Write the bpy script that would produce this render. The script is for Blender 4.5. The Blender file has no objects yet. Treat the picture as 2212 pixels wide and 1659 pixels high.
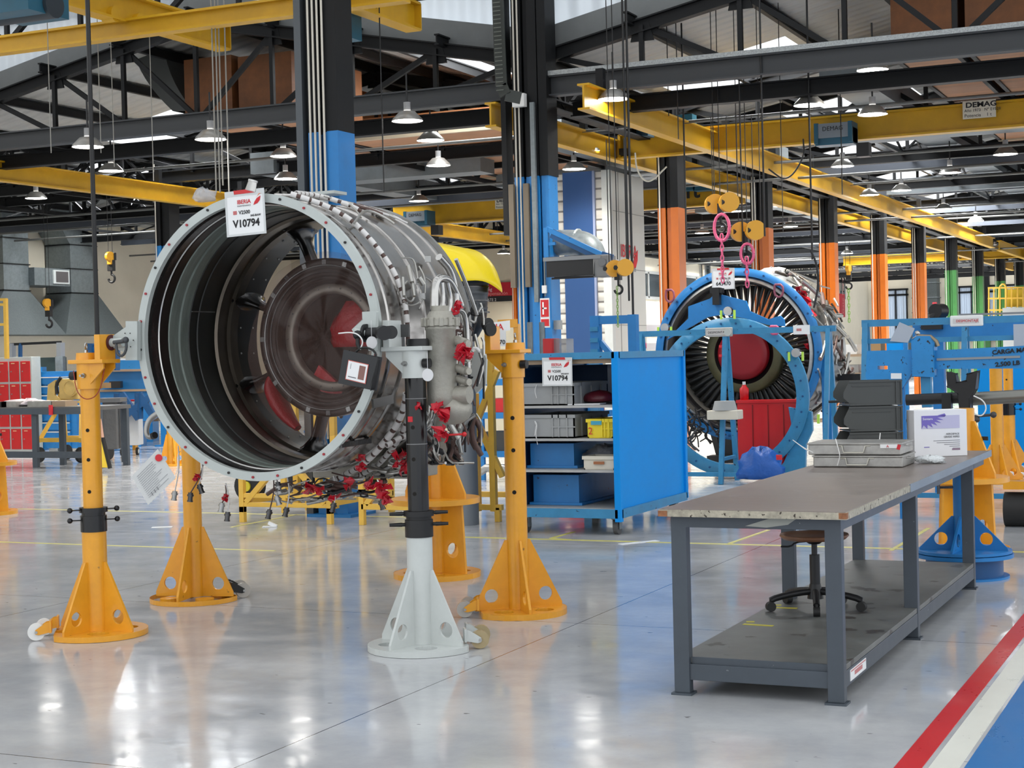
import bpy, math, random
from math import sin, cos, pi, radians, atan, atan2, sqrt, hypot
from mathutils import Vector as V, Matrix
from mathutils.geometry import tessellate_polygon
rnd = random.Random(7)
SC = bpy.context.scene
COL = SC.collection
# ------------------------------------------------------------------ camera
W, H = 2212, 1659
F = 3500.; PHI = radians(24.7); ROLL = .025; HZ = 770.; CZ = 1.6
PT = atan((H/2-HZ)/F)
FW = V((-sin(PHI)*cos(PT), cos(PHI)*cos(PT), -sin(PT)))
r0 = V((cos(PHI), sin(PHI), 0)); u0 = V((-sin(PHI)*sin(PT), cos(PHI)*sin(PT), cos(PT)))
RT = cos(ROLL)*r0-sin(ROLL)*u0; UP = sin(ROLL)*r0+cos(ROLL)*u0
CAM = V((0, 0, CZ))
def ray(px, py): return FW+RT*((px-W/2)/F)-UP*((py-H/2)/F)
def onz(px, py, z=0.):
    d = ray(px, py); return CAM+d*((z-CZ)/d.z)
def onY(px, py, y):
    d = ray(px, py); return CAM+d*(y/d.y)
def onX(px, py, x):
    d = ray(px, py); return CAM+d*(x/d.x)
def ond(px, py, z): return CAM+ray(px, py)*z
cd = bpy.data.cameras.new('camera'); co = bpy.data.objects.new('camera', cd); COL.objects.link(co)
cd.sensor_width = 36; cd.sensor_fit = 'HORIZONTAL'; cd.lens = F/W*36; cd.clip_end = 400
co.matrix_world = Matrix(((RT.x, UP.x, -FW.x, CAM.x), (RT.y, UP.y, -FW.y, CAM.y), (RT.z, UP.z, -FW.z, CAM.z), (0, 0, 0, 1)))
SC.camera = co
# ------------------------------------------------------------------ materials
MC = {}
def mat(name, c, r=.5, m=0., var=0., vs=3., bump=0., bs=30., dirt=None, coat=0., trans=0., alpha=1., emit=None, es=0., stretch=None):
    if name in MC: return MC[name]
    k = bpy.data.materials.new(name); k.use_nodes = True; MC[name] = k
    nt = k.node_tree; N = nt.nodes; L = nt.links; b = N['Principled BSDF']
    c4 = (*c, 1); b.inputs['Base Color'].default_value = c4
    b.inputs['Roughness'].default_value = r; b.inputs['Metallic'].default_value = m
    if coat: b.inputs['Coat Weight'].default_value = coat; b.inputs['Coat Roughness'].default_value = .12
    if trans: b.inputs['Transmission Weight'].default_value = trans
    if alpha < 1: b.inputs['Alpha'].default_value = alpha
    if emit: b.inputs['Emission Color'].default_value = (*emit, 1); b.inputs['Emission Strength'].default_value = es
    if var or bump or dirt:
        tc = N.new('ShaderNodeTexCoord'); src = tc.outputs['Object']
        if stretch:
            mp = N.new('ShaderNodeMapping'); mp.inputs['Scale'].default_value = stretch; L.new(src, mp.inputs[0]); src = mp.outputs[0]
    if var:
        n = N.new('ShaderNodeTexNoise'); n.inputs['Scale'].default_value = vs; n.inputs['Detail'].default_value = 6; n.inputs['Roughness'].default_value = .65
        L.new(src, n.inputs['Vector'])
        cr = N.new('ShaderNodeValToRGB'); e = cr.color_ramp.elements
        e[0].position = .3; e[1].position = .7
        e[0].color = (*[x*(1-var) for x in c], 1); e[1].color = (*[min(1, x*(1+var*.7)) for x in c], 1)
        L.new(n.outputs['Fac'], cr.inputs[0]); out = cr.outputs[0]
        if dirt:
            n2 = N.new('ShaderNodeTexNoise'); n2.inputs['Scale'].default_value = dirt[1]; n2.inputs['Detail'].default_value = 8; L.new(src, n2.inputs['Vector'])
            r2 = N.new('ShaderNodeValToRGB'); r2.color_ramp.elements[0].position = dirt[2]; r2.color_ramp.elements[1].position = dirt[2]+.03
            mx = N.new('ShaderNodeMix'); mx.data_type = 'RGBA'; L.new(n2.outputs['Fac'], r2.inputs[0]); L.new(r2.outputs[0], mx.inputs[0])
            L.new(out, mx.inputs[6]); mx.inputs[7].default_value = (*dirt[0], 1); out = mx.outputs[2]
        L.new(out, b.inputs['Base Color'])
        mr = N.new('ShaderNodeMapRange'); mr.inputs[3].default_value = max(.02, r-.08); mr.inputs[4].default_value = min(1, r+.12)
        L.new(n.outputs['Fac'], mr.inputs[0]); L.new(mr.outputs[0], b.inputs['Roughness'])
    if bump:
        n = N.new('ShaderNodeTexNoise'); n.inputs['Scale'].default_value = bs; n.inputs['Detail'].default_value = 4; L.new(src, n.inputs['Vector'])
        bp = N.new('ShaderNodeBump'); bp.inputs['Strength'].default_value = bump; bp.inputs['Distance'].default_value = .02
        L.new(n.outputs['Fac'], bp.inputs['Height']); L.new(bp.outputs[0], b.inputs['Normal'])
    return k
def wave_mat(name, c, r, axis, scale, strength=.6, dist=.03, c2=None, **kw):
    k = mat(name, c, r, **kw); nt = k.node_tree; N = nt.nodes; L = nt.links; b = N['Principled BSDF']
    g = N.new('ShaderNodeNewGeometry'); w = N.new('ShaderNodeTexWave'); w.bands_direction = axis; w.inputs['Scale'].default_value = scale
    L.new(g.outputs['Position'], w.inputs[0])
    bp = N.new('ShaderNodeBump'); bp.inputs['Strength'].default_value = strength; bp.inputs['Distance'].default_value = dist
    L.new(w.outputs['Fac'], bp.inputs['Height']); L.new(bp.outputs[0], b.inputs['Normal'])
    if c2:
        cr = N.new('ShaderNodeValToRGB'); cr.color_ramp.elements[0].position = .02; cr.color_ramp.elements[1].position = .16
        cr.color_ramp.elements[0].color = (*c2, 1); cr.color_ramp.elements[1].color = (*c, 1)
        L.new(w.outputs['Fac'], cr.inputs[0]); L.new(cr.outputs[0], b.inputs['Base Color'])
    return k
YEL = mat('amber_paint', (.84, .37, .018), .33, var=.1, vs=5, coat=.25, dirt=((.28, .13, .02), 14, .71))
YCR = mat('crane_yellow', (.62, .34, .008), .42, var=.12, vs=2)
YPL = mat('pale_yellow_paint', (.84, .50, .07), .4, var=.1, vs=5)
YCV = mat('yellow_vinyl', (.95, .72, .005), .32, bump=.25, bs=5)
BLU = mat('blue_paint', (.012, .195, .52), .42, var=.1, vs=4, coat=.08, dirt=((.01, .03, .08), 18, .70))
BLL = mat('bright_blue_panel', (.0, .285, .80), .5, var=.05, vs=2.5)
BLL.node_tree.nodes['Principled BSDF'].inputs['Specular IOR Level'].default_value = .25
BLP = mat('pale_blue_paint', (.035, .24, .46), .42, var=.15, vs=6, dirt=((.01, .03, .06), 22, .68))
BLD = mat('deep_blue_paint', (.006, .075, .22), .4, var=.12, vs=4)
NAVY = mat('navy_panel', (.012, .05, .14), .5, var=.05)
ORG = mat('orange_paint', (.52, .118, .003), .36, var=.08, vs=3, coat=.2)
GRN = mat('green_paint', (.05, .20, .05), .4, var=.08)
BLK = mat('black_steel', (.007, .007, .008), .45, var=.2, vs=4)
BLG = mat('black_gloss', (.004, .004, .005), .22)
TRS = mat('truss_steel', (.0065, .007, .008), .55, var=.25, vs=2)
TRS.node_tree.nodes['Principled BSDF'].inputs['Specular IOR Level'].default_value = .3
BGR = mat('bench_grey_paint', (.060, .074, .092), .42, var=.12, vs=5, dirt=((.2, .22, .24), 30, .72))
GALV = mat('galvanised_sheet', (.22, .25, .26), .5, .5, var=.18, vs=14)
DUCT = mat('duct_sheet', (.10, .115, .115), .6, .2, var=.18, vs=20)
GRYB = mat('grey_beam_paint', (.17, .18, .18), .55, var=.1)
WHT = mat('white_paint', (.60, .63, .61), .35, var=.06, vs=5, coat=.15)
LGR = mat('light_grey_enamel', (.50, .54, .52), .38, var=.08, vs=4, coat=.1)
PAPER = mat('white_paper', (.85, .86, .86), .45)
WPL = mat('white_plastic', (.80, .80, .78), .4)
IVO = mat('ivory_plastic', (.68, .64, .54), .5)
CREAM = mat('cream_wall_paint', (.82, .74, .59), .8, var=.07, vs=.5)
CREA2 = mat('cream_block_wall', (.74, .66, .50), .8, var=.08, vs=.6)
RED = mat('red_paint', (.58, .008, .012), .35, var=.08, coat=.1)
REDB = mat('red_sign', (.42, .008, .02), .5)
REDP = mat('red_plastic_film', (.50, .006, .02), .3, bump=.5, bs=30)
TXT = mat('black_lettering', (.008, .008, .01), .6)
TXR = mat('red_lettering', (.62, .02, .03), .6)
TXG = mat('grey_lettering', (.18, .18, .2), .6)
TXW = mat('white_lettering', (.85, .85, .83), .6)
STE = mat('polished_steel', (.50, .49, .47), .22, 1., var=.12, vs=6, stretch=(1, .25, 1))
STD = mat('dark_polished_steel', (.10, .098, .098), .24, .9, var=.4, vs=4, stretch=(1, 4, 1))
STB = mat('brushed_steel', (.40, .40, .39), .38, 1., var=.15, vs=12)
CASE = mat('titanium_case', (.44, .42, .40), .20, 1., var=.3, vs=2.6, bump=.03, bs=3)
BRN = mat('bronze_metal', (.12, .10, .08), .33, .85, var=.25, vs=6)
LIN = mat('acoustic_liner', (.009, .010, .008), .42, var=.3, vs=8)
GRL = mat('pale_green_abradable', (.20, .235, .21), .42, .3, var=.25, vs=5, stretch=(1, 5, 1))
RUB = mat('black_rubber', (.012, .012, .012), .6)
GRYP = mat('grey_plastic', (.34, .35, .35), .5, var=.06)
DGP = mat('dark_grey_plastic', (.058, .062, .060), .48, var=.1)
PIPE = mat('pipe_steel', (.48, .47, .44), .3, 1., var=.1, vs=10)
HOS = mat('brown_hose', (.10, .055, .045), .5)
SLV = mat('white_sleeve', (.72, .70, .68), .4)
TANK = mat('cast_aluminium', (.40, .385, .335), .5, .5, var=.12, vs=10, bump=.15, bs=60)
WOOD = mat('brown_plywood', (.21, .075, .022), .6, var=.45, vs=1.6, stretch=(1, .35, 1))
WOOL = mat('light_plywood', (.40, .19, .09), .62, var=.3, vs=2.2, stretch=(.5, 3, 1))
STW = mat('stool_wood', (.22, .10, .05), .4, var=.25, vs=9)
BTOP = mat('bench_top_laminate', (.20, .165, .145), .3, var=.25, vs=4, stretch=(1, 3, 1), dirt=((.3, .28, .26), 9, .69))
BEDG = mat('worn_wood_edge', (.44, .40, .31), .7, var=.35, vs=30, dirt=((.05, .04, .03), 45, .62))
CONC = mat('shelf_board', (.145, .15, .142), .45, var=.35, vs=4, dirt=((.06, .055, .05), 5, .62))
MGL = mat('metal_case', (.40, .39, .37), .42, .8, var=.25, vs=9, bump=.15, bs=14)
VIO = mat('violet_print', (.17, .13, .48), .5)
PVI = mat('pale_violet_print', (.52, .50, .68), .5)
TAPE = mat('yellow_tape', (.62, .55, .05), .6)
LIME = mat('lime_plastic', (.55, .85, .10), .4)
PINK = mat('pink_chain', (.75, .12, .25), .4)
GOLD = mat('tan_gearbox', (.62, .42, .13), .45, var=.12, vs=8)
GLAMP = mat('lamp_glass', (1, .96, .9), .4, emit=(1, .96, .9), es=22)
REFL = mat('lamp_reflector', (.30, .29, .27), .35, .5)
FILM = mat('clear_wrap', (.62, .63, .65), .25, bump=.8, bs=18, alpha=.5)
CLR = mat('clear_plastic', (.30, .19, .16), .10, alpha=.22)
WGL = mat('window_glass', (.05, .06, .065), .08)
CUR = wave_mat('pale_curtain', (.55, .60, .70), .7, 'X', 1.3, .8, .1)
TGLS = mat('teal_machine_paint', (.015, .10, .16), .4, var=.1)
YBIN = mat('yellow_bin_plastic', (.85, .66, .02), .4)
MAR = mat('maroon_leather', (.10, .006, .015), .4, bump=.3, bs=20)
BFAB = mat('blue_bag_fabric', (.01, .10, .42), .45, bump=.8, bs=9)
SID = wave_mat('white_corrugated_cladding', (.78, .80, .80), .5, 'X', .95, .8, .07)
def translucent(k, c, f):
    nt = k.node_tree; N = nt.nodes; L = nt.links; t = N.new('ShaderNodeBsdfTranslucent'); t.inputs[0].default_value = (*c, 1); x = N.new('ShaderNodeMixShader'); x.inputs[0].default_value = f
    b = N['Principled BSDF']; L.new(b.outputs[0], x.inputs[1]); L.new(t.outputs[0], x.inputs[2]); L.new(x.outputs[0], N['Material Output'].inputs[0])
    for l in list(b.inputs['Normal'].links): L.new(l.from_socket, t.inputs['Normal'])
translucent(SID, (.55, .6, .66), .5)
ROOF = wave_mat('ribbed_roof_sheet', (.45, .45, .43), .6, 'Y', 1.1, .7, .05)
LOUV = wave_mat('louvre_cladding', (.62, .60, .54), .5, 'Z', 1.75, .5, .03, c2=(.16, .15, .14))
BAFF = mat('dark_baffle', (.02, .021, .022), .8)
def floor_mat():
    k = mat('polished_floor', (.5, .5, .5), .15); nt = k.node_tree; N = nt.nodes; L = nt.links; b = N['Principled BSDF']
    g = N.new('ShaderNodeNewGeometry'); P = g.outputs['Position']
    def noise(s, det=6, ro=.6, sc=None):
        n = N.new('ShaderNodeTexNoise'); n.inputs['Scale'].default_value = s; n.inputs['Detail'].default_value = det; n.inputs['Roughness'].default_value = ro
        if sc:
            mp = N.new('ShaderNodeMapping'); mp.inputs['Scale'].default_value = sc; L.new(P, mp.inputs[0]); L.new(mp.outputs[0], n.inputs['Vector'])
        else: L.new(P, n.inputs['Vector'])
        return n.outputs['Fac']
    cr = N.new('ShaderNodeValToRGB'); e = cr.color_ramp.elements; e[0].position = .34; e[1].position = .68
    e[0].color = (.42, .435, .46, 1); e[1].color = (.60, .605, .61, 1); L.new(noise(1.3, 10, .66), cr.inputs[0]); out = cr.outputs[0]
    # small dark marks
    c2 = N.new('ShaderNodeValToRGB'); c2.color_ramp.elements[0].position = .735; c2.color_ramp.elements[1].position = .76
    L.new(noise(9, 2, .5, (1, 2.2, 1)), c2.inputs[0])
    mx = N.new('ShaderNodeMix'); mx.data_type = 'RGBA'; L.new(c2.outputs[0], mx.inputs[0]); L.new(out, mx.inputs[6]); mx.inputs[7].default_value = (.2, .2, .2, 1); out = mx.outputs[2]
    sx = N.new('ShaderNodeSeparateXYZ'); L.new(P, sx.inputs[0])
    def line(o, off, w):
        a = N.new('ShaderNodeMath'); a.operation = 'ADD'; a.inputs[1].default_value = off+500*3.7; L.new(o, a.inputs[0])
        m = N.new('ShaderNodeMath'); m.operation = 'PINGPONG'; m.inputs[1].default_value = 1.85; L.new(a.outputs[0], m.inputs[0])
        c = N.new('ShaderNodeMath'); c.operation = 'LESS_THAN'; c.inputs[1].default_value = w; L.new(m.outputs[0], c.inputs[0]); return c.outputs[0]
    a = line(sx.outputs[0], 3.7, .0035); c = line(sx.outputs[1], -8.9, .0035)
    mm = N.new('ShaderNodeMath'); mm.operation = 'MAXIMUM'; L.new(a, mm.inputs[0]); L.new(c, mm.inputs[1])
    m2 = N.new('ShaderNodeMix'); m2.data_type = 'RGBA'; L.new(mm.outputs[0], m2.inputs[0]); L.new(out, m2.inputs[6]); m2.inputs[7].default_value = (.07, .07, .07, 1)
    L.new(m2.outputs[2], b.inputs['Base Color'])
    mr = N.new('ShaderNodeMapRange'); mr.inputs[1].default_value = .35; mr.inputs[2].default_value = .7; mr.inputs[3].default_value = .07; mr.inputs[4].default_value = .2
    L.new(noise(2.2, 8, .6, (1, 1.6, 1)), mr.inputs[0]); L.new(mr.outputs[0], b.inputs['Roughness'])
    b.inputs['Specular IOR Level'].default_value = .5
    bp = N.new('ShaderNodeBump'); bp.inputs['Strength'].default_value = .05; bp.inputs['Distance'].default_value = .02
    L.new(noise(3.5, 3), bp.inputs['Height']); L.new(bp.outputs[0], b.inputs['Normal'])
    return k
FLOOR = floor_mat()
def stripe_mat(name, c):
    return mat(name, c, .28, var=.05, vs=6, stretch=(1.2, .6, 1), dirt=((.75, .74, .72), 26, .735))
# ------------------------------------------------------------------ mesh builder
def frame(d):
    d = d.normalized(); a = V((0, 0, 1)) if abs(d.z) < .95 else V((1, 0, 0))
    x = d.cross(a).normalized(); return x, x.cross(d).normalized()*-1
class M:
    def __init__(s): s.v = []; s.f = []; s.sm = []
    def add(s, vs, fs, smooth=False):
        n = len(s.v); s.v += [tuple(v) for v in vs]; s.f += [tuple(i+n for i in f) for f in fs]; s.sm += [smooth]*len(fs); return s
    def box(s, c, d, rz=0., rx=0., ry=0.):
        c = V(c); hx, hy, hz = d[0]/2, d[1]/2, d[2]/2
        R = Matrix.Rotation(rz, 3, 'Z') @ Matrix.Rotation(ry, 3, 'Y') @ Matrix.Rotation(rx, 3, 'X')
        vs = [c+R @ V((x*hx, y*hy, z*hz)) for z in (-1, 1) for x, y in ((-1, -1), (1, -1), (1, 1), (-1, 1))]
        return s.add(vs, [(3, 2, 1, 0), (4, 5, 6, 7), (0, 1, 5, 4), (1, 2, 6, 5), (2, 3, 7, 6), (3, 0, 4, 7)])
    def b2(s, x0, x1, y0, y1, z0, z1): return s.box(((x0+x1)/2, (y0+y1)/2, (z0+z1)/2), (abs(x1-x0), abs(y1-y0), abs(z1-z0)))
    def bar(s, p, q, w, h=None, roll=0.):
        p = V(p); q = V(q); h = w if h is None else h; x, y = frame(q-p)
        if roll: x, y = x*cos(roll)+y*sin(roll), y*cos(roll)-x*sin(roll)
        vs = [o+x*(a*w/2)+y*(b*h/2) for o in (p, q) for a, b in ((-1, -1), (1, -1), (1, 1), (-1, 1))]
        return s.add(vs, [(3, 2, 1, 0), (4, 5, 6, 7), (0, 1, 5, 4), (1, 2, 6, 5), (2, 3, 7, 6), (3, 0, 4, 7)])
    def ib(s, p, q, w, h, t=.02):
        p = V(p); q = V(q); x, y = frame(q-p)
        s.bar(p, q, t, h-t); s.bar(p+y*(h/2), q+y*(h/2), w, t); return s.bar(p-y*(h/2), q-y*(h/2), w, t)
    def cyl(s, p, q, r, r2=None, n=20, caps=True, smooth=True):
        p = V(p); q = V(q); r2 = r if r2 is None else r2; x, y = frame(q-p)
        vs = [o+(x*cos(2*pi*i/n)+y*sin(2*pi*i/n))*R for o, R in ((p, r), (q, r2)) for i in range(n)]
        s.add(vs, [(i, (i+1) % n, n+(i+1) % n, n+i) for i in range(n)], smooth)
        if caps: s.add(vs[:n], [tuple(range(n))[::-1]]); s.add(vs[n:], [tuple(range(n))])
        return s
    def pipe(s, p, q, ro, ri, n=24):
        p = V(p); q = V(q); return s.lathe([(ri, 0), (ro, 0), (ro, (q-p).length), (ri, (q-p).length), (ri, 0)], p, q-p, n, flat=True)
    def lathe(s, prof, o, ax, n=48, a0=0., a1=2*pi, flat=False):
        o = V(o); ax = V(ax).normalized(); x, y = frame(ax); full = abs(a1-a0-2*pi) < 1e-6
        m = n if full else n+1
        vs = [o+ax*t+(x*cos(a0+(a1-a0)*i/n)+y*sin(a0+(a1-a0)*i/n))*r for r, t in prof for i in range(m)]
        fs = [(j*m+i, j*m+(i+1) % m, (j+1)*m+(i+1) % m, (j+1)*m+i) for j in range(len(prof)-1) for i in range(n)]
        if flat:
            for j in range(len(prof)-1):
                s.add(vs[j*m:(j+2)*m], [(i, (i+1) % m, m+(i+1) % m, m+i) for i in range(n)], True)
            return s
        return s.add(vs, fs, True)
    def tube(s, pts, r, n=8, caps=True, smooth_path=0):
        pts = [V(p) for p in pts]
        for _ in range(smooth_path):
            q = [pts[0]]
            for a, b in zip(pts, pts[1:]): q += [a*.75+b*.25, a*.25+b*.75]
            pts = q+[pts[-1]]
        vs = []; x = None
        for i, p in enumerate(pts):
            d = (pts[min(i+1, len(pts)-1)]-pts[max(i-1, 0)])
            if d.length < 1e-9: d = V((0, 0, 1))
            d.normalize()
            if x is None: x, _ = frame(d)
            x = (x-d*x.dot(d))
            if x.length < 1e-6: x, _ = frame(d)
            x.normalize(); y = d.cross(x)
            vs += [p+(x*cos(2*pi*k/n)+y*sin(2*pi*k/n))*r for k in range(n)]
        m = len(pts)
        fs = [(j*n+k, j*n+(k+1) % n, (j+1)*n+(k+1) % n, (j+1)*n+k) for j in range(m-1) for k in range(n)]
        s.add(vs, fs, True)
        if caps: s.add(vs[:n], [tuple(range(n))[::-1]]); s.add(vs[-n:], [tuple(range(n))])
        return s
    def sph(s, c, r, n=12, sc=(1, 1, 1)):
        c = V(c); vs = []; m = n//2
        for j in range(m+1):
            t = pi*j/m
            for i in range(n): vs.append(c+V((r*sin(t)*cos(2*pi*i/n)*sc[0], r*sin(t)*sin(2*pi*i/n)*sc[1], r*cos(t)*sc[2])))
        return s.add(vs, [(j*n+i, (j+1)*n+i, (j+1)*n+(i+1) % n, j*n+(i+1) % n) for j in range(m) for i in range(n)], True)
    def plate(s, loops, o, ux, uy, t):
        """flat plate with holes: loops of 2D points, first the outline; extruded by t along ux x uy (centred)"""
        o = V(o); ux = V(ux).normalized(); uy = V(uy).normalized(); nn = ux.cross(uy)
        tri = tessellate_polygon([[V((a, b, 0)) for a, b in l] for l in loops])
        fl = [p for l in loops for p in l]; k = len(fl)
        vs = [o+ux*a+uy*b+nn*(sg*t/2) for sg in (1, -1) for a, b in fl]
        fs = [tuple(x) for x in tri]+[tuple(i+k for i in x)[::-1] for x in tri]
        n0 = 0
        for l in loops:
            m = len(l); fs += [(n0+i, n0+(i+1) % m, k+n0+(i+1) % m, k+n0+i) for i in range(m)]; n0 += m
        return s.add(vs, fs)
    def sheet(s, pts, faces): return s.add(pts, faces)
def circ(cx, cy, r, n=20, a0=0, a1=2*pi):
    return [(cx+r*cos(a0+(a1-a0)*i/n), cy+r*sin(a0+(a1-a0)*i/n)) for i in range(n)]
OFF = {}
def obj(name, m, material, parent=None, bev=0., kind=None, label=None, sub=0):
    me = bpy.data.meshes.new(name)
    off = OFF.get(parent.name) if parent else None
    vs = m.v
    if off is not None: vs = [(a-off[0], b-off[1], c-off[2]) for a, b, c in vs]
    me.from_pydata(vs, [], m.f); me.polygons.foreach_set('use_smooth', m.sm); me.materials.append(material)
    me.update(); me.validate()
    o = bpy.data.objects.new(name, me); COL.objects.link(o)
    if parent:
        o.parent = parent
        if off is not None: OFF[o.name] = off
    if bev:
        b = o.modifiers.new('bevel', 'BEVEL'); b.width = bev; b.segments = 2; b.limit_method = 'ANGLE'; b.angle_limit = radians(40)
    if sub:
        b = o.modifiers.new('sub', 'SUBSURF'); b.levels = sub; b.render_levels = sub
    if kind: o['kind'] = kind
    if label: o['label'] = label
    return o
def tag(o, label=None, cat=None, group=None, kind=None):
    if label: o['label'] = label
    if cat: o['category'] = cat
    if group: o['group'] = group
    if kind: o['kind'] = kind
    return o
def thing(name, label, cat, loc, group=None, world=True, rz=0.):
    o = bpy.data.objects.new(name, None); COL.objects.link(o); o.empty_display_size = .1
    o.location = loc; o.rotation_euler.z = rz; tag(o, label, cat, group)
    if world: OFF[o.name] = tuple(loc)
    return o
def dup(root, loc, rz=0., label=None, scale=None):
    r = root.copy(); COL.objects.link(r); r.location = loc; r.rotation_euler.z = rz
    if label: r['label'] = label
    if scale: r.scale = scale
    def rec(a, b):
        for ch in list(a.children):
            c = ch.copy(); COL.objects.link(c); c.parent = b; rec(ch, c)
    rec(root, r); return r
def single(name, m, material, label, cat, group=None, bev=0., loc=None, sub=0):
    """a thing that is one mesh; origin at its base centre"""
    xs = [v[0] for v in m.v]; ys = [v[1] for v in m.v]; zs = [v[2] for v in m.v]
    c = loc or ((min(xs)+max(xs))/2, (min(ys)+max(ys))/2, min(zs))
    m.v = [(a-c[0], b-c[1], d-c[2]) for a, b, d in m.v]
    o = obj(name, m, material, bev=bev, sub=sub); o.location = c; return tag(o, label, cat, group)
def text(s, size, material, parent, o, ux, uy, name='lettering', align='LEFT', ext=.0008, sx=1., bold=0.):
    cu = bpy.data.curves.new('t', 'FONT'); cu.body = s; cu.size = size; cu.align_x = align; cu.extrude = ext; cu.resolution_u = 3; cu.offset = bold
    ob = bpy.data.objects.new('t', cu); COL.objects.link(ob)
    bpy.context.view_layer.update()
    me = bpy.data.meshes.new_from_object(ob.evaluated_get(bpy.context.evaluated_depsgraph_get()))
    bpy.data.objects.remove(ob); bpy.data.curves.remove(cu)
    o = V(o); ux = V(ux).normalized(); uy = V(uy).normalized(); nn = ux.cross(uy)
    m = M(); m.add([o+ux*v.co.x*sx+uy*v.co.y+nn*v.co.z for v in me.vertices], [tuple(p.vertices) for p in me.polygons])
    bpy.data.meshes.remove(me)
    return obj(name, m, material, parent)
# ------------------------------------------------------------------ world and render look
w = bpy.data.worlds.new('overcast'); SC.world = w; w.use_nodes = True
bg = w.node_tree.nodes['Background']; bg.inputs[0].default_value = (.93, .965, 1, 1); bg.inputs[1].default_value = 1.25
SC.view_settings.view_transform = 'Standard'; SC.view_settings.look = 'None'; SC.view_settings.gamma = 1; SC.view_settings.exposure = .38
SC.cycles.max_bounces = 6; SC.cycles.diffuse_bounces = 2; SC.cycles.glossy_bounces = 3; SC.cycles.transparent_max_bounces = 8; SC.cycles.adaptive_threshold = .06
SC.cycles.sample_clamp_indirect = 4; SC.cycles.use_denoising = True
# ------------------------------------------------------------------ shell
YT = 19.85; BAY = 5.35; XV = -8.65; HB = 5.45            # first truss, bay, valley column row, half a roof bay
ZC, ZV, ZR = 5.15, 5.62, 6.72                             # bottom chord, valley, ridge
YE = 90.; XS = -19.5; XL = -30.4
TY = [YT+BAY*i for i in range(13)]
m = M().b2(-34, 14, -14, 96, -.2, 0); obj('floor', m, FLOOR, kind='structure')
m = M().b2(XL-.3, XL, 19.85, 48.3, 0, 6.1); obj('wall_left', m, CREAM, kind='structure')
m = M().b2(XL, XS, 48, 48.3, 0, 6.1); obj('wall_middle', m, CREA2, kind='structure')
m = M().b2(XS-.3, XS, 48.3, YE, 0, 6.1); obj('wall_left', m, CREAM, kind='structure')
WX = [(-19.2, -17.4), (-15.2, -13.3), (-13.0, -10.9), (-8.1, -6.6), (-6.0, -3.9)]
m = M().b2(XS, 6, YE, YE+.3, 0, 1.9).b2(XS, 6, YE, YE+.3, 4.7, 6.8); xp = XS
for xa, xb in WX+[(6, 6)]:
    if xa > xp: m.b2(xp, xa, YE, YE+.3, 1.9, 4.7)
    xp = xb
obj('wall_far', m, CREAM, kind='structure')
# cladding that closes the high bay above the first truss
m = M()
for i in range(-4, 2):
    xv = XV+2*HB*i
m.b2(-31, 8, YT+.2, YT+.25, 7.0, 11)
for n in range(-2, 2):
    x0 = XV+2*HB*n
    m.add([(x0, YT+.2, ZV+.2), (x0+HB, YT+.2, ZR+.2), (x0+2*HB, YT+.2, ZV+.2), (x0+2*HB, YT+.2, 7), (x0, YT+.2, 7)], [(0, 1, 2, 3, 4)])
obj('wall_upper', m, SID, kind='structure')
# grey fascia following the first truss
for n in range(-2, 2):
    x0 = XV+2*HB*n
    for a, b in (((x0, ZV), (x0+HB, ZR)), ((x0+HB, ZR), (x0+2*HB, ZV))):
        m = M(); m.add([(a[0], YT+.1, a[1]), (b[0], YT+.1, b[1]), (b[0], YT+.1, b[1]+.34), (a[0], YT+.1, a[1]+.34), (a[0], YT+.16, a[1]), (b[0], YT+.16, b[1]), (b[0], YT+.16, b[1]+.34), (a[0], YT+.16, a[1]+.34)],
                       [(0, 1, 2, 3), (7, 6, 5, 4), (0, 4, 5, 1), (3, 2, 6, 7)])
        obj('trim_fascia', m, GRYB, kind='structure')
# roof sheets of the low bays, with skylight openings
SKY = [(345, 295), (1045, 136), (1535, 172), (1650, 127), (1835, 222), (738, 345), (935, 404), (1010, 388), (1990, 372), (1872, 318), (2078, 416), (1590, 452), (300, 352), (150, 385), (1673, 481), (1938, 466), (1816, 515), (2048, 503), (1790, 413)]  # two openings by the left wall are added to brighten it
slopes = {}
for n in range(-2, 2):
    for side in (0, 1):
        x0 = XV+2*HB*n; slopes[n, side] = ((x0, x0+HB) if side == 0 else (x0+2*HB, x0+HB), [])
HOLES = []
for px, py in SKY:
    dr = ray(px, py); best = None
    for key, ((xa, xb), hs) in slopes.items():
        k_ = (ZR-ZV)/(xb-xa); t_ = (ZV+.12-k_*xa-CZ)/(dr.z-k_*dr.x); P_ = CAM+dr*t_; u_ = (P_.x-xa)/(xb-xa)
        if t_ > 0 and 0 <= u_ <= 1 and YT < P_.y < 84 and (best is None or t_ < best[0]): best = (t_, key, u_, P_.y)
    if best:
        t_, key, u_, y_ = best; u_ = min(.78, max(.24, u_)); y_ = max(YT+1.6, y_)
        if all(abs(y_-q[1]) > 2.7 for q in slopes[key][1]): slopes[key][1].append((u_, y_))
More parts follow.
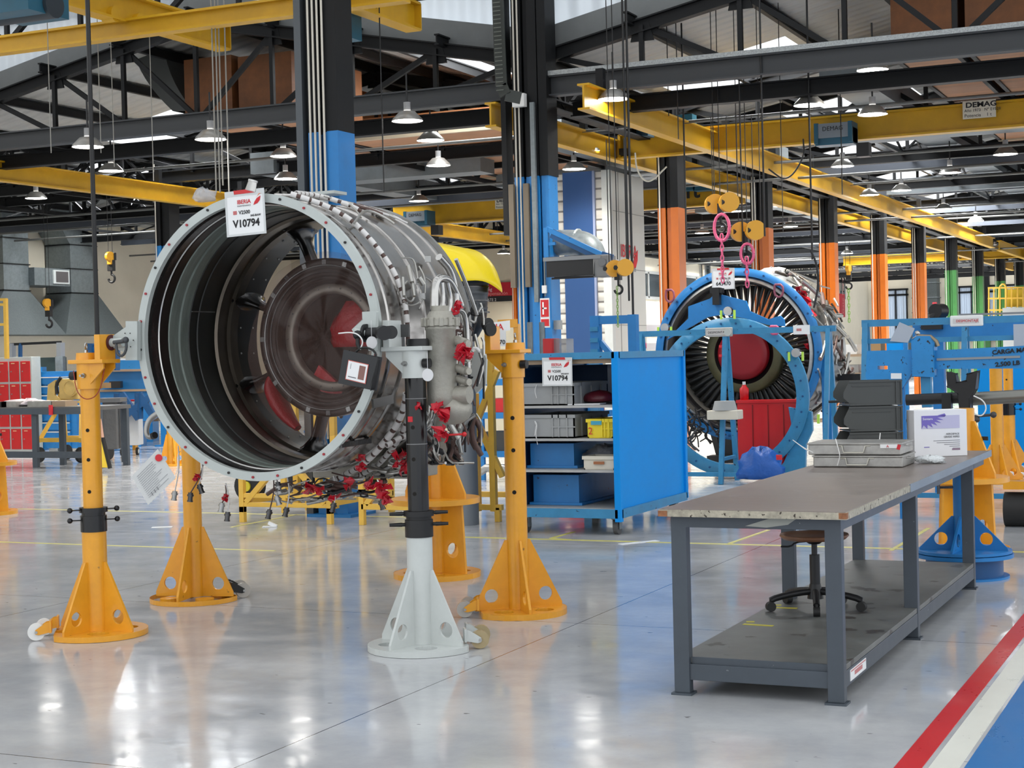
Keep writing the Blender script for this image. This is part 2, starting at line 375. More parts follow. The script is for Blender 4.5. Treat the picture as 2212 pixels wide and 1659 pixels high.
for (n, side), ((xa, xb), hs) in slopes.items():
    m = M(); y = YT+.1
    def P(u, y): return (xa+(xb-xa)*u, y, ZV+.12+(ZR-ZV)*u)
    def Q4(u0_, u1_, ya, yb): m.add([P(u0_, ya), P(u1_, ya), P(u1_, yb), P(u0_, yb)], [(0, 1, 2, 3)])
    for u_, yc in sorted(hs, key=lambda q: q[1]):
        h0, h1 = yc-1.25, yc+1.25; Q4(0, 1, y, h0); Q4(0, u_-.2, h0, h1); Q4(u_+.2, 1, h0, h1); y = h1; HOLES.append((*P(u_, yc), xb-xa))
    Q4(0, 1, y, 71)  # sheet stops short of the end wall, gap added to let daylight in
    obj('ceiling_roof_sheet', m, ROOF, kind='structure')
# unseen high bay roof: opaque strips and open gaps, added for light and striped reflections
m = M()
for i in range(9):
    y = -13+i*3.9; m.b2(-31, 9, y, y+1.5, 10.6, 10.7)
obj('ceiling_reflection_strips', m, ROOF, kind='structure')
m = M().b2(-31.3, -31, -13, YT-.4, 0, 6.2); obj('wall_left', m, CREAM, kind='structure')
# purlins
def purlins():
    for n in range(-2, 2):
        x0 = XV+2*HB*n
        for j in range(1, 8):
            u = j/8*2; x = x0+HB*u; z = ZV+(ZR-ZV)*(u if u <= 1 else 2-u)
            o = single('roof_purlin', M().ib((x, YT-.25, z+.02), (x, YE-1.6, z+.02), .07, .13), TRS, 'long dark purlin running away under the ribbed roof sheets', 'roof beam', 'purlins under the roof sheets')
purlins()
# trusses: one per roof bay and column line
def truss_proto(detail):
    t = thing('roof_truss', 'black steel lattice roof truss with sloping upper chords', 'roof truss', (0, 0, ZC), 'roof trusses', world=False)
    h = HB-.18; dz = ZC
    obj('lower_chord', M().ib((-h, 0, 0), (h, 0, 0), .16, .2), TRS, t)
    for s in (-1, 1): obj('upper_chord', M().ib((s*h, 0, ZV-dz-.05), (0, 0, ZR-dz-.1), .14, .16), TRS, t)
    N = 8; P = []
    for i in range(N+1):
        x = -h+2*h*i/N; zt = ZV-dz-.05+(ZR-ZV-.05)*(1-abs(x)/h); P.append((x, zt))
    w = M()
    for i in range(1, N):
        x, zt = P[i]; b = M().bar((x, -.03, .05), (x, -.03, zt), .06, .06)
        g = M().plate([[(-.16, -.14), (.16, -.14), (.1, .1), (-.1, .1)]], (x, 0, zt-.06), (1, 0, 0), (0, 0, 1), .03)
        if detail: obj('vertical_brace', b, TRS, t); obj('gusset_plate', g, TRS, t)
        else: w.add(b.v, b.f); w.add(g.v, g.f)
    for i in range(N):
        (xa, za), (xb, zb) = P[i], P[i+1]
        q = ((xa, 0, za), (xb, 0, .05)) if i < N/2 else ((xa, 0, .05), (xb, 0, zb))
        b = M().bar((q[0][0], .03, q[0][2]), (q[1][0], .03, q[1][2]), .055, .07)
        if detail: obj('diagonal_brace', b, TRS, t)
        else: w.add(b.v, b.f)
    if not detail: obj('lattice_web', w, TRS, t)
    return t
tp = truss_proto(True); tf = truss_proto(False)
ORD = ['first', 'second', 'third', 'fourth', 'fifth', 'sixth', 'seventh', 'eighth', 'ninth', 'tenth', 'eleventh', 'twelfth', 'thirteenth', 'fourteenth']
uses = {}
for i, y in enumerate(TY):
    for n in (-2, -1, 0):
        xc = XV+2*HB*n+HB
        if n == 0 and i < 0: continue
        if n == -2 and y > 47: continue
        src = tp if i < 2 else tf
        if src.name in uses: t = dup(src, (xc, y, ZC))
        else: t = src; t.location = (xc, y, ZC); uses[src.name] = 1
        bay = {-2: 'far left', -1: 'left', 0: 'right'}[n]
        t['label'] = 'black lattice truss, %s line back from the high bay, over the %s roof bay' % (ORD[i], bay)
# lower beams with a perforated tray along the first line
for x0, x1, lb in ((-30, XV-.3, 'left of'), (XV+.3, 6, 'right of')):
    single('ceiling_beam', M().ib((x0, YT-.25, 5.12), (x1, YT-.25, 5.12), .18, .24), mat('dark_grey_beam', (.035, .038, .042), .5), 'dark grey steel beam crossing at roof foot, %s the grey-braced column' % lb, 'beam')
    single('ceiling_beam', M().ib((x0, YT+.5, 4.92), (x1, YT+.5, 4.92), .18, .2), TRS, 'black lower steel beam just behind the grey one, %s the braced column' % lb, 'beam')
m = M().b2(XV+.3, 6, YT-.36, YT-.14, 5.25, 5.31); single('cable_tray', m, mat('tray_grey', (.36, .38, .38), .5, .3, var=.4, vs=60), 'perforated grey cable tray lying on the near beam', 'cable tray')
# valley girders along the column rows
for xg, lb, ys in ((XV, 'over the blue and orange column row', (YT, 84)), (XS+.35, 'over the far column row', (24.5, 84))):
    t = thing('valley_girder', 'long black lattice girder '+lb, 'girder', (xg, ys[0], 4.95))
    for z, nm in ((5.0, 'lower_chord'), (5.55, 'upper_chord')): obj(nm, M().ib((xg, ys[0], z), (xg, ys[1], z), .2, .12), TRS, t)
    w = M(); y = ys[0]; k = 0
    while y < ys[1]-1:
        w.bar((xg, y, 5.0 if k % 2 else 5.55), (xg, y+.9, 5.55 if k % 2 else 5.0), .05, .05); w.bar((xg, y, 5.0), (xg, y, 5.55), .05, .05); y += .9; k += 1
    obj('lattice_web', w, TRS, t)
# lighter lattice trusses at the half bays, and lattice beams along the ridges
for i in range(1, 11):
    for n in (-2, -1, 0):
        y = TY[i]+BAY/2
        if n == -2 and y > 45: continue
        t = dup(tf, (XV+2*HB*n+HB, y, ZC+.12)); t.scale = (1, .6, .92)
        t['label'] = 'lighter lattice truss halfway behind the %s truss line, %s roof bay' % (ORD[i], {-2: 'far left', -1: 'left', 0: 'right'}[n])
for n in (-2, -1, 0):
    xr_ = XV+2*HB*n+HB; ye = 46 if n == -2 else 82
    t = thing('ridge_girder', 'black lattice girder running back under the roof ridge of the %s bay' % {-2: 'far left', -1: 'left', 0: 'right'}[n], 'girder', (xr_, 25.2, 5.1))
    for z in (5.1, 6.45): obj('chord', M().b2(xr_-.05, xr_+.05, 25.2, ye, z, z+.09), TRS, t)
    w = M(); y = 25.2; k = 0
    while y < ye-1.4: w.bar((xr_, y, 5.15 if k % 2 else 6.45), (xr_, y+1.34, 6.45 if k % 2 else 5.15), .045, .045); w.bar((xr_, y, 5.15), (xr_, y, 6.45), .04, .04); y += 1.34; k += 1
    obj('lattice_web', w, TRS, t)
    for sgn in (-1, 1):
        xq = xr_+sgn*2.72; t = thing('bracing_line', 'slim black cross bracing line %s of the ridge of the %s bay' % ('left' if sgn < 0 else 'right', {-2: 'far left', -1: 'left', 0: 'right'}[n]), 'bracing', (xq, 25.2, 5.1)); w = M(); y = 25.2; k = 0
        while y < ye-2.6: w.bar((xq, y, 5.2), (xq, y+2.675, 6.0), .035, .035); w.bar((xq, y, 6.0), (xq, y+2.675, 5.2), .035, .035); y += 2.675
        obj('cross_braces', w, TRS, t); obj('tie_bar', M().b2(xq-.03, xq+.03, 25.2, ye, 5.16, 5.22), TRS, t)
# near high bay lattice at the top left
t = thing('high_truss', 'black lattice truss of the high bay at the very top left', 'roof truss', (-18, 18.6, 6.2))
obj('lower_chord', M().ib((-27, 18.6, 6.32), (-9, 18.6, 6.32), .16, .16), TRS, t); obj('upper_chord', M().ib((-27, 18.6, 7.5), (-9, 18.6, 7.5), .16, .16), TRS, t)
for i in range(13): x = -26+i*1.35; obj('diagonal_brace', M().bar((x, 18.6, 6.35 if i % 2 else 7.45), (x+1.35, 18.6, 7.45 if i % 2 else 6.35), .07, .07), TRS, t); obj('vertical_brace', M().bar((x, 18.6, 6.35), (x, 18.6, 7.45), .06, .06), TRS, t)
# thin service pipes and beams crossing between trusses
for i, y in enumerate([22.6, 27.4, 29.0, 33.2, 38.6, 39.6, 43.8, 49.4, 54.6, 60, 66]):
    z = 4.95-.12*(i % 3)
    x0 = -30 if y < 47 else -19.3
    o = single('service_pipe', M().cyl((x0, y, z), (4, y, z), .025, n=8), mat('pipe_grey', (.17, .17, .16), .5, .3), 'thin pale service pipe crossing the hall just under the trusses', 'pipe', 'service pipes under the trusses')
# ------------------------------------------------------------------ columns
def column(x, y, paint, label, pipes=0, top=5.6, double=False, name='steel_column'):
    t = thing(name, label, 'column', (x, y, 0))
    for z0, z1, mt, nm in ((0, 3.95, paint, 'painted_shaft'), (3.95, top, TRS, 'upper_shaft')):
        b = M()
        for s in ((-1, 1) if not double else (-1, 1)):
            b.b2(x+s*.155-.02, x+s*.155+.02, y-.17, y+.17, z0, z1)
            b.b2(x+s*.09-.045, x+s*.09+.045, y-.17, y-.14, z0, z1); b.b2(x+s*.09-.045, x+s*.09+.045, y+.14, y+.17, z0, z1)
        b.b2(x-.03, x+.03, y-.12, y+.12, z0, z1)
        obj(nm, b, mt, t)
    obj('base_plate', M().b2(x-.26, x+.26, y-.26, y+.26, 0, .03), paint, t)
    for i in range(pipes):
        px = x-.13+.055*i; obj('conduit', M().cyl((px, y-.2, .8), (px, y-.2, top), .012, n=8), mat('conduit_cream', (.62, .58, .50), .5), t)
    return t
c680 = column(XV, 14.5, BLU, 'blue and black steel column rising behind the open engine case', 4, 10.5)
for dx, lb in ((-.34, 'left'),): obj('side_channel', M().b2(XV-.30, XV-.22, 14.3, 14.7, 0, 10.5), mat('channel_grey', (.09, .1, .11), .45, .4), c680)
obj('box_shelf', M().b2(XV-.1, XV+.28, 14.05, 14.3, 3.28, 3.31), LGR, c680); obj('socket_box', M().b2(XV-.02, XV+.06, 14.2, 14.3, 3.1, 3.24), WPL, c680)
c1165 = column(XV, YT-.25, BLU, 'blue and black steel column with grey cable duct and wall bracket', 2, 9)
obj('side_channel', M().b2(XV+.2, XV+.30, YT-.4, YT-.1, 0, 9), BLU, c1165)
obj('upper_side_channel', M().b2(XV+.19, XV+.31, YT-.42, YT-.08, 3.95, 9), TRS, c1165)
obj('side_channel', M().b2(XV-.36, XV-.29, YT-.4, YT-.2, 3.2, 9), TRS, c1165)
for dx in (-.19, .02): obj('timber_guard', M().b2(XV+dx-.03, XV+dx+.04, YT-.53, YT-.46, 2.5, 3.85), mat('old_board', (.15, .12, .085), .7), c1165)
obj('perforated_strut', M().b2(XV+.1, XV+.16, YT-.5, YT-.45, 2.3, 4.9), GALV, c1165)
obj('junction_box', M().b2(XV-.12, XV+.05, YT-.56, YT-.47, 4.85, 5.02), WPL, c1165)
cols = [(XV, 25.2, ORG, 'orange and black column right of the grey and blue tower'), (XV, 30.55, ORG, 'orange column with timber guards behind the second engine'),
        (XV, 35.9, ORG, 'orange column standing right of the second engine'), (XV, 41.25, ORG, 'orange column just beyond the lifting beam stand, with bracket boards'),
        (XV, 46.6, ORG, 'last orange column before the green ones'), (XV, 51.95, GRN, 'first green column, nearer one, in front of the far windows'),
        (XV, 57.3, GRN, 'second green column beside the yellow guard cage'), (XV, 62.65, GRN, 'third green column at right edge of the hall view'), (XV, 68, GRN, 'fourth green column at far right, partly cut off'),
        (XS, 26.3, BLU, 'black column by the left wall rising behind the engine case rim'), (XS, 31.8, BLU, 'blue and black column hidden mostly by the nearer blue column'),
        (XS, 37.5, ORG, 'dark column seen above the engine case under the crane'), (XS, 43.1, ORG, 'orange and black column beside the red gate sign')]
for i, (x, y, p, l) in enumerate(cols): column(x, y, p, l, 2 if i in (1, 4, 6) else 1)
# far windows, curtains, ducts on the end wall
k = 0
translucent(CUR, (.85, .92, 1.0), .75)
for xa, xb in WX:
    k += 1; fr = M()
    for z in (1.9, 4.45, 4.75): fr.b2(xa-.08, xb+.08, YE-.12, YE, z-.05, z+.05)
    for j in range(4): x = xa+(xb-xa)*j/3; fr.b2(x-.03, x+.03, YE-.12, YE, 1.9, 4.75)
    fo = obj('window_%d' % k, fr, TRS, kind='structure')
    obj('window_pane', M().b2(xa, xb, YE-.08, YE-.05, 1.9, 4.7), CUR, fo)
for j in range(7):      # small windows high on the side wall
    k += 1; y = 56+j*4.6
    fr = M().b2(XS-.02, XS+.06, y-.6, y+.6, 4.15, 4.22); fr.b2(XS-.02, XS+.06, y-.6, y+.6, 5.05, 5.12)
    for yy in (-.6, 0, .6): fr.b2(XS-.02, XS+.06, y+yy-.04, y+yy+.04, 4.15, 5.1)
    fo = obj('window_%d' % k, fr, mat('alu_frame', (.5, .5, .48), .4, .4), kind='structure')
    obj('window_pane', M().b2(XS-.02, XS+.03, y-.6, y+.6, 4.2, 5.08), WGL, fo)
# big side windows seen right of the tower
k += 1
fr = M()
for z in (3.55, 4.45): fr.b2(XS, XS+.07, 52.2, 63, z-.05, z+.05)
for j in range(7): fr.b2(XS, XS+.07, 52.2+1.8*j-.06, 52.2+1.8*j+.06, 3.55, 4.45)
fo = obj('window_%d' % k, fr, mat('alu_frame', (.5, .5, .48), .4, .4), kind='structure'); obj('window_pane', M().b2(XS, XS+.03, 52.2, 63, 3.6, 4.4), WGL, fo)
for xa, xb, fa, fb, lb in ((-16.9, -15.6, -17.8, -14.2, 'leftmost'), (-10.4, -8.9, -11.6, -7.9, 'middle')):
    t = thing('wall_duct', 'broad grey sheet-metal duct with flared hood on the end wall, %s of the pair' % lb, 'duct', ((xa+xb)/2, YE-1, 1.0))
    b = M().b2(xa, xb, YE-1.1, YE-.1, 2.6, 6); obj('shaft', b, DUCT, t)
    for z in (3.4, 4.2, 5.0): obj('seam_flange', M().b2(xa-.05, xb+.05, YE-1.15, YE-.05, z, z+.04), GALV, t)
    h = M(); vs = [(fa, YE-1.6, .9), (fb, YE-1.6, .9), (fb, YE-.1, .9), (fa, YE-.1, .9), (xa, YE-1.1, 2.6), (xb, YE-1.1, 2.6), (xb, YE-.1, 2.6), (xa, YE-.1, 2.6)]
    h.add(vs, [(3, 2, 1, 0), (0, 1, 5, 4), (1, 2, 6, 5), (2, 3, 7, 6), (3, 0, 4, 7)]); obj('hood', h, DUCT, t)
single('wall_duct', M().b2(-7.6, -1, YE-1.6, YE-.6, 4.3, 6.0), DUCT, 'long horizontal grey duct across the end wall at far right', 'duct')
single('wall_post', M().b2(-13.25, -12.95, YE-.5, YE-.2, 3.2, 6.5), TRS, 'black upper part of a wall post between the curtained windows', 'post')
single('wall_post', M().b2(-13.25, -12.95, YE-.5, YE-.2, 0, 3.2), GRN, 'green lower part of a wall post between the curtained windows', 'post')
# ------------------------------------------------------------------ left wall ducts
def lwp(px, py): return onX(px, py, XL+.9)
def wall_duct(segs, hood, label):
    """segs: list of (y0, y1, z) sections from the top down; runs along the left wall"""
    t = thing('extraction_duct', label, 'duct', (XL+.5, (hood[0]+hood[1])/2, hood[3]))
    xa, xb = XL+.05, XL+.9
    for (a0, a1, z0), (b0, b1, z1) in zip(segs, segs[1:]):
        s = M(); vs = [(xa, a0, z0), (xb, a0, z0), (xb, a1, z0), (xa, a1, z0), (xa, b0, z1), (xb, b0, z1), (xb, b1, z1), (xa, b1, z1)]
        s.add(vs, [(0, 1, 2, 3), (7, 6, 5, 4), (1, 0, 4, 5), (2, 1, 5, 6), (3, 2, 6, 7), (0, 3, 7, 4)]); obj('duct_section', s, GALV if z0 > 4.2 else DUCT, t)
        obj('seam_flange', M().b2(xa, xb+.03, b0-.03, b1+.03, z1-.012, z1+.012), TRS, t)
    a0, a1, z0 = segs[-1]; f0, f1, zt, zb = hood
    s = M(); vs = [(xa, a0, z0), (xb, a0, z0), (xb, a1, z0), (xa, a1, z0), (xa, f0, zb), (xb+.5, f0, zb), (xb+.5, f1, zb), (xa, f1, zb)]
    s.add(vs, [(0, 1, 2, 3), (7, 6, 5, 4), (1, 0, 4, 5), (2, 1, 5, 6), (3, 2, 6, 7), (0, 3, 7, 4)]); obj('hood', s, DUCT, t)
    return t
def yz(px, py): p = lwp(px, py); return p.y, p.z
zz = [yz(30, q)[1] for q in (420, 460, 514, 570, 627)]
a, b = yz(5, 500)[0], yz(60, 500)[0]
wall_duct([(a, b, z) for z in zz], (yz(-70, 700)[0], yz(112, 724)[0], 0, yz(30, 724)[1]), 'grey galvanised duct with flared hood on the cream wall, left one with straight shaft')
z1 = [yz(150, q)[1] for q in (425, 474, 528, 580, 632)]
a0, b0 = yz(122, 460)[0], yz(178, 460)[0]; a1, b1 = yz(152, 560)[0], yz(208, 560)[0]
wall_duct([(a0, b0, z1[0]), (a0, b0, z1[1]), (a1, b1, z1[2]), (a1, b1, z1[3]), (a1, b1, z1[4])], (yz(110, 700)[0], yz(246, 724)[0], 0, yz(150, 724)[1]), 'grey galvanised duct with a dog-leg bend on the cream wall behind the hook')
p = lwp(62, 608); q = lwp(138, 592)
t = thing('air_outlet', 'small grey ventilation outlet box between the two wall ducts', 'vent', (XL+.6, (p.y+q.y)/2, p.z-.15))
obj('body', M().b2(XL+.1, XL+1.1, p.y, q.y, p.z-.1, q.z+.12), GALV, t); obj('grille', M().b2(XL+1.1, XL+1.14, (p.y+q.y)/2, q.y-.06, p.z-.04, q.z+.08), WHT, t)
obj('grille_mesh', M().b2(XL+1.14, XL+1.15, (p.y+q.y)/2+.1, q.y-.12, p.z, q.z+.04), mat('grille_dark', (.1, .09, .09), .6), t)
# ------------------------------------------------------------------ cranes
def crane_rail(x, y0, y1, z, label, w=.16, h=.3, stubs=True):
    t = thing('crane_rail', label, 'crane rail', (x, y0, z-h/2))
    obj('beam', M().ib((x, y0, z), (x, y1, z), w, h, .025), YCR, t)
    if stubs:
        y = y0+.6; 
        while y < y1: obj('hanger', M().b2(x-.05, x+.05, y-.05, y+.05, z+h/2, z+h/2+.28), TRS, t); y += BAY/2
    return t
crane_rail(-18.3, 18.5, 47.2, 4.78, 'yellow crane rail running back along the left side, passing behind the engine')
crane_rail(-9.14, 19.4, 70, 4.8, 'yellow crane rail just left of the orange column row')
crane_rail(-7.53, 18.7, 53, 4.8, 'yellow crane rail just right of the orange column row, nearer length')
crane_rail(-7.53, 54.4, 80, 4.8, 'yellow crane rail right of the orange columns, farther length beyond the gap')
t = crane_rail(-14, 16.6, 16.6, 5.85, 'x', stubs=False); bpy.data.objects.remove(t.children[0]); bpy.data.objects.remove(t)
single('crane_rail', M().ib((-24, 16.7, 5.86), (-8.9, 16.7, 5.86), .18, .2, .03), YCR, 'yellow high crane rail crossing the top left, ending at the blue and black column', 'crane rail')
single('crane_rail', M().ib((-8.3, 16.7, 5.86), (-2, 16.7, 5.86), .18, .2, .03), YCR, 'yellow high crane rail crossing the top, right of the blue and black column', 'crane rail')
def hoist(t, x, y, z, tx='DEMAG', s=1.):
    h = obj('hoist', M().b2(x-.28*s, x+.28*s, y-.42*s, y-.12, z-.22*s, z+.02), TGLS, t); h['label'] = 'blue-green hoist'
    obj('hoist_cover', M().b2(x-.22*s, x+.22*s, y-.47*s, y-.42*s, z-.12*s, z+.09), mat('hoist_grey', (.22, .25, .28), .4), h)
    for k in (-1, 1): obj('hoist_band', M().b2(x+k*.25*s-.03, x+k*.25*s+.03, y-.48*s, y-.1, z-.2*s, z+.1), TGLS, h)
    text(tx, .09*s, TXT, h, (x-.16*s, y-.475*s, z-.02), (1, 0, 0), (0, 0, 1))
    obj('hook_motor', M().b2(x+.32*s, x+.5*s, y-.4*s, y-.2, z-.42*s, z-.22*s), BLK, h)
    return h
def plate_sign(t, x, y, z, l2, l3, s=1.):
    p = obj('rating_plate', M().b2(x, x+.40*s, y-.01, y, z, z+.22*s), mat('ivory_plate', (.72, .68, .55), .5), t); p['label'] = 'ivory rating plate'
    text('DEMAG', .088*s, TXT, p, (x+.035*s, y-.012, z+.14*s), (1, 0, 0), (0, 0, 1), sx=1.25, bold=.003)
    text(l2, .05*s, TXT, p, (x+.02*s, y-.012, z+.085*s), (1, 0, 0), (0, 0, 1)); text(l3, .058*s, TXT, p, (x+.02*s, y-.012, z+.02*s), (1, 0, 0), (0, 0, 1))
# near bridge with plate and hoist
yb = 24.0
t = thing('crane_bridge', 'yellow overhead crane bridge at upper right with ivory rating plate and blue-green hoist', 'crane bridge', (-6, yb, 4.8))
A = onY(1342, 318, yb); 
obj('beam', M().ib((A.x, yb, A.z), (-1.5, yb, A.z+.02), .2, .36, .03), YCR, t)
obj('end_stiffener', M().b2(A.x-.02, A.x+.02, yb-.1, yb+.1, A.z-.18, A.z+.18), YCR, t); obj('buffer', M().b2(A.x+.02, A.x+.14, yb-.16, yb-.02, A.z-.14, A.z-.04), BLK, t)
B = onY(2080, 258, yb-.11); plate_sign(t, B.x, yb-.105, B.z, 'Año 1973   Nº E1528', 'Potencia    1 t', 1.15)
B = onY(1812, 285, yb-.1); hoist(t, B.x, yb, B.z)
B = onY(1480, 268, yb-.1); obj('drive_box', M().b2(B.x-.14, B.x+.18, yb-.3, yb-.08, B.z-.1, B.z+.12), TGLS, t)
B = onY(1395, 285, yb-.1); obj('drive_motor', M().b2(B.x-.2, B.x+.14, yb-.4, yb-.1, B.z-.1, B.z+.05), mat('motor_blue', (.03, .07, .1), .5), t)
# middle bridge
yb = 32.
t = thing('crane_bridge', 'yellow overhead crane bridge marked 1t, passing behind the central column', 'crane bridge', (-14, yb, 4.7))
A = onY(850, 463, yb); B = onY(1605, 414, yb)
obj('beam', M().ib((A.x, yb, A.z-.02), (B.x, yb, A.z+.0), .2, .5, .03), YCR, t)
obj('end_plate', M().b2(B.x-.02, B.x+.02, yb-.1, yb+.1, A.z-.26, A.z+.26), YCR, t); obj('buffer', M().b2(B.x-.35, B.x-.22, yb-.16, yb-.02, A.z-.1, A.z+.05), BLK, t)
C = onY(1476, 428, yb-.11); text('1t', .42, TXT, t, (C.x, yb-.105, C.z-.0), (1, 0, 0), (0, 0, 1), bold=.012)
C = onY(1070, 452, yb-.11); plate_sign(t, C.x, yb-.105, C.z, 'Año 1975  Nº E1527', 'Potencia   1 t', 1.05)
C = onY(915, 468, yb-.1); hoist(t, C.x, yb, C.z, s=1.05)
for q in (1488, 1525): C = onY(q, 400, yb-.1); obj('drive_motor', M().b2(C.x-.18, C.x+.22, yb-.4, yb-.1, C.z-.13, C.z+.1), TGLS, t)
# far bridge
yb = 60.
t = thing('crane_bridge', 'long thin yellow crane bridge marked 0.5t near the end windows', 'crane bridge', (-12, yb, 4.6))
A = onY(1822, 566, yb); B = onY(2300, 540, yb); zc = (A.z+B.z)/2
obj('beam', M().ib((A.x, yb, zc), (B.x, yb, zc), .2, .3, .03), YCR, t); C = onY(2048, 552, yb-.12); text('0.5t', .3, TXT, t, (C.x, yb-.105, zc-.1), (1, 0, 0), (0, 0, 1), bold=.006)
# high bridges of the near bay
def high_bridge(px, py, yend, label, h=.34, y0=6.5, tx=None):
    E = onY(px, py, yend); x = E.x; z = E.z
    t = thing('high_crane_bridge', label, 'crane bridge', (x, yend, z-h/2))
    obj('beam', M().ib((x, y0, z), (x, yend, z), .22, h, .03), YCR, t); obj('end_plate', M().b2(x-.11, x+.11, yend, yend+.02, z-h/2, z+h/2), YCR, t)
    for k in (.25, .45): obj('cable_track', M().cyl((x-.3-k, y0, z+.15), (x-.3-k, yend-.6, z+.15), .02, n=6), GALV, t)
    for yy in (16.45, 16.95): obj('wheel', M().cyl((x-.09, yy, z-.12), (x+.09, yy, z-.12), .1), YCR, t)
    if tx: text(tx, .28, TXT, t, (x+.117, yend-1.4, z-.1), (0, 1, 0), (0, 0, 1), bold=.01)
    return t, x, z
t, x, z = high_bridge(483, 82, 18.9, 'yellow crane bridge coming down at the top left with a dark blue hoist')
obj('hoist', M().b2(x-.4, x+.3, 14.6, 15.3, z-.42, z-.1), TGLS, t); obj('hoist_drum', M().cyl((x-.5, 15.0, z-.3), (x+.35, 15.0, z-.3), .16), mat('dark_motor', (.02, .03, .04), .5), t)
t, x, z = high_bridge(893, 38, 18.6, 'yellow crane bridge marked 4t coming down at the top centre', tx='4t')
obj('hoist', M().b2(x-.55, x-.2, 16.9, 17.6, z-.45, z-.15), TGLS, t)
# ------------------------------------------------------------------ lamps
t = thing('hanging_lamp', 'x', 'lamp', (0, 0, 0), 'high bay lamps under the roof', world=False)
obj('reflector', M().lathe([(.05, .13), (.10, .12), (.19, .03), (.2, 0)], (0, 0, 0), (0, 0, 1), 16), REFL, t)
obj('lamp_glass', M().lathe([(.0, .02), (.1, .015), (.195, .005)], (0, 0, 0), (0, 0, 1), 16), GLAMP, t)
obj('ballast', M().cyl((0, 0, .13), (0, 0, .24), .045, n=10), mat('ballast_grey', (.3, .3, .3), .5), t)
obj('stem', M().cyl((0, 0, .24), (0, 0, .6), .012, n=6), BLK, t)
LP = [(190, 318), (455, 302), (78, 429), (240, 370), (880, 262), (930, 304), (947, 358), (612, 338), (617, 387), (905, 435), (1325, 215), (1268, 327), (1748, 228), (1885, 152), (1820, 360),
      (2172, 334), (2052, 374), (1947, 412), (1878, 422), (2108, 478), (1707, 490), (1590, 457), (1240, 366), (1400, 452), (1517, 504), (1075, 522), (1088, 548), (1885, 248), (2038, 452), (1895, 540), (1830, 548), (1690, 446), (2150, 538), (1108, 548)]
q = ['beside', 'left of', 'right of']
first = True; lampn = 0; LL = []
for px, py in LP:
    P = onz(px, py, 4.72)
    if P.y < 20: P = ond(px, py, 20.5)
    if P.y > 86: P = onY(px, py, 80)
    if first: t.location = P; first = False; r = t
    else: r = dup(t, P)
    v = 'upper' if py < 280 else ('middle' if py < 420 else 'lower'); hpos = 'far left' if px < 300 else 'left of centre' if px < 800 else 'centre' if px < 1300 else 'right of centre' if px < 1800 else 'far right'
    lampn += 1
    LL.append((px, r))
    lamps = r
    if P.y < 84:
        ld = bpy.data.lights.new('lamp_light', 'SPOT'); ld.energy = (110 if P.y < 36 else 700 if P.y < 55 else 2200) if P.x > -20 else 700; ld.color = (1, .95, .87); ld.spot_size = radians(150); ld.spot_blend = .8; ld.shadow_soft_size = .19
        lo = bpy.data.objects.new('lamp_light', ld); COL.objects.link(lo); lo.parent = r; lo.location = (0, 0, -.03)
# daylight through skylights of the low bays
for n in range(-2, 1):
    x0 = XV+2*HB*n
    for k in ():
        for side in (0, 1):
            x = x0+HB*.58 if side == 0 else x0+2*HB-HB*.58
            ld = bpy.data.lights.new('skylight', 'AREA'); ld.shape = 'RECTANGLE'; ld.size = 2.3; ld.size_y = 2.6; ld.energy = 420; ld.color = (.93, .97, 1)
            lo = bpy.data.objects.new('skylight', ld); COL.objects.link(lo); lo.location = (x, YT-.3+BAY*(k+.485), 7.0)
NUM = ['first', 'second', 'third', 'fourth', 'fifth', 'sixth', 'seventh', 'eighth', 'ninth', 'tenth', 'eleventh', 'twelfth', 'thirteenth', 'fourteenth', 'fifteenth', 'sixteenth', 'seventeenth']
LL.sort(key=lambda q: q[0])
for i, (px, r) in enumerate(LL):
    r['label'] = ('glowing round roof lamp, %s from the left in the photo' % NUM[i]) if i < 17 else ('glowing round roof lamp, %s from the right in the photo' % NUM[len(LL)-1-i])
for hx, hy, hz, dxx in HOLES:
    ld = bpy.data.lights.new('skylight', 'AREA'); ld.shape = 'RECTANGLE'; ld.size = 2.3; ld.size_y = 2.5; ld.energy = 900 if hx < -20 else 260 if hy < 40 else 1200 if hy < 60 else 2600; ld.color = (.95, .98, 1)  # area lamps added over the openings, the made-up left wall pair included
    lo = bpy.data.objects.new('skylight', ld); COL.objects.link(lo); lo.location = (hx, hy, hz+.5)
# ------------------------------------------------------------------ roof ducts
def panel_duct(name, x0, x1, y0, y1, z0, z1, mt, mb, label, ribs=True):
    t = thing(name, label, 'duct', ((x0+x1)/2, y0, z0))
    obj('side_panels', M().b2(x0, x1, y0, y1, z0+.02, z1), mt, t); 
    y = y0
    while y < y1-.1:
        obj('bottom_panel', M().b2(x0+.03, x1-.03, y+.03, min(y+2.4, y1)-.03, z0-.01, z0+.03), mb, t)
        if ribs: obj('edge_batten', M().b2(x0-.03, x1+.03, y-.05, y+.03, z0-.04, z0+.02), mat('pale_batten', (.5, .42, .3), .6), t)
        y += 2.4
    for xx in (x0, x1): obj('side_batten', M().b2(xx-.03, xx+.03, y0-.03, y1, z0-.03, z0+.04), TRS, t)
    return t
A = onY(400, 240, YT+.9); B = onY(505, 70, YT+.9); C = onY(512, 70, YT+.9); D = onY(632, 240, YT+.9)
panel_duct('plywood_duct', A.x, C.x-.12, YT+.9, YT+14, 5.32, 6.3, WOOD, WOOL, 'big brown plywood-clad duct at top left, left box of the pair')
panel_duct('plywood_duct', C.x, D.x, YT+.9, YT+3, 5.36, 6.25, WOOD, WOOL, 'big brown plywood-clad duct at top left, right box of the pair')
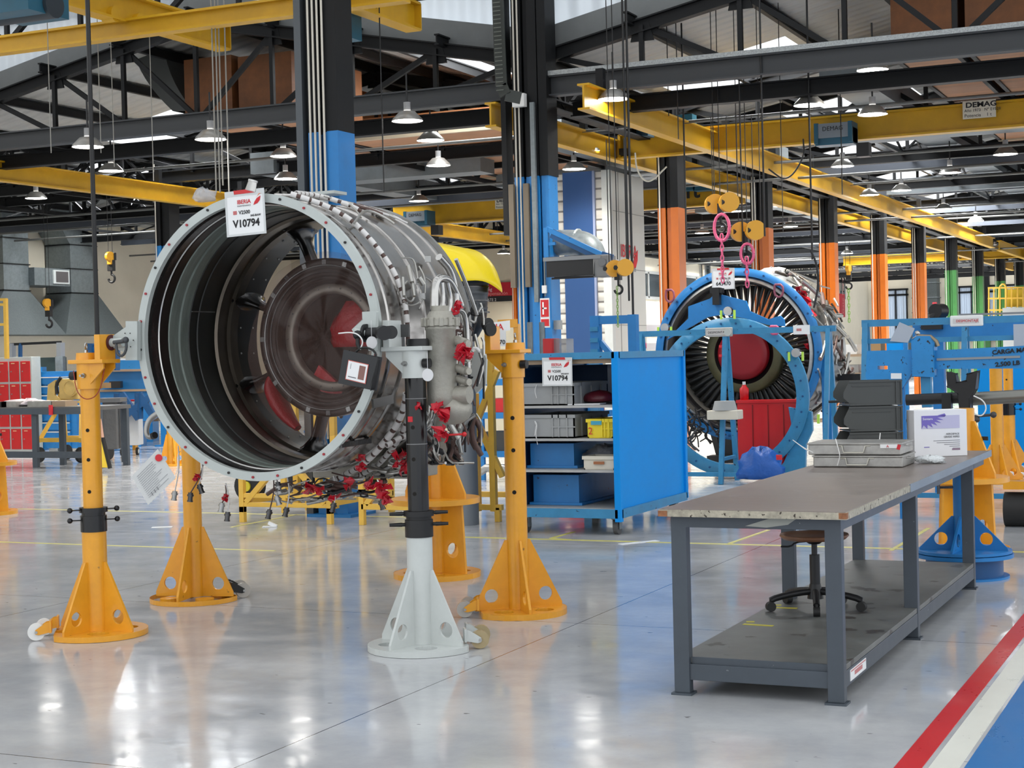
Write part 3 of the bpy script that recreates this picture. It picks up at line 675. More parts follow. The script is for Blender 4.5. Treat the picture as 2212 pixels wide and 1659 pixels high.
panel_duct('plywood_duct', -13.9, -11.0, 23.6, 46, 5.29, 5.62, WOOD, WOOL, 'long brown plywood-bottomed duct running back over the left roof bay')
A = onY(1925, 98, YT+.9); B = onY(2060, 98, YT+.9)
panel_duct('plywood_duct', A.x, B.x-.02, YT+.9, YT+13, 5.3, 6.15, WOOD, WOOL, 'big brown plywood-clad duct at top right corner, left box')
A = onY(2085, 80, YT+.9)
panel_duct('plywood_duct', A.x, A.x+1.0, YT+.9, YT+13, 5.3, 6.15, WOOD, WOOL, 'big brown plywood-clad duct at top right corner, right box')
# grey curved duct beside the brown one
t = thing('curved_duct', 'dark grey curved sheet-metal duct beside the brown plywood ducts', 'duct', (-16, YT+1.2, 5.3))
pts = []
for i in range(9):
    a = i/8; L_ = onY(285+28*a+60*a*a, 100+140*a, YT+1.1); R_ = onY(352+8*a+58*a**2.2, 78+162*a, YT+1.1); pts += [(L_.x, L_.y, L_.z), (R_.x, R_.y, R_.z), (R_.x, R_.y+1.2, R_.z), (L_.x, L_.y+1.2, L_.z)]
s = M(); s.add(pts, [tuple([4*i+j, 4*i+(j+1) % 4, 4*i+4+(j+1) % 4, 4*i+4+j][::-1]) for i in range(8) for j in range(4)]); obj('duct_body', s, mat('dark_duct', (.085, .09, .088), .55, .2), t)
for (x, y0, y1, z, w, lb) in ((-10.3, 24, 44, 5.0, .5, 'over the near side of the left roof bay'), (-16.4, 25, 44, 5.05, .5, 'over the far side of the left roof bay'), (-5.2, 22.5, 70, 5.3, .6, 'over the right roof bay'), (-2.6, 24, 70, 5.3, .5, 'over the right roof bay, farther right')):
    single('air_duct', M().b2(x-w/2, x+w/2, y0, y1, z, z+.38), mat('airduct_grey', (.20, .225, .24), .5, .35, var=.15), 'long rectangular grey air duct running back %s' % lb, 'duct')
for i, (x, y) in enumerate([(-14.8, 27.2), (-9.8, 29.5), (-16, 36), (-10.6, 38.5), (-4.4, 27), (-5.6, 37), (-12, 30)]):
    single('air_duct', M().b2(x-1.9, x+1.9, y-.3, y+.3, 5.02, 5.36), mat('airduct_grey', (.20, .225, .24), .5, .35), 'short grey cross duct between the trusses', 'duct', 'cross ducts between trusses')
t = thing('cable_ladder', 'dark perforated cable ladder hanging left of the central column and curving to it', 'cable tray', tuple(onY(1082, 205, 18.6)))
P_ = [onY(1074, -40, 18.6), onY(1079, 100, 18.6), onY(1083, 185, 18.6), onY(1092, 205, 18.6), onY(1125, 212, 18.7)]
lm = M()
for p, q in zip(P_, P_[1:]): lm.bar(p, q, .03, .15)
obj('tray', lm, mat('ladder_grey', (.035, .04, .035), .6), t)
for i in range(26): p = onY(1073+.042*(i*9-30), i*9-30, 18.57); obj('slot_row', M().box(p+V((0, -.02, 0)), (.10, .004, .012)), mat('slot_pale', (.12, .13, .11), .6), t)
# dark X-braced beams under the roof at far distance
for i, y in enumerate([31.5, 37, 42.4, 47.8, 53.2, 58.6, 64]):
    single('stiffening_beam', M().b2(-19 if y > 47 else -29, 3, y-.04, y+.04, 5.0, 5.3), mat('bluegrey_beam', (.075, .085, .105), .5), 'blue-grey deep steel beam crossing below the trusses', 'beam', 'deep cross beams')
# ------------------------------------------------------------------ hanging cables
def cable(px, py0, py1, Z, r, label, mt=BLK, cat='cable', sway=0.):
    a = ond(px, py0, Z); b = ond(px, py1, Z); x, y = a.x, a.y
    if a.z > 8.5: a.z = 8.5
    pts = [(x, y, a.z), (x, y, (a.z*2+b.z)/3), (x+sway, y, (a.z+2*b.z)/3), (x+sway*.6, y, b.z)]
    return single('hanging_cable', M().tube(pts, r, 6, smooth_path=2 if sway else 0), mt, label, cat, loc=(x, y, b.z))
cable(188, -30, 778, 15, .022, 'thick black hose hanging beside the left yellow stand', cat='hose')
for i, (px, y1, Z) in enumerate([(455, 415, 20), (463, 415, 20), (470, 400, 20.2), (483, 415, 20.4), (320, 390, 21), (208, 330, 21), (236, 360, 21.5), (100, 330, 20)]):
    cable(px, -20, y1, Z, .006 if px < 400 else .009, 'thin pale cable hanging at upper left by the yellow bridge', mat('pale_cable', (.3, .29, .26), .6))['group'] = 'thin cables at upper left'
for i, (px, y1, Z, r) in enumerate([(728, 410, 20, .016), (818, 415, 20, .008), (1308, 600, 19, .006), (1320, 560, 19, .006), (1343, 650, 18.5, .012), (1351, 735, 18.5, .014), (1438, 250, 22, .007), (1458, 300, 21, .007), (1470, 560, 22, .012), (1533, 420, 21, .006), (1545, 430, 21, .006), (1583, 400, 21, .006), (1592, 560, 20.5, .01), (1602, 480, 21, .006), (1632, 480, 21, .006), (1640, 510, 20, .012), (1680, 500, 22, .006), (1742, 560, 20.5, .013), (1810, 420, 23, .008)]):
    where = 'left of the central column' if px < 1000 else 'in front of the white tower' if px < 1400 else 'above the second engine' if px < 1700 else 'right of the second engine'
    cable(px, -25, y1, Z, r, '%s black cable hanging %s' % ('thick' if r > .01 else 'thin', where))['group'] = 'black cables '+where+(' thick' if r > .01 else ' thin')
pts = [ond(1750, 540, 20.5), ond(1765, 570, 20.5), ond(1768, 620, 20.5), ond(1758, 665, 20.5)]
single('hanging_cable', M().tube(pts, .014, 6, smooth_path=2), BLK, 'black cable end curling down right of the second engine', 'cable')
for i, (pts, r, l) in enumerate([([(1735, 300), (1738, 340), (1700, 395), (1660, 365)], .012, 'black looping cable under the right bridge'), ([(1372, 330), (1375, 370), (1400, 400), (1440, 360)], .012, 'pale looping cable under the bridge end')]):
    single('looping_cable', M().tube([ond(a, b, 23.5) for a, b in pts], r, 6, smooth_path=3), BLK if i == 0 else IVO, l, 'cable')
# ------------------------------------------------------------------ floor marks
def fmark(n, x0, x1, y0, y1, mt, z=.002): obj('trim_%d' % n, M().b2(x0, x1, y0, y1, -.01, z), mt, kind='structure')
fmark(1, -1.278, -1.178, -2, 24, stripe_mat('red_stripe_paint', (.62, .02, .025)))
fmark(2, -1.155, -1.047, -2, 24, stripe_mat('white_stripe_paint', (.80, .80, .72)))
fmark(3, -1.03, 1.6, -2, 24, stripe_mat('blue_floor_paint', (.015, .17, .46)))
LY = mat('thin_yellow_line', (.68, .62, .16), .4, var=.2, vs=9)
A = onz(1400, 1171)
fmark(4, -7, -1.3, A.y-.03, A.y+.03, LY); fmark(5, -16, -7.6, 11.6, 11.64, LY); fmark(6, -16, -7.6, 14.4, 14.44, LY)
for i, (p, q) in enumerate([((1576, 1174), (1660, 1145)), ((1925, 1189), (2006, 1141)), ((1190, 1163), (1240, 1149)), ((1192, 1163), (1232, 1166)), ((500, 1139), (640, 1112)), ((1340, 1176), (1420, 1168))]):
    a = onz(*p); b = onz(*q); obj('trim_%d' % (7+i), M().bar(a, b, .035 if i < 5 else .07, .006), LY if i < 5 else PAPER, kind='structure')
# ------------------------------------------------------------------ engine stands
CB = lambda x, y: atan2(-y, -x)       # direction towards the viewing side
def stand(x, y, label, paint, g0, wheel, whl, inner, ztop, handles, collar=.68, R=.30, inner_r=.058, outer_r=.072, knobs=True, gz=.44, bare=False, sc=1.):
    t = thing('engine_stand', label, 'stand', (x, y, 0))
    c = CB(x, y); A = [c+g0+pi/2*i for i in range(4)]; wa = c+wheel
    # base plate, cut straight on the wheel side, with four round holes
    loop = []
    for i in range(48):
        a = 2*pi*i/48; p = V((R*cos(a), R*sin(a))); d = V((cos(wa), sin(wa)))
        k = p.dot(d)
        if k > R*.80: p = p-d*(k-R*.80)
        loop.append((p.x, p.y))
    holes = [circ(R*.60*cos(a+pi/4), R*.60*sin(a+pi/4), R*.21, 16) for a in A]
    obj('base_plate', M().plate([loop]+holes, (x, y, .018), (1, 0, 0), (0, 1, 0), .032), paint, t, bev=.003)
    for a in A:
        d = (cos(a), sin(a), 0)
        g = M().plate([[(outer_r-.01, .03), (R*.93, .03), (R*.93, .06), (outer_r+.014, gz), (outer_r-.01, gz)], circ(R*.58, .118, .043, 20)], (x, y, 0), d, (0, 0, 1), .014)
        obj('gusset', g, paint, t, bev=.002)
    obj('outer_tube', M().cyl((x, y, .03), (x, y, collar if handles else ztop-.1), outer_r, n=32), paint, t)
    if handles:
        obj('inner_tube', M().cyl((x, y, collar), (x, y, ztop-.12), inner_r, n=32), inner, t)
        cl = obj('collar', M().cyl((x, y, collar-.06), (x, y, collar+.035), outer_r+.006, n=32).cyl((x, y, collar+.035), (x, y, collar+.055), inner_r+.012, n=24).cyl((x, y, collar+.055), (x, y, collar+.083), outer_r+.012, n=32), BLG if knobs else BLK, t, bev=.003)
        for zz, off in ((collar+.008, .0), (collar+.07, .35)):
            for s in (-1, 1):
                a = c+pi/2+off*.4; d = V((cos(a), sin(a), 0))*s; o = V((x, y, zz)); L0 = outer_r+.055
                hb = M().cyl(o+d*outer_r, o+d*L0, .004 if knobs else .01, n=8)
                if knobs: hb.sph(o+d*(L0+.01), .017, 14)
                else: hb.cyl(o+d*(outer_r+.02), o+d*(L0+.035), .012, .009, n=10)
                obj('handle', hb, BLG if knobs else BLK, cl)
        d = V((cos(c+.35), sin(c+.35), 0))*-1
        for zz in (collar+.18, collar+.37, collar+.545) if ztop > 1.4 else ():
            a = c-.35; o = V((x, y, zz)); dd = V((cos(a), sin(a), 0))
            obj('pin_hole', M().cyl(o+dd*(inner_r-.004), o+dd*(inner_r+.0015), .011, n=14), mat('dark_hole', (.01, .008, .006), .9), t)
    # wheels on the cut side
    d = V((cos(wa), sin(wa), 0)); s = V((-d.y, d.x, 0)); wm = WPL if whl == 'white' else mat('amber_wheel', (.42, .33, .18), .35) if whl == 'amber' else RUB
    for k in (-1, 1):
        o = V((x, y, 0))+d*(R*.8)+s*(.085*k)+d*(.015*k)
        fk = M()
        for u in (-.028, .028): fk.plate([[(0, .05), (0, .11), (.03, .105), (.09, .065), (.09, .04), (.07, .035)]], o+s*u, d, (0, 0, 1), .005)
        fk.box(o+d*.004+V((0, 0, .08)), (.012, .08, .07), rz=wa)
        f = obj('caster_fork', fk, BLK if whl == 'clear' and wheel > 0 else paint, t)
        wc = o+d*.085+V((0, 0, .052)); obj('wheel', M().cyl(wc-s*.018, wc+s*.018, .05, n=28), mat('clear_wheel', (.45, .42, .38), .2) if whl == 'clear' else wm, f, bev=.004)
        obj('axle_bolt', M().cyl(wc-s*.035, wc+s*.035, .009, n=8), STB, f)
    return t
def head(t, x, y, paint, dx, zt=1.64, bolt=True):
    """top casting with table plate and upright saddle towards dx side"""
    zt0 = zt
    obj('socket', M().cyl((x, y, zt-.17), (x, y, zt-.02), .074, n=32), paint, t, bev=.003)
    obj('table_plate', M().b2(x-.09*dx, x+.165*dx, y-.085, y+.085, zt-.02, zt+.004), paint, t, bev=.004)
    for yo in (-.05, .05): obj('corbel', M().plate([[(0, -.02), (dx*.15, -.02), (dx*.15, -.05), (dx*.04, -.15), (0, -.15)]], (x, y+yo, zt), (1, 0, 0), (0, 0, 1), .012), paint, t)
    obj('cap', M().cyl((x-dx*.02, y, zt+.004), (x-dx*.02, y, zt+.045), .062, .058, n=28), paint if bolt else BLK, t, bev=.003)
    if bolt: obj('eye_bolt', M().lathe([(.017+.006*cos(a), .006*sin(a)) for a in [2*pi*i/8 for i in range(9)]], (x-dx*.02, y, zt+.085), (1, .4, 0), 20).cyl((x-dx*.02, y, zt+.04), (x-dx*.02, y, zt+.062), .012), STE, t)
    u = obj('saddle', M().b2(x+dx*.11, x+dx*.15, y-.085, y+.06, zt, zt+.15), paint, t, bev=.003)
    obj('lock_pin', M().cyl((x+.02*dx, y-.085, zt-.09), (x+.02*dx, y-.072, zt-.09), .014, n=12).cyl((x+.02*dx, y-.11, zt-.09), (x+.02*dx, y-.08, zt-.09), .008, n=10), STB, t)
    obj('side_knob', M().cyl((x-.11*dx, y-.03, zt-.09), (x-.07*dx, y-.03, zt-.09), .026, n=20), BLK, t)
    return u
SL = (-6.32, 7.72); SWp = (-4.21, 7.88); SRp = (-4.2, 9.15); SB = (-6.57, 9.05)
t1 = stand(*SL, 'amber stand at far left holding the front rim, black ball-knob collar, white wheels', YEL, -.75, -1.62, 'white', YEL, 1.66, True)
head(t1, *SL, YEL, 1)
cord = M().tube([(SL[0]-.06, SL[1]-.07, 1.58), (SL[0]-.03, SL[1]-.085, 1.45), (SL[0]+.04, SL[1]-.08, 1.40), (SL[0]+.12, SL[1]-.06, 1.44), (SL[0]+.14, SL[1]-.03, 1.6)], .003, 6, smooth_path=3)
obj('lanyard', cord, mat('red_lanyard', (.3, .03, .02), .5), t1)
t2 = stand(*SWp, 'light grey stand with black inner tube and black collar, nearest stand at centre', WHT, .9, 1.66, 'amber', BLG, 1.66, True, knobs=False)
head(t2, *SWp, WHT, -1, zt=1.665, bolt=False); obj('tube_marks', M().cyl((SWp[0], SWp[1], 1.13), (SWp[0], SWp[1], 1.135), .0588, n=32).cyl((SWp[0], SWp[1], 1.38), (SWp[0], SWp[1], 1.384), .0588, n=32), mat('ring_grey', (.2, .2, .2), .5), t2)
dd = V((cos(CB(*SWp)-.6), sin(CB(*SWp)-.6), 0)); obj('red_mark', M().box(V((*SWp, 1.27))+dd*.0575, (.004, .03, .03), rz=CB(*SWp)-.6), TXR, t2)
sl = M().b2(-.16, -.14, -.02, .02, .20, .34); 
t3 = stand(*SRp, 'amber stand at right rear of the engine, plain tall tube with three holes', YEL, .25, -1.5, 'clear', YEL, 1.66, False, outer_r=.066, gz=.46)
for zz in (.76, 1.02, 1.22):
    a = CB(*SRp)-.15; o = V((*SRp, zz)); obj('pin_hole', M().cyl(o+V((cos(a), sin(a), 0))*.060, o+V((cos(a), sin(a), 0))*.068, .013, n=14), mat('dark_hole', (.01, .008, .006), .9), t3)
head(t3, *SRp, YEL, -1)
t4 = stand(*SB, 'amber stand at left rear beneath the engine, black fork clear wheels', YEL, -.42, 1.85, 'clear', YEL, 1.64, False, outer_r=.062, gz=.50)
head(t4, *SB, YEL, 1)
for k, (dx, dy) in enumerate(((0.045, -.10), (.075, -.13))):
    obj('rubber_bumper', M().cyl((SRp[0]-.17+dx, SRp[1]+dy-.0, 1.80-.03*k), (SRp[0]-.15+dx, SRp[1]+dy-.01, 1.80-.03*k), .042, n=24), RUB, t3)
# two-tier pedestals
def pedestal(x, y, label, rot=.3, R=.32, tube=1.15, zt=.56):
    t = thing('engine_pedestal', label, 'stand', (x, y, 0)); c = CB(x, y)
    obj('base_plate', M().plate([circ(0, 0, R, 40)]+[circ(R*.62*cos(c+rot+pi/4+pi/2*i), R*.62*sin(c+rot+pi/4+pi/2*i), .05, 14) for i in range(4)], (x, y, .018), (1, 0, 0), (0, 1, 0), .034), YEL, t, bev=.003)
    for i in range(4):
        a = c+rot+pi/2*i; d = (cos(a), sin(a), 0)
        obj('lower_web', M().plate([[(.02, .035), (R*.88, .035), (R*.80, zt-.02), (.02, zt-.02)], circ(R*.5, .2, .055, 20)], (x, y, 0), d, (0, 0, 1), .016), YEL, t, bev=.002)
        obj('upper_web', M().plate([[(.05, zt+.02), (R*.9, zt+.02), (R*.9, zt+.06), (.10, zt+.45), (.05, zt+.45)]], (x, y, 0), d, (0, 0, 1), .016), YEL, t, bev=.002)
    obj('middle_plate', M().cyl((x, y, zt-.02), (x, y, zt+.02), R*1.02, n=40), YEL, t, bev=.003)
    obj('core_tube', M().cyl((x, y, .03), (x, y, zt+.55), .075, n=28), YEL, t)
    if tube: obj('inner_tube', M().cyl((x, y, zt+.5), (x, y, tube), .06, n=24), STB, t)
    for i, (a, rr, z) in enumerate(((c+.75, .2, .33), (c+.6, .17, .88))):
        o = V((x+rr*cos(a), y+rr*sin(a), z)); 
        pl = obj('maker_plate', M().box(V((x, y, z))+V((cos(c+rot), sin(c+rot), 0))*.18+V((-sin(c+rot), cos(c+rot), 0))*.01, (.075, .004, .03), rz=c+rot), BLK, t)
    return t
pedestal(-5.49, 10.54, 'large amber two-tier pedestal under the rear of the engine, holes in its webs', .85)
pedestal(-2.07, 12.9, 'large amber two-tier pedestal behind the right end of the workbench', .85, tube=0)
pedestal(-12.80, 13.85, 'large amber two-tier pedestal cut off by the left edge of the photo', .85, tube=0)
# blue stand
x, y = -1.86, 11.46; c = CB(x, y)
t = thing('blue_stand', 'bright blue round-base stand with perforated gussets behind the workbench end', 'stand', (x, y, 0))
obj('foot_disc', M().cyl((x, y, 0), (x, y, .015), .30, n=40), BLU, t); obj('foot_drum', M().cyl((x, y, .015), (x, y, .14), .26, n=40), BLD, t)
obj('turntable', M().cyl((x, y, .14), (x, y, .165), .33, n=44).cyl((x, y, .17), (x, y, .19), .32, n=44), BLU, t, bev=.003)
obj('column_tube', M().cyl((x, y, .19), (x, y, .78), .068, n=32), BLU, t); obj('top_collar', M().cyl((x, y, .78), (x, y, .80), .08, n=28), BLK, t)
for i in range(4):
    a = c-.25+pi/2*i+.0; a = [c-1.45, c-.28, c+1.3, c+2.9][i]
    obj('gusset', M().plate([[(.06, .19), (.30, .19), (.30, .205), (.08, .42), (.06, .42)], circ(.155, .265, .045, 20)], (x, y, 0), (cos(a), sin(a), 0), (0, 0, 1), .014), BLU, t, bev=.002)
o = V((x, y, .62)); d = V((cos(c-1.4), sin(c-1.4), 0)); obj('clamp_screw', M().cyl(o+d*.06, o+d*.17, .009, n=10).cyl(o+d*.165+V((0, 0, -.045)), o+d*.165+V((0, 0, .045)), .011, n=10), STD, t)
# ------------------------------------------------------------------ workbench
X0, X1, Y0, Y1 = -2.53, -1.66, 7.1, 11.4
t = thing('workbench', 'long dark grey steel workbench with worn laminate top in the right foreground', 'workbench', ((X0+X1)/2, (Y0+Y1)/2, 0))
tp_ = obj('bench_top', M().b2(X0, X1, Y0, Y1, .842, .876), BTOP, t, bev=.002)
obj('worn_edge', M().b2(X0-.003, X1+.003, Y0-.004, Y0, .841, .873).b2(X1, X1+.004, Y0, 8.55, .841, .873).b2(X0-.003, X0, Y0, Y1, .841, .873), BEDG, tp_)
obj('edge_strip', M().b2(X1, X1+.006, 8.55, Y1, .838, .88), mat('edge_metal', (.22, .26, .3), .4, .5, var=.2), tp_)
for cxm in (M().b2(X1-.03, X1+.005, Y0-.006, Y0+.03, .845, .872), M().b2(X0-.005, X0+.04, Y0-.006, Y0+.02, .842, .868)): obj('chipped_corner', cxm, mat('bare_wood', (.32, .13, .055), .7, var=.4, vs=40), tp_)
fx0, fx1, fy0 = X0+.03, X1-.04, 7.2
ap = M().b2(fx0, fx1, fy0-.03, fy0+.01, .785, .842).b2(fx0, fx1, Y1-.5, Y1-.46, .785, .842).b2(fx1-.03, fx1, fy0, Y1-.05, .785, .842).b2(fx0, fx0+.03, fy0, Y1-.05, .785, .842)
obj('apron_frame', ap, BGR, t, bev=.002)
for lx in (fx0, fx1-.075):
    for ly in (fy0-.03, 8.92 if lx > -2 else 9.08, 10.86):
        lg = obj('leg', M().b2(lx, lx+.075, ly, ly+.055, .01, .79), BGR, t, bev=.003)
        obj('foot_plate', M().b2(lx-.012, lx+.087, ly-.015, ly+.07, 0, .01), BGR, lg)
obj('lower_frame', M().b2(fx0+.07, fx1-.07, fy0-.02, fy0+.02, .07, .145).b2(fx1-.04, fx1-.003, fy0+.02, 10.9, .07, .145).b2(fx0+.003, fx0+.04, fy0+.02, 10.9, .07, .145).b2(fx0+.05, fx1-.05, 10.87, 10.9, .07, .145), BGR, t, bev=.002)
sh = obj('lower_shelf', M().b2(fx0+.005, fx1-.005, fy0+.0, 10.88, .146, .172), CONC, t, bev=.002)
obj('shelf_edge_strip', M().b2(fx0+.08, fx1-.08, fy0-.002, fy0+.006, .145, .176), BGR, sh)
for p, q, r_ in (((1606, 1348), (1670, 1352), (1648, 1342)), ((1664, 1312), (1722, 1314), (1700, 1307))):
    a = onz(*p, .173); b = onz(*q, .173); c_ = onz(p[0]+6, p[1]-5, .173); e = onz(p[0]+24, p[1]-5, .173)
    obj('yellow_tape', M().bar(a, b, .03, .002).bar(c_, e, .03, .002), TAPE, sh)
a = V((fx1+.001, 7.36, .107)); st = obj('inventory_sticker', M().b2(fx1-.003, fx1+.0005, 7.30, 7.62, .085, .135), PAPER, t, label='white and red sticker')
obj('sticker_print', M().b2(fx1, fx1+.001, 7.31, 7.61, .125, .131).b2(fx1, fx1+.001, 7.38, 7.54, .10, .12), mat('pale_red_print', (.55, .2, .2), .5), st)
obj('masking_tape', M().plate([[(-.12, 0), (.02, .045), (.13, .045), (.08, .01), (-.02, -.005)]], (-2.02, fy0-.032, .797), (1, 0, 0), (0, 0, 1), .002), mat('old_masking_tape', (.35, .36, .32), .6), t)
# stool on the lower shelf
S = onz(1762, 1316, .173); x, y = S.x, S.y; zb = .173
t = thing('work_stool', 'black five-star stool with round brown wooden seat on the bench lower shelf', 'stool', (x, y, zb))
obj('seat', M().lathe([(0, .405), (.10, .400), (.16, .408), (.185, .415), (.188, .405), (.17, .388), (.0, .385)], (x, y, zb), (0, 0, 1), 40), STW, t)
obj('gas_lift', M().cyl((x, y, zb+.28), (x, y, zb+.38), .016, n=16).cyl((x, y, zb+.09), (x, y, zb+.30), .028, n=20).cyl((x, y, zb+.36), (x, y, zb+.388), .03, .07, n=16), BLK, t)
obj('height_lever', M().tube([(x-.02, y, zb+.375), (x-.09, y-.06, zb+.372), (x-.11, y-.08, zb+.35), (x-.16, y-.10, zb+.352)], .005, 8, smooth_path=1), BLK, t)
c = CB(x, y)
for i in range(5):
    a = c+.02+2*pi*i/5; d = V((cos(a), sin(a), 0)); o = V((x, y, zb))
    b = M().tube([o+d*.0+V((0, 0, .10)), o+d*.10+V((0, 0, .095)), o+d*.22+V((0, 0, .075)), o+d*.255+V((0, 0, .06))], .018, 10, smooth_path=1)
    l = obj('base_arm', b, BLK, t); s_ = V((-d.y, d.x, 0)); wc = o+d*.255+V((0, 0, .027))
    cc = obj('caster', M().cyl(wc-s_*.018, wc+s_*.018, .026, n=18).cyl(wc, wc+V((0, 0, .04)), .008, n=8), RUB, l, bev=.003)
obj('hub', M().cyl((x, y, zb+.06), (x, y, zb+.14), .045, .03, n=20), BLK, t)
# things on the bench: two aluminium cases, box of wipes, dark bins, film
def px_box(pl, pr_, depth, z0, h):
    a = onz(*pl, z0); b = onz(*pr_, z0); u = (b-a); u.z = 0; L_ = u.length; u.normalize(); v = V((-u.y, u.x, 0)); return a, u, v, L_
a, u, v, L_ = px_box((1757, 1009), (1950, 1010), .5, .877, .07); rz = atan2(u.y, u.x)
for k, (z0, h, sh_, lb) in enumerate(((.877, .072, .0, 'lower'), (.951, .074, -.02, 'upper'))):
    t = thing('metal_case', 'flat dull aluminium case on the workbench, %s of the stacked pair, with wire handle' % lb, 'case', tuple((a+u*L_/2+v*.2).xy)+(z0,), 'aluminium cases')
    W_ = .40; cc = a+u*(L_/2+sh_)+v*(W_/2); L2 = L_+(.02 if k else 0)
    obj('case_body', M().box((cc.x, cc.y, z0+h/2-.004), (L2, W_, h-.01), rz=rz), MGL, t, bev=.006)
    obj('lid', M().box((cc.x, cc.y, z0+h-.006), (L2+.012, W_+.012, .01), rz=rz), MGL, t, bev=.002)
    fr = a+u*(L_/2+sh_)-v*.001
    for uu in (0,):
        hz = z0+h*.42; w2 = .07
        P_ = [fr+u*(-w2-.03)+V((0, 0, hz+.025-fr.z)), fr+u*(-w2)-v*.006+V((0, 0, hz+.025-fr.z)), fr+u*(-w2+.01)-v*.02+V((0, 0, hz-.015-fr.z)), fr+u*(w2-.01)-v*.02+V((0, 0, hz-.015-fr.z)), fr+u*w2-v*.006+V((0, 0, hz+.025-fr.z)), fr+u*(w2+.03)+V((0, 0, hz+.025-fr.z))]
        obj('wire_handle', M().tube(P_, .004, 8), mat('pale_wire', (.6, .58, .5), .35, .7), t)
    e = a+u*(L2+sh_)+v*.12; e.z = z0+h*.5
    obj('side_handle', M().tube([e+V((0, 0, .015)), e+u*.02+V((0, 0, .015)), e+u*.02+v*.07+V((0, 0, .015)), e+v*.07+V((0, 0, .015))], .004, 8), MGL, t)
    if k:
        tg = obj('paper_tag', M().box(a+u*(L2*.83)-v*.008+V((0, 0, z0+h-.02-a.z)), (.11, .003, .022), rz=rz), PAPER, t, label='white tag with red marks'); o = a+u*(L2*.80)-v*.0115; o.z = z0+h-.027
        text('A', .022, TXR, tg, o, u, (0, 0, 1)); obj('red_mark', M().box(a+u*(L2*.93)-v*.0105+V((0, 0, z0+h-.025-a.z)), (.02, .003, .03), rz=rz, ry=.3), TXR, tg)
        o = a+u*.17-v*.03; o.z = 0
        obj('zip_tie', M().tube([o+V((-.015, 0, .89)), o+V((0, 0, .94)), o+V((0, 0, .96)), o+V((-.012, .01, 1.0)), o+V((-.03, .03, 1.05))], .003, 6, smooth_path=1), WPL, t)
        o = a+V((0, 0, .09)); obj('zip_tie', M().tube([o, o+V((-.06, 0, .03)), o+V((-.13, .02, .075))], .0025, 6, smooth_path=1).tube([o, o+V((-.05, 0, .02)), o+V((-.11, .0, .065))], .0025, 6), WPL, t)
        o = a+u*.33+v*.38; o.z = z0+h; obj('zip_tie', M().tube([o, o+V((.005, 0, .04))], .0035, 6), WPL, t)
# box of wipes
a = onz(1976, 988, .877); b = onz(2090, 984, .877)
u = (b-a); u.z = 0; L_ = u.length; u.normalize(); v = V((-u.y, u.x, 0)); rz = atan2(u.y, u.x); h = .305; D_ = .13
a.z = .877; cc = a+u*L_/2+v*D_/2
t = thing('wipes_box', 'white cardboard wipes box with violet label at the far end of the workbench', 'box', (cc.x, cc.y, .877))
obj('carton', M().box((cc.x, cc.y, .877+h/2), (L_, D_, h), rz=rz), mat('white_card', (.80, .80, .82), .6), t, bev=.003)
f = a-v*.001
def lr(x0, x1, z0, z1, mt, nm): 
    c0 = f+u*((x0+x1)/2*L_); c0.z = .877+h*(z0+z1)/2; return obj(nm, M().box(c0, ((x1-x0)*L_, .0015, (z1-z0)*h), rz=rz), mt, t)
lr(.14, .86, .60, .88, PVI, 'label_band')
fan = M(); O = f-v*.0015+u*(.06*L_)
pts = [(.14, .88), (.60, .88)]
for i in range(7): aa = radians(8-14*i); r1 = .52; r2 = .36; pts += [(.14+r1*cos(aa)*.85, .88+r1*sin(aa)*.55+0), (.14+r2*cos(aa-.12)*.85, .88+r2*sin(aa-.12)*.55)]
pts = [(p_, max(.60, q_)) for p_, q_ in pts]+[(.14, .60)]
o = f-v*.0018; fan.plate([[(p_*L_, q_*h) for p_, q_ in pts[::-1]]], V((o.x, o.y, .877)), u, (0, 0, 1), .0012); obj('violet_rays', fan, VIO, t)
def tx(s, px_, pz_, size, mt=TXT, al='LEFT'): o = f-v*.0028+u*(px_*L_); o.z = .877+h*pz_; text(s, size, mt, t, o, u, (0, 0, 1), align=al, ext=.0003)
tx('Sontara', .16, .79, .022, TXW); tx('AEROSPACE', .85, .46, .017, TXT, 'RIGHT'); tx('GRADE WIPES', .85, .40, .017, TXT, 'RIGHT')
for i, wd in enumerate((.5, .44, .3, .2, .14)): lr(.86-wd, .86, .335-.042*i, .345-.042*i, TXG, 'small_print')
lr(.71, .86, .13, .165, mat('mauve_print', (.3, .2, .28), .5), 'small_print')
lr(.18, .28, .20, .215, VIO, 'small_print')
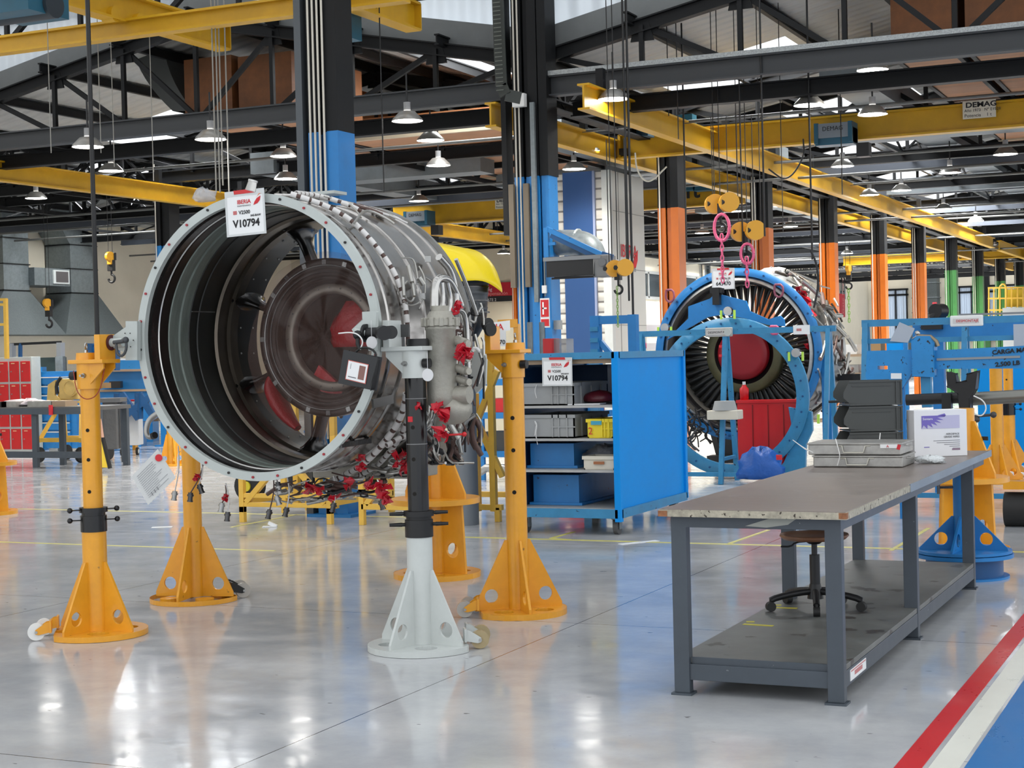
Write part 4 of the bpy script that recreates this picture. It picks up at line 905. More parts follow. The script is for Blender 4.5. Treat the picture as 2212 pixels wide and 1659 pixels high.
# stacked dark bins
a = onz(1838, 990, .877); b = onz(1950, 987, .877); u = b-a; u.z = 0; L_ = u.length; u.normalize(); v = V((-u.y, u.x, 0)); rz = atan2(u.y, u.x)
for k in range(3):
    z0 = .877+.170*k; cc = a+u*L_/2+v*.16
    t = thing('storage_bin', 'dark grey open-front plastic bin on the workbench, %s of the stack of three' % ('lowest', 'middle', 'topmost')[k], 'storage bin', (cc.x, cc.y, z0), 'dark bins')
    side = [(0, .02), (L_, .0), (L_, .166), (.0, .166), (-.04, .09), (-.04, .055)]
    for dv, nm in ((0, 'side_wall'), (.30, 'side_wall')): obj(nm, M().plate([side], a+v*dv+V((0, 0, z0-a.z)), u, (0, 0, 1), .006), DGP, t)
    o = a+V((0, 0, z0-a.z)); obj('bin_floor', M().box(cc+V((0, 0, z0+.006-cc.z)), (L_, .3, .008), rz=rz), DGP, t)
    obj('back_wall', M().box(o+u*L_+v*.15+V((0, 0, .083)), (.008, .3, .16), rz=rz), DGP, t)
    rb = M().box(o+u*(L_/2)-v*.004+V((0, 0, .162)), (L_+.01, .012, .012), rz=rz).box(o+u*(L_-.035)-v*.006+V((0, 0, .083)), (.008, .012, .16), rz=rz).box(o+u*(L_-.002)-v*.006+V((0, 0, .083)), (.01, .012, .16), rz=rz).box(o+u*(L_*.42)-v*.004+V((0, 0, .132)), (L_*.75, .006, .005), rz=rz).box(o+u*(L_/2)-v*.004+V((0, 0, .01)), (L_, .01, .012), rz=rz)
    obj('rim_and_ribs', rb, DGP, t)
def rag(c, s, seed):
    r = random.Random(seed); m = M(); c = V(c)
    for i in range(5):
        a = V((r.uniform(-1, 1), r.uniform(-1, 1), r.uniform(-1, .9))).normalized(); b_ = V((r.uniform(-1, 1), r.uniform(-1, 1), r.uniform(-1, 1))); b_ = (b_-a*b_.dot(a)).normalized(); L = s*r.uniform(.7, 1.3); w_ = s*r.uniform(.7, 1.2)
        p0 = c+a*s*.1; p1 = c+a*L*.55+b_*s*r.uniform(-.3, .3); p2 = c+a*L+b_*s*r.uniform(-.5, .5); nn = a.cross(b_)*.002
        vs = [p0-b_*w_*.5, p0+b_*w_*.5, p1+b_*w_*.75+a.cross(b_)*w_*.4, p1-b_*w_*.6, p2+b_*w_*.5-a.cross(b_)*w_*.3, p2-b_*w_*.15]; n_ = len(vs); vs += [v_+nn for v_ in vs]
        m.add(vs, [(0, 1, 2, 3), (3, 2, 4, 5), (9, 8, 7, 6), (11, 10, 8, 9), (0, 3, 9, 6), (1, 7, 8, 2), (2, 8, 10, 4), (3, 5, 11, 9), (5, 4, 10, 11)])
    return m
def crumple(c, s, n, seed, amp=.3):
    r = random.Random(seed); m = M(); vs = []; N_ = n
    for j in range(N_+1):
        for i in range(2*N_):
            a = pi*j/N_; b = pi*i/N_; k = 1+r.uniform(-amp, amp); vs.append((c[0]+s[0]*sin(a)*cos(b)*k, c[1]+s[1]*sin(a)*sin(b)*k, c[2]+max(-s[2]*.4, s[2]*cos(a)*k)))
    m.add(vs, [(j*2*N_+i, (j+1)*2*N_+i, (j+1)*2*N_+(i+1) % (2*N_), j*2*N_+(i+1) % (2*N_)) for j in range(N_) for i in range(2*N_)], True); return m
p = onz(2010, 1000, .878); single('crumpled_film', crumple((p.x, p.y, .893), (.085, .06, .03), 8, 3), mat('white_film', (.72, .75, .76), .3, bump=.8, bs=40), 'crumpled clear white film lying beside the wipes box', 'plastic film')
# ------------------------------------------------------------------ blue shelf cart
xa, xb, ya, yb_ = -6.14, -5.12, 13.32, 15.12
t = thing('shelf_cart', 'bright blue wheeled shelf cart with solid right side panel', 'cart', ((xa+xb)/2, (ya+yb_)/2, 0))
z0, z1 = .17, 1.62
for x in (xa, xb):
    for y in (ya, yb_): obj('corner_post', M().b2(x-.03, x+.03, y-.03, y+.03, z0-.05 if y == ya else z0, z1), BLL, t, bev=.003)
obj('top_frame', M().b2(xa, xb, ya-.03, ya+.02, z1-.06, z1).b2(xa, xb, yb_-.02, yb_+.03, z1-.06, z1).b2(xb-.02, xb+.03, ya, yb_, z1-.06, z1).b2(xa-.03, xa+.02, ya, yb_, z1-.06, z1), BLP, t, bev=.002)
obj('bottom_frame', M().b2(xa, xb, ya-.03, ya+.02, z0-.02, z0+.06).b2(xa, xb, yb_-.02, yb_+.03, z0-.02, z0+.06).b2(xb-.02, xb+.03, ya, yb_, z0-.02, z0+.06).b2(xa-.03, xa+.02, ya, yb_, z0-.02, z0+.06), BLP, t, bev=.002)
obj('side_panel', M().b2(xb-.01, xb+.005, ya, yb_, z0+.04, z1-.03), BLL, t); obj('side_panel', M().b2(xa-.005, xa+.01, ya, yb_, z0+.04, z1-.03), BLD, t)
SHZ = [.235, .575, .855, 1.15]
for z in SHZ: obj('shelf', M().b2(xa+.03, xb-.03, ya, yb_, z-.022, z), mat('grey_shelf', (.42, .42, .41), .5, var=.12), t)
obj('top_board', M().b2(xa+.03, xb-.03, ya+.02, yb_, z1-.10, z1-.06), mat('board_edge', (.36, .26, .17), .6), t)
for x, y in ((xa+.08, ya+.1), (xb-.05, ya+.08), (xa+.12, yb_-.1), (xb-.05, yb_-.2)):
    cs = obj('caster', M().cyl((x-.02, y, .068), (x+.02, y, .068), .066, n=24), mat('grey_rubber', (.08, .08, .08), .6), t, bev=.004)
    obj('fork', M().b2(x-.035, x-.027, y-.03, y+.03, .05, .15).b2(x+.027, x+.035, y-.03, y+.03, .05, .15).b2(x-.04, x+.04, y-.04, y+.04, .135, .15), GALV, cs); obj('hub', M().cyl((x-.026, y, .068), (x+.026, y, .068), .025, n=14), GALV, cs)
def crate(x0, x1, y0, y1, z, h, mt, label, cat='crate', name='plastic_crate', group=None, ribs=True):
    t = thing(name, label, cat, ((x0+x1)/2, (y0+y1)/2, z), group)
    b = M(); w_ = .012
    b.b2(x0, x1, y0, y0+w_, z, z+h).b2(x0, x1, y1-w_, y1, z, z+h).b2(x0, x0+w_, y0, y1, z, z+h).b2(x1-w_, x1, y0, y1, z, z+h).b2(x0, x1, y0, y1, z, z+w_)
    obj('crate_body', b, mt, t)
    rm = M().b2(x0-.012, x1+.012, y0-.012, y0+.004, z+h-.03, z+h).b2(x0-.012, x1+.012, y1-.004, y1+.012, z+h-.03, z+h).b2(x0-.012, x0+.004, y0, y1, z+h-.03, z+h).b2(x1-.004, x1+.012, y0, y1, z+h-.03, z+h)
    if ribs:
        for u_ in (.58, .7, .86): rm.b2(x0+(x1-x0)*u_-.006, x0+(x1-x0)*u_+.006, y0-.012, y0, z+.01, z+h)
        for u_ in (.2, .5, .8): rm.b2(x1, x1+.012, y0+(y1-y0)*u_-.006, y0+(y1-y0)*u_+.006, z+.01, z+h)
        rm.b2(x0+(x1-x0)*.55, x1+.01, y0-.01, y0, z+h*.45, z+h*.5)
    obj('rim_and_ribs', rm, mt, t); return t
cr1 = crate(-6.05, -5.55, ya+.06, 14.2, 1.152, .20, GRYP, 'grey plastic crate on the top shelf of the blue cart')
cr2 = crate(-6.05, -5.55, ya+.06, 14.2, .857, .21, GRYP, 'grey plastic crate on the second shelf of the blue cart, tied with white cord')
obj('cord', M().tube([(-5.92, ya+.04, .98), (-5.93, ya+.035, 1.02), (-5.90, ya+.03, .98), (-5.92, ya+.03, .90), (-5.90, ya+.028, .80)], .004, 6, smooth_path=2).tube([(-5.91, ya+.03, .98), (-5.93, ya+.03, .88)], .003, 6), WPL, cr2)
obj('cord', M().tube([(-5.90, ya+.04, 1.34), (-5.92, ya+.035, 1.29), (-5.90, ya+.03, 1.22)], .003, 6, smooth_path=2), WPL, cr1)
t = thing('tray_box', 'large blue steel tray box on the third shelf of the blue cart', 'box', (-5.83, 14.1, .577), 'blue tray boxes'); obj('box_body', M().b2(-6.05, -5.62, ya+.2, yb_-.15, .577, .80), BLU, t); obj('flange', M().b2(-6.08, -5.58, ya+.18, yb_-.12, .577, .60), BLU, t)
t = thing('tray_box', 'large blue steel tray box on the bottom shelf of the blue cart', 'box', (-5.83, 14.1, .237), 'blue tray boxes'); obj('box_body', M().b2(-6.05, -5.60, ya+.25, yb_-.15, .237, .51), BLU, t); obj('flange', M().b2(-6.08, -5.56, ya+.22, yb_-.12, .237, .26), BLU, t)
single('navy_panel_box', M().b2(-6.06, -5.60, 14.35, 14.8, 1.152, 1.5), NAVY, 'dark navy box at the back of the cart top shelf behind the sign', 'box')
yb2 = crate(-5.42, -5.18, ya+.05, ya+.45, .857, .17, YBIN, 'yellow plastic bin on the second shelf of the blue cart, blue label', 'bin', 'plastic_bin')
lb = obj('blue_label', M().b2(-5.38, -5.28, ya+.032, ya+.037, .975, 1.01), mat('cyan_label', (.05, .35, .5), .5), yb2); text('2', .09, TXR, yb2, (-5.41, ya+.035, .89), (1, 0, 0), (0, 0, 1))
wb2 = crate(-5.46, -5.17, ya+.04, ya+.3, .577, .12, IVO, 'ivory plastic tray with wooden handle on the third shelf of the cart', 'tray', 'plastic_tray', ribs=False); obj('wood_handle', M().b2(-5.36, -5.26, ya+.02, ya+.03, .625, .65), mat('handle_wood', (.35, .13, .05), .5), wb2)
p = (-5.52, ya+.5, .60); single('plastic_bag', crumple((-5.45, ya+.52, .66), (.2, .16, .1), 9, 5), FILM, 'clear crumpled plastic bag behind the ivory tray on the cart', 'bag', loc=(-5.45, ya+.52, .577))
single('cushion', crumple((-5.42, ya+.35, 1.20), (.16, .12, .075), 10, 9, .05), MAR, 'small dark red leather cushion on the top shelf of the cart', 'cushion', loc=(-5.42, ya+.35, 1.152), sub=1)
single('magazine', M().box((-5.47, ya+.17, 1.157), (.3, .2, .01), rz=.1), PAPER, 'thin white booklet on the top shelf of the cart under the cushion', 'booklet')
# signs
def sign(c, wd, ht, rz_, tilt, l_model, l_sub, num, label, sc=1., pan=0.):
    c = V(c); t = thing('engine_sign', label, 'sign', tuple(c))
    ux = V((cos(rz_)*cos(tilt), sin(rz_)*cos(tilt), sin(tilt))); n = V((sin(rz_), -cos(rz_), 0)); uy = n.cross(ux).normalized()
    if uy.z < 0: uy = -uy
    n = ux.cross(uy).normalized()
    def q(x, y, d=.0): return c+ux*(x*wd)+uy*(y*ht)+n*d
    b = M().plate([[(-wd/2, -ht), (wd/2, -ht), (wd/2, 0), (-wd/2, 0)]], c, ux, uy, .003); obj('sheet', b, PAPER, t)
    obj('sleeve_rim', M().plate([[(-wd/2-.003, -ht-.003), (wd/2+.003, -ht-.003), (wd/2+.003, .02), (-wd/2-.003, .02)], [(-wd*.46, -ht*.96), (wd*.46, -ht*.96), (wd*.46, -.012), (-wd*.46, -.012)]], c+n*.002, ux, uy, .0015), mat('sleeve_grey', (.62, .64, .64), .3), t)
    obj('red_tape', M().plate([[(-wd*.26, 0), (wd*.28, 0), (wd*.26, .022), (-wd*.27, .022)]], c+n*.004, ux, uy, .003), RED, t)
    s_ = wd/.32
    text('IBERIA', .040*s_, TXR, t, q(-.20, -.24, .003), ux, uy, sx=1.0, ext=.0003, bold=.0006); text('MAINTENANCE', .016*s_, TXG, t, q(-.20, -.31, .003), ux, uy, ext=.0003)
    lf = M().plate([[(.0, 0), (.035*s_, .01*s_), (.055*s_, .03*s_), (.062*s_, .06*s_), (.03*s_, .045*s_), (.01*s_, .022*s_)]], q(.22, -.30, .003), ux, uy, .0006); obj('leaf_emblem', lf, TXR, t)
    lf = M().plate([[(.0, 0), (.02*s_, .018*s_), (.04*s_, .025*s_), (.02*s_, .024*s_)]], q(.31, -.12, .003), ux, uy, .0006); obj('leaf_tip', lf, mat('orange_tip', (.8, .2, .02), .5), t)
    if l_model: text(l_model, .036*s_, TXT, t, q(-.17, -.49, .003), ux, uy, ext=.0003, bold=.0006); obj('small_emblem', M().plate([[(-.03*s_, 0), (0, 0), (0, .026*s_), (-.03*s_, .026*s_)]], q(-.22, -.49, .003), ux, uy, .0006), mat('faded_red', (.55, .15, .15), .5), t)
    if l_sub: text(l_sub, .021*s_, TXT, t, q(.13, -.57, .003), ux, uy, ext=.0003, bold=.0004)
    text(num, .072*s_ if len(num) < 7 or num[0] == 'V' else .066*s_, TXT, t, q(-.33, -.80, .003), ux, uy, sx=.98, ext=.0003, bold=.0018)
    return t
sign((-5.66, ya-.04, 1.56), .285, .20+.03, 0, -.01, 'V2500', 'IAE-BAW', 'V10794', 'white engine number sign V10794 hanging on the blue cart shelf')
P0 = onY(527, 418, 7.76); sign((P0.x, 7.765, P0.z), .262, .235, 0, .035, 'V2500', 'IAE-BAW', 'V10794', 'white engine number sign V10794 taped to the top of the open engine case')
# ------------------------------------------------------------------ the open engine case
EX, EY, EZ = -5.2, 7.8, 1.745
AX = (0, 1, 0)
def hit(px, py, r=.85):
    d = ray(px, py); a = d.x*d.x+d.z*d.z; ox = -EX; oz = CZ-EZ
    b = 2*(ox*d.x+oz*d.z); c = ox*ox+oz*oz-r*r; D = b*b-4*a*c
    t = (-b-sqrt(D))/(2*a) if D > 0 else -b/(2*a)
    return CAM+d*t
def pY(pts, Y): return [(p.x, p.z) for p in (onY(a, b, Y) for a, b in pts)]
E1 = thing('engine_case', 'large open silver jet engine fan case held on four stands, seen from its front rim', 'jet engine', (EX, EY, .93))
def EL(prof, a0=0, a1=2*pi, n=96): return M().lathe(prof, (EX, EY, EZ), AX, n, a0, a1, flat=True)
obj('front_flange', EL([(.772, .035), (.772, 0), (.822, 0), (.822, .028), (.80, .03)]), LGR, E1, sub=0)
for i in range(30):
    a = 2*pi*(i+.3)/30; p = V((EX+.80*cos(a), EY, EZ+.80*sin(a))); o = obj('rim_plug', M().cyl(p+V((0, -.008, 0)), p+V((0, .004, 0)), .0075, n=10), mat('red_plug', (.35, .02, .03), .4) if i % 3 else BLK, E1)
prof = [(.80, .03), (.796, .05), (.796, .14), (.804, .15), (.806, .165), (.804, .18), (.798, .19), (.798, .30), (.806, .31), (.808, .32), (.806, .33), (.800, .34), (.802, .56), (.810, .57), (.813, .585), (.810, .60), (.804, .61), (.806, .84), (.816, .85), (.818, .87), (.810, .88), (.812, 1.02), (.820, 1.03), (.822, 1.05), (.812, 1.06), (.81, 1.10)]
obj('outer_case', EL(prof), CASE, E1)
obj('rear_flange', EL([(.81, 1.10), (.835, 1.10), (.835, 1.13), (.735, 1.13)]), STB, E1)
for nm, p_, mt in (('inlet_lip', [(.772, .035), (.766, .06), (.766, .125)], STD), ('polished_ring', [(.766, .125), (.760, .13), (.766, .14)], STE), ('forward_liner', [(.766, .14), (.764, .15), (.764, .22)], mat('umber_steel', (.05, .042, .038), .3, .8, var=.3, vs=4)),
                   ('abradable_ring', [(.764, .22), (.758, .225), (.758, .27), (.763, .275), (.763, .32), (.756, .33), (.756, .37), (.763, .375), (.763, .42)], GRL), ('acoustic_liner', [(.763, .42), (.758, .425), (.758, .50), (.752, .505), (.752, .68)], LIN),
                   ('vane_ring', [(.752, .68), (.735, .69), (.735, .76), (.742, .77), (.742, .80), (.728, .82), (.728, .90)], BRN), ('rear_liner', [(.728, .90), (.735, .905), (.735, 1.13)], mat('black_liner', (.008, .008, .008), .3, var=.3, vs=9, coat=.2))):
    obj(nm, EL(p_), mt, E1)
for a in (2.9, 1.35): 
    p = V((EX+.75*cos(a), EY+.42, EZ+.75*sin(a))); q = V((EX+.75*cos(a), EY+.66, EZ+.75*sin(a)))
    obj('liner_seam', M().bar(p, q, .006, .006), STB, E1)
# hub with struts
def HL(prof, n=64): return M().lathe(prof, (EX, EY, EZ), AX, n)
hub = obj('hub_frame', HL([(.36, .86), (.36, .80), (.375, .795), (.38, .815), (.40, .82), (.405, .795), (.42, .79), (.425, .80), (.445, .80), (.45, .79), (.485, .79), (.49, .80), (.49, .87), (.475, .88), (.475, 1.15), (.46, 1.25)]), mat('hub_brown', (.020, .014, .012), .3, .5, var=.35, vs=8), E1)
obj('hub_lip', HL([(.443, .79), (.446, .78), (.449, .79)]), STB, hub)
obj('hub_lip', HL([(.403, .795), (.406, .785), (.409, .795)]), STD, hub)
obj('inner_ring', HL([(.275, .90), (.275, .845), (.29, .84), (.325, .84), (.335, .85), (.335, .92)]), mat('ring_taupe', (.27, .235, .20), .4, .6, var=.15, vs=9), hub)
obj('inner_wall', HL([(.36, .86), (.335, .92)]), mat('dark_gap', (.012, .01, .01), .6), hub)
obj('inner_bore', HL([(.275, .90), (.27, 1.2), (.0, 1.22)]), mat('bore_brown', (.028, .018, .015), .5, .4, var=.4, vs=5), hub)
for i in range(20):
    a = 2*pi*i/20; p = V((EX+.465*cos(a), EY+.788, EZ+.465*sin(a)))
    obj('hub_lug', M().box(p, (.028, .008, .028), ry=-a).cyl(p+V((0, -.006, 0)), p+V((0, -.001, 0)), .008, n=8), STD if i % 2 else STB, hub)
for i in range(24):
    a = 2*pi*i/24; p = V((EX+.31*cos(a), EY+.838, EZ+.31*sin(a))); obj('ring_bolt', M().cyl(p+V((0, -.004, 0)), p, .005, n=8), STD, hub)
for a in (113, 160, 203, 252, 295, 340, 25, 70):
    a = radians(a); d = V((cos(a), 0, sin(a))); o = V((EX, EY+.99, EZ)); x = V((0, 1, 0)); s = d.cross(x)
    m = M(); rings = []
    for r_, k in ((.46, 1.25), (.50, 1), (.60, .95), (.66, 1.05), (.72, 1.9), (.738, 2.6)):
        rings.append([o+d*r_+x*(.075*cos(b)*k)+s*(.026*sin(b)*k) for b in [2*pi*j/14 for j in range(14)]])
    vs = [p for r_ in rings for p in r_]; m.add(vs, [(j*14+i, j*14+(i+1) % 14, (j+1)*14+(i+1) % 14, (j+1)*14+i) for j in range(5) for i in range(14)], True)
    obj('strut', m, mat('strut_black', (.018, .016, .015), .22, .5, coat=.3), E1)
for i in range(28):
    a = 2*pi*(i+.5)/28
    for tt in (.94, 1.08): p = V((EX+.733*cos(a), EY+tt, EZ+.733*sin(a))); obj('liner_screw', M().sph(p, .007, 6), STB, E1)
# wrinkled clear wrap over the hub
rr = random.Random(5); n_ = 48; R_ = [.06, .14, .22, .30, .38, .45, .50, .53]; vs = [(EX, EY+.76, EZ)]
for j, r_ in enumerate(R_):
    for i in range(n_):
        a = 2*pi*i/n_; k = 1+(.10*max(0, -sin(a+.5))**2 if j > 5 else 0)*(j-5); wv = rr.uniform(-.016, .016)+(.012*sin(7*a+j)); vs.append((EX+r_*k*cos(a), EY+.765+wv-(.0 if j < 6 else .0)+(.02 if j > 6 else 0), EZ+r_*k*sin(a)))
fs = [(0, 1+i, 1+(i+1) % n_) for i in range(n_)]+[(1+j*n_+i, 1+(j+1)*n_+i, 1+(j+1)*n_+(i+1) % n_, 1+j*n_+(i+1) % n_) for j in range(len(R_)-1) for i in range(n_)]
m = M(); m.add(vs, fs, True); wrap = obj('clear_wrap', m, CLR, hub, sub=1, label='crumpled brownish clear plastic wrap')
# red bag seen through the hub, red bag on the lower left strut
obj('red_bag', crumple((EX+.10, EY+.98, EZ+.02), (.17, .08, .20), 9, 31, .12), REDP, hub, label='red plastic bag in the hub bore')
obj('red_bag', M().plate([[(-.19, .02), (-.14, .10), (-.02, .0), (.05, -.12), (.0, -.14), (-.1, -.1)]], (EX+.02, EY+.9, EZ-.27), (1, 0, 0), (0, 0, 1), .03), REDP, hub)
bag = M(); pts = [(.545, 202, .05), (.60, 206, .07), (.62, 212, .08), (.64, 220, .08), (.66, 230, .06), (.67, 238, .03)]
ring = []
for r_, a, k in pts:
    a = radians(a); d = V((cos(a), 0, sin(a))); x = V((-d.z, 0, d.x)); c_ = V((EX, EY+1.0, EZ))+d*r_; ring += [c_+d*(k*cos(b))*.7+V((0, 1, 0))*(k*1.3*sin(b)) for b in [2*pi*j/10 for j in range(10)]]
bag.add(ring, [(j*10+i, j*10+(i+1) % 10, (j+1)*10+(i+1) % 10, (j+1)*10+i) for j in range(5) for i in range(10)], True)
obj('red_sleeve_bag', bag, REDP, E1, label='red plastic sleeve on the lower left strut', sub=1)
# rear core, darker
core = obj('core_casing', HL([(.46, 1.25), (.40, 1.3), (.38, 1.6), (.42, 1.62), (.42, 1.66), (.34, 1.7), (.32, 1.95), (.0, 1.97)], 40), BRN, E1)
rr = random.Random(11)
for i in range(26):
    a = rr.uniform(0, 2*pi); b = a+rr.uniform(.4, 1.3); r_ = rr.uniform(.42, .52); t0_ = rr.uniform(1.3, 1.8); t1_ = t0_+rr.uniform(-.3, .3)
    P_ = [V((EX+r_*cos(a+(b-a)*k/5), EY+t0_+(t1_-t0_)*k/5, EZ+r_*sin(a+(b-a)*k/5))) for k in range(6)]
    obj('core_pipe', M().tube(P_, rr.choice((.008, .012, .018)), 8), PIPE, core)
# ---- harness bundles over the case, routed along its surface
def routed(path, r, smooth=2):
    P_ = [hit(a, b, r) for a, b in path]
    for _ in range(smooth):
        q_ = [P_[0]]
        for a, b in zip(P_, P_[1:]): q_ += [a*.75+b*.25, a*.25+b*.75]
        P_ = q_+[P_[-1]]
    out = []
    for p in P_:
        d = V((p.x-EX, 0, p.z-EZ)); L_ = d.length
        if L_ < r: p = V((EX+d.x/L_*r, p.y, EZ+d.z/L_*r))
        out.append(p)
    return out
def harness(path, r, rad, name='wiring_harness', banded=True, mt=HOS):
    P_ = routed(path, r); h = obj(name, M().tube(P_, rad, 8), mt, E1)
    if banded:
        b = M(); acc = 0; on = True; seg = []
        L_ = .045
        for p, q in zip(P_, P_[1:]):
            n2 = max(1, int((q-p).length/.009))
            for k in range(n2):
                x_ = p+(q-p)*(k/n2); seg.append(x_); acc += (q-p).length/n2
                if acc > (L_ if on else .012):
                    if on and len(seg) > 1: b.tube(seg, rad*1.35, 8)
                    seg = [x_]; acc = 0; on = not on
        obj('white_sleeves', b, SLV, h)
    return h
main = [(628, 419), (662, 430), (700, 443), (740, 464), (763, 480), (800, 518), (835, 562), (858, 602), (872, 640), (879, 690), (881, 745)]
harness(main, .845, .012)
harness([(640, 417), (680, 421), (715, 430), (745, 440), (780, 456)], .85, .011)
rt = random.Random(61)
def sil(u, k):      # a point near the upper silhouette of the case
    an = radians(97-u*44); yy = EY+.25+u*.75+k; return V((EX+.84*cos(an), yy, EZ+.84*sin(an)))
for i in range(26):
    u_ = rt.random()*.8; k_ = rt.uniform(-.06, .10); P_ = [sil(u_+.05*j, k_+rt.uniform(-.03, .03)) for j in range(5)]
    obj('upper_hose', M().tube(P_, rt.choice((.006, .008, .011)), 7, smooth_path=1), rt.choice((HOS, HOS, SLV, PIPE)), E1)
harness([(878, 850), (866, 900), (842, 940), (812, 975), (775, 1008), (730, 1035), (690, 1050)], .85, .016)
harness([(886, 860), (880, 905), (860, 950), (830, 988), (790, 1020), (742, 1046), (700, 1058)], .86, .013)
harness([(835, 962), (870, 942), (905, 938), (930, 925), (965, 935), (985, 960)], .88, .014)
harness([(888, 900), (905, 915), (940, 925), (970, 950), (990, 985)], .87, .012)
for pth, r_ in (([(765, 482), (782, 458), (800, 454), (845, 478), (852, 484)], .008), ([(868, 557), (893, 557), (900, 585), (903, 610)], .005), ([(892, 605), (897, 640), (887, 655), (872, 640), (869, 618), (880, 608)], .006),
                ([(905, 575), (918, 600), (918, 640), (905, 668)], .005), ([(920, 600), (938, 612), (945, 650)], .005), ([(700, 424), (745, 434), (780, 470)], .005), ([(872, 650), (885, 662), (905, 655), (918, 640)], .005)):
    harness(pth, .858, r_, name='pipe', banded=False, mt=PIPE)
rr = random.Random(21)
# bulky sensor bodies high on the right side
for (a, b, c_, d_, r_) in ((882, 575, 890, 610, .013), (891, 612, 895, 640, .010), (905, 600, 915, 615, .018), (870, 600, 873, 640, .010)):
    obj('sensor_body', M().cyl(hit(a, b, .875), hit(c_, d_, .88), r_, n=14), PIPE, E1)
for (a, b) in ((905, 608), (925, 560), (912, 640), (958, 600)): obj('bracket', M().box(hit(a, b, .85), (.035, .05, .035), rz=.4), STB, E1)
# bends of large shiny pipe
for pth, r_ in (([(938, 668), (938, 620), (945, 602), (962, 600), (975, 612), (988, 640), (995, 660)], .024), ([(948, 555), (975, 585), (985, 640), (985, 668)], .022), ([(954, 610), (958, 650), (950, 672)], .014), ([(965, 605), (975, 650), (968, 675)], .014), ([(975, 672), (1000, 668), (1008, 700), (1010, 760), (1012, 800)], .016), ([(985, 560), (1010, 620), (1030, 680)], .012)):
    P_ = [ond(a, b, 9.05+(a-938)*.004) for a, b in pth]; obj('large_pipe', M().tube(P_, r_, 12, smooth_path=2), STE, E1)
# oil tank
TZ = 8.98; a = ond(951, 690, TZ); b = ond(958, 850, TZ); x, y = a.x, a.y
tk = obj('oil_tank', M().lathe([(0, 0), (.05, .0), (.078, .03), (.083, .08), (.083, .44), (.088, .445), (.088, .46), (.083, .465)], (x, y, a.z-.50), (0, 0, 1), 32), TANK, E1, label='cast grey accessory tank')
obj('tank_cap', M().cyl((x, y, a.z-.035), (x, y, a.z+.0), .098, n=28).cyl((x, y, a.z+.0), (x, y, a.z+.045), .085, .06, n=28).cyl((x, y, a.z+.045), (x, y, a.z+.075), .05, n=20), TANK, tk, bev=.003)
for i in range(12): aa = 2*pi*i/12; obj('cap_lug', M().box((x+.096*cos(aa), y+.096*sin(aa), a.z-.015), (.024, .024, .05), rz=aa), TANK, tk, bev=.004)
obj('lower_casting', M().sph((x+.04, y+.05, a.z-.50), .11, 14, (1, 1, .8)).cyl((x+.06, y+.02, a.z-.42), (x+.16, y+.02, a.z-.42), .05, n=16), TANK, tk)
for i, dz in enumerate((-.12, -.2, -.27, -.33)): obj('port_fitting', M().cyl((x+.08, y+.03, a.z+dz), (x+.15, y+.01, a.z+dz-.02), .03-.003*i, n=16).cyl((x+.15, y+.01, a.z+dz-.02), (x+.17, y+.0, a.z+dz-.02), .02, n=12), TANK, tk)
# lower right accessory cluster and its piping
rr = random.Random(33)
obj('accessory_gearbox', M().box((EX+.62, EY+1.05, EZ-.40), (.26, .3, .34), rz=.2).cyl((EX+.70, EY+1.0, EZ-.3), (EX+.85, EY+.98, EZ-.34), .07).cyl((EX+.55, EY+1.1, EZ-.62), (EX+.66, EY+1.0, EZ-.72), .08).box((EX+.2, EY+1.0, EZ-.80), (.7, .35, .14)), TANK, E1, bev=.01)
for i in range(46):
    a = rr.uniform(900, 1035); b = rr.uniform(850, 985); b = min(b, 850+ (1050-a)*1.1+20); Z = rr.uniform(9.15, 9.7); P_ = [ond(a, b, Z)]
    for k in range(3): a += rr.uniform(-26, 26); b += rr.uniform(5, 40); P_.append(ond(min(a, 1040), min(b, 1000), Z+rr.uniform(-.1, .1)))
    obj('accessory_pipe', M().tube(P_, rr.choice((.006, .008, .012, .017)), 7, smooth_path=1), rr.choice((PIPE, PIPE, STB, HOS, BLK)), E1)
for i in range(30):
    a = rr.uniform(985, 1045); b = rr.uniform(650, 850); Z = rr.uniform(9.3, 9.9); P_ = [ond(a, b, Z)]
    for k in range(3): a += rr.uniform(-14, 14); b += rr.uniform(-10, 40); P_.append(ond(max(985, min(a, 1045)), b, Z))
    obj('accessory_pipe', M().tube(P_, rr.choice((.004, .006, .009, .012)), 6, smooth_path=1), rr.choice((PIPE, SLV, BLK, HOS)), E1)
obj('fairing_panel', M().plate([pY([(1022, 760), (1045, 752), (1052, 775), (1050, 830), (1030, 850), (1018, 820)], 9.5)], (0, 9.5, 0), (1, 0, 0), (0, 0, 1), .02), WHT, E1)
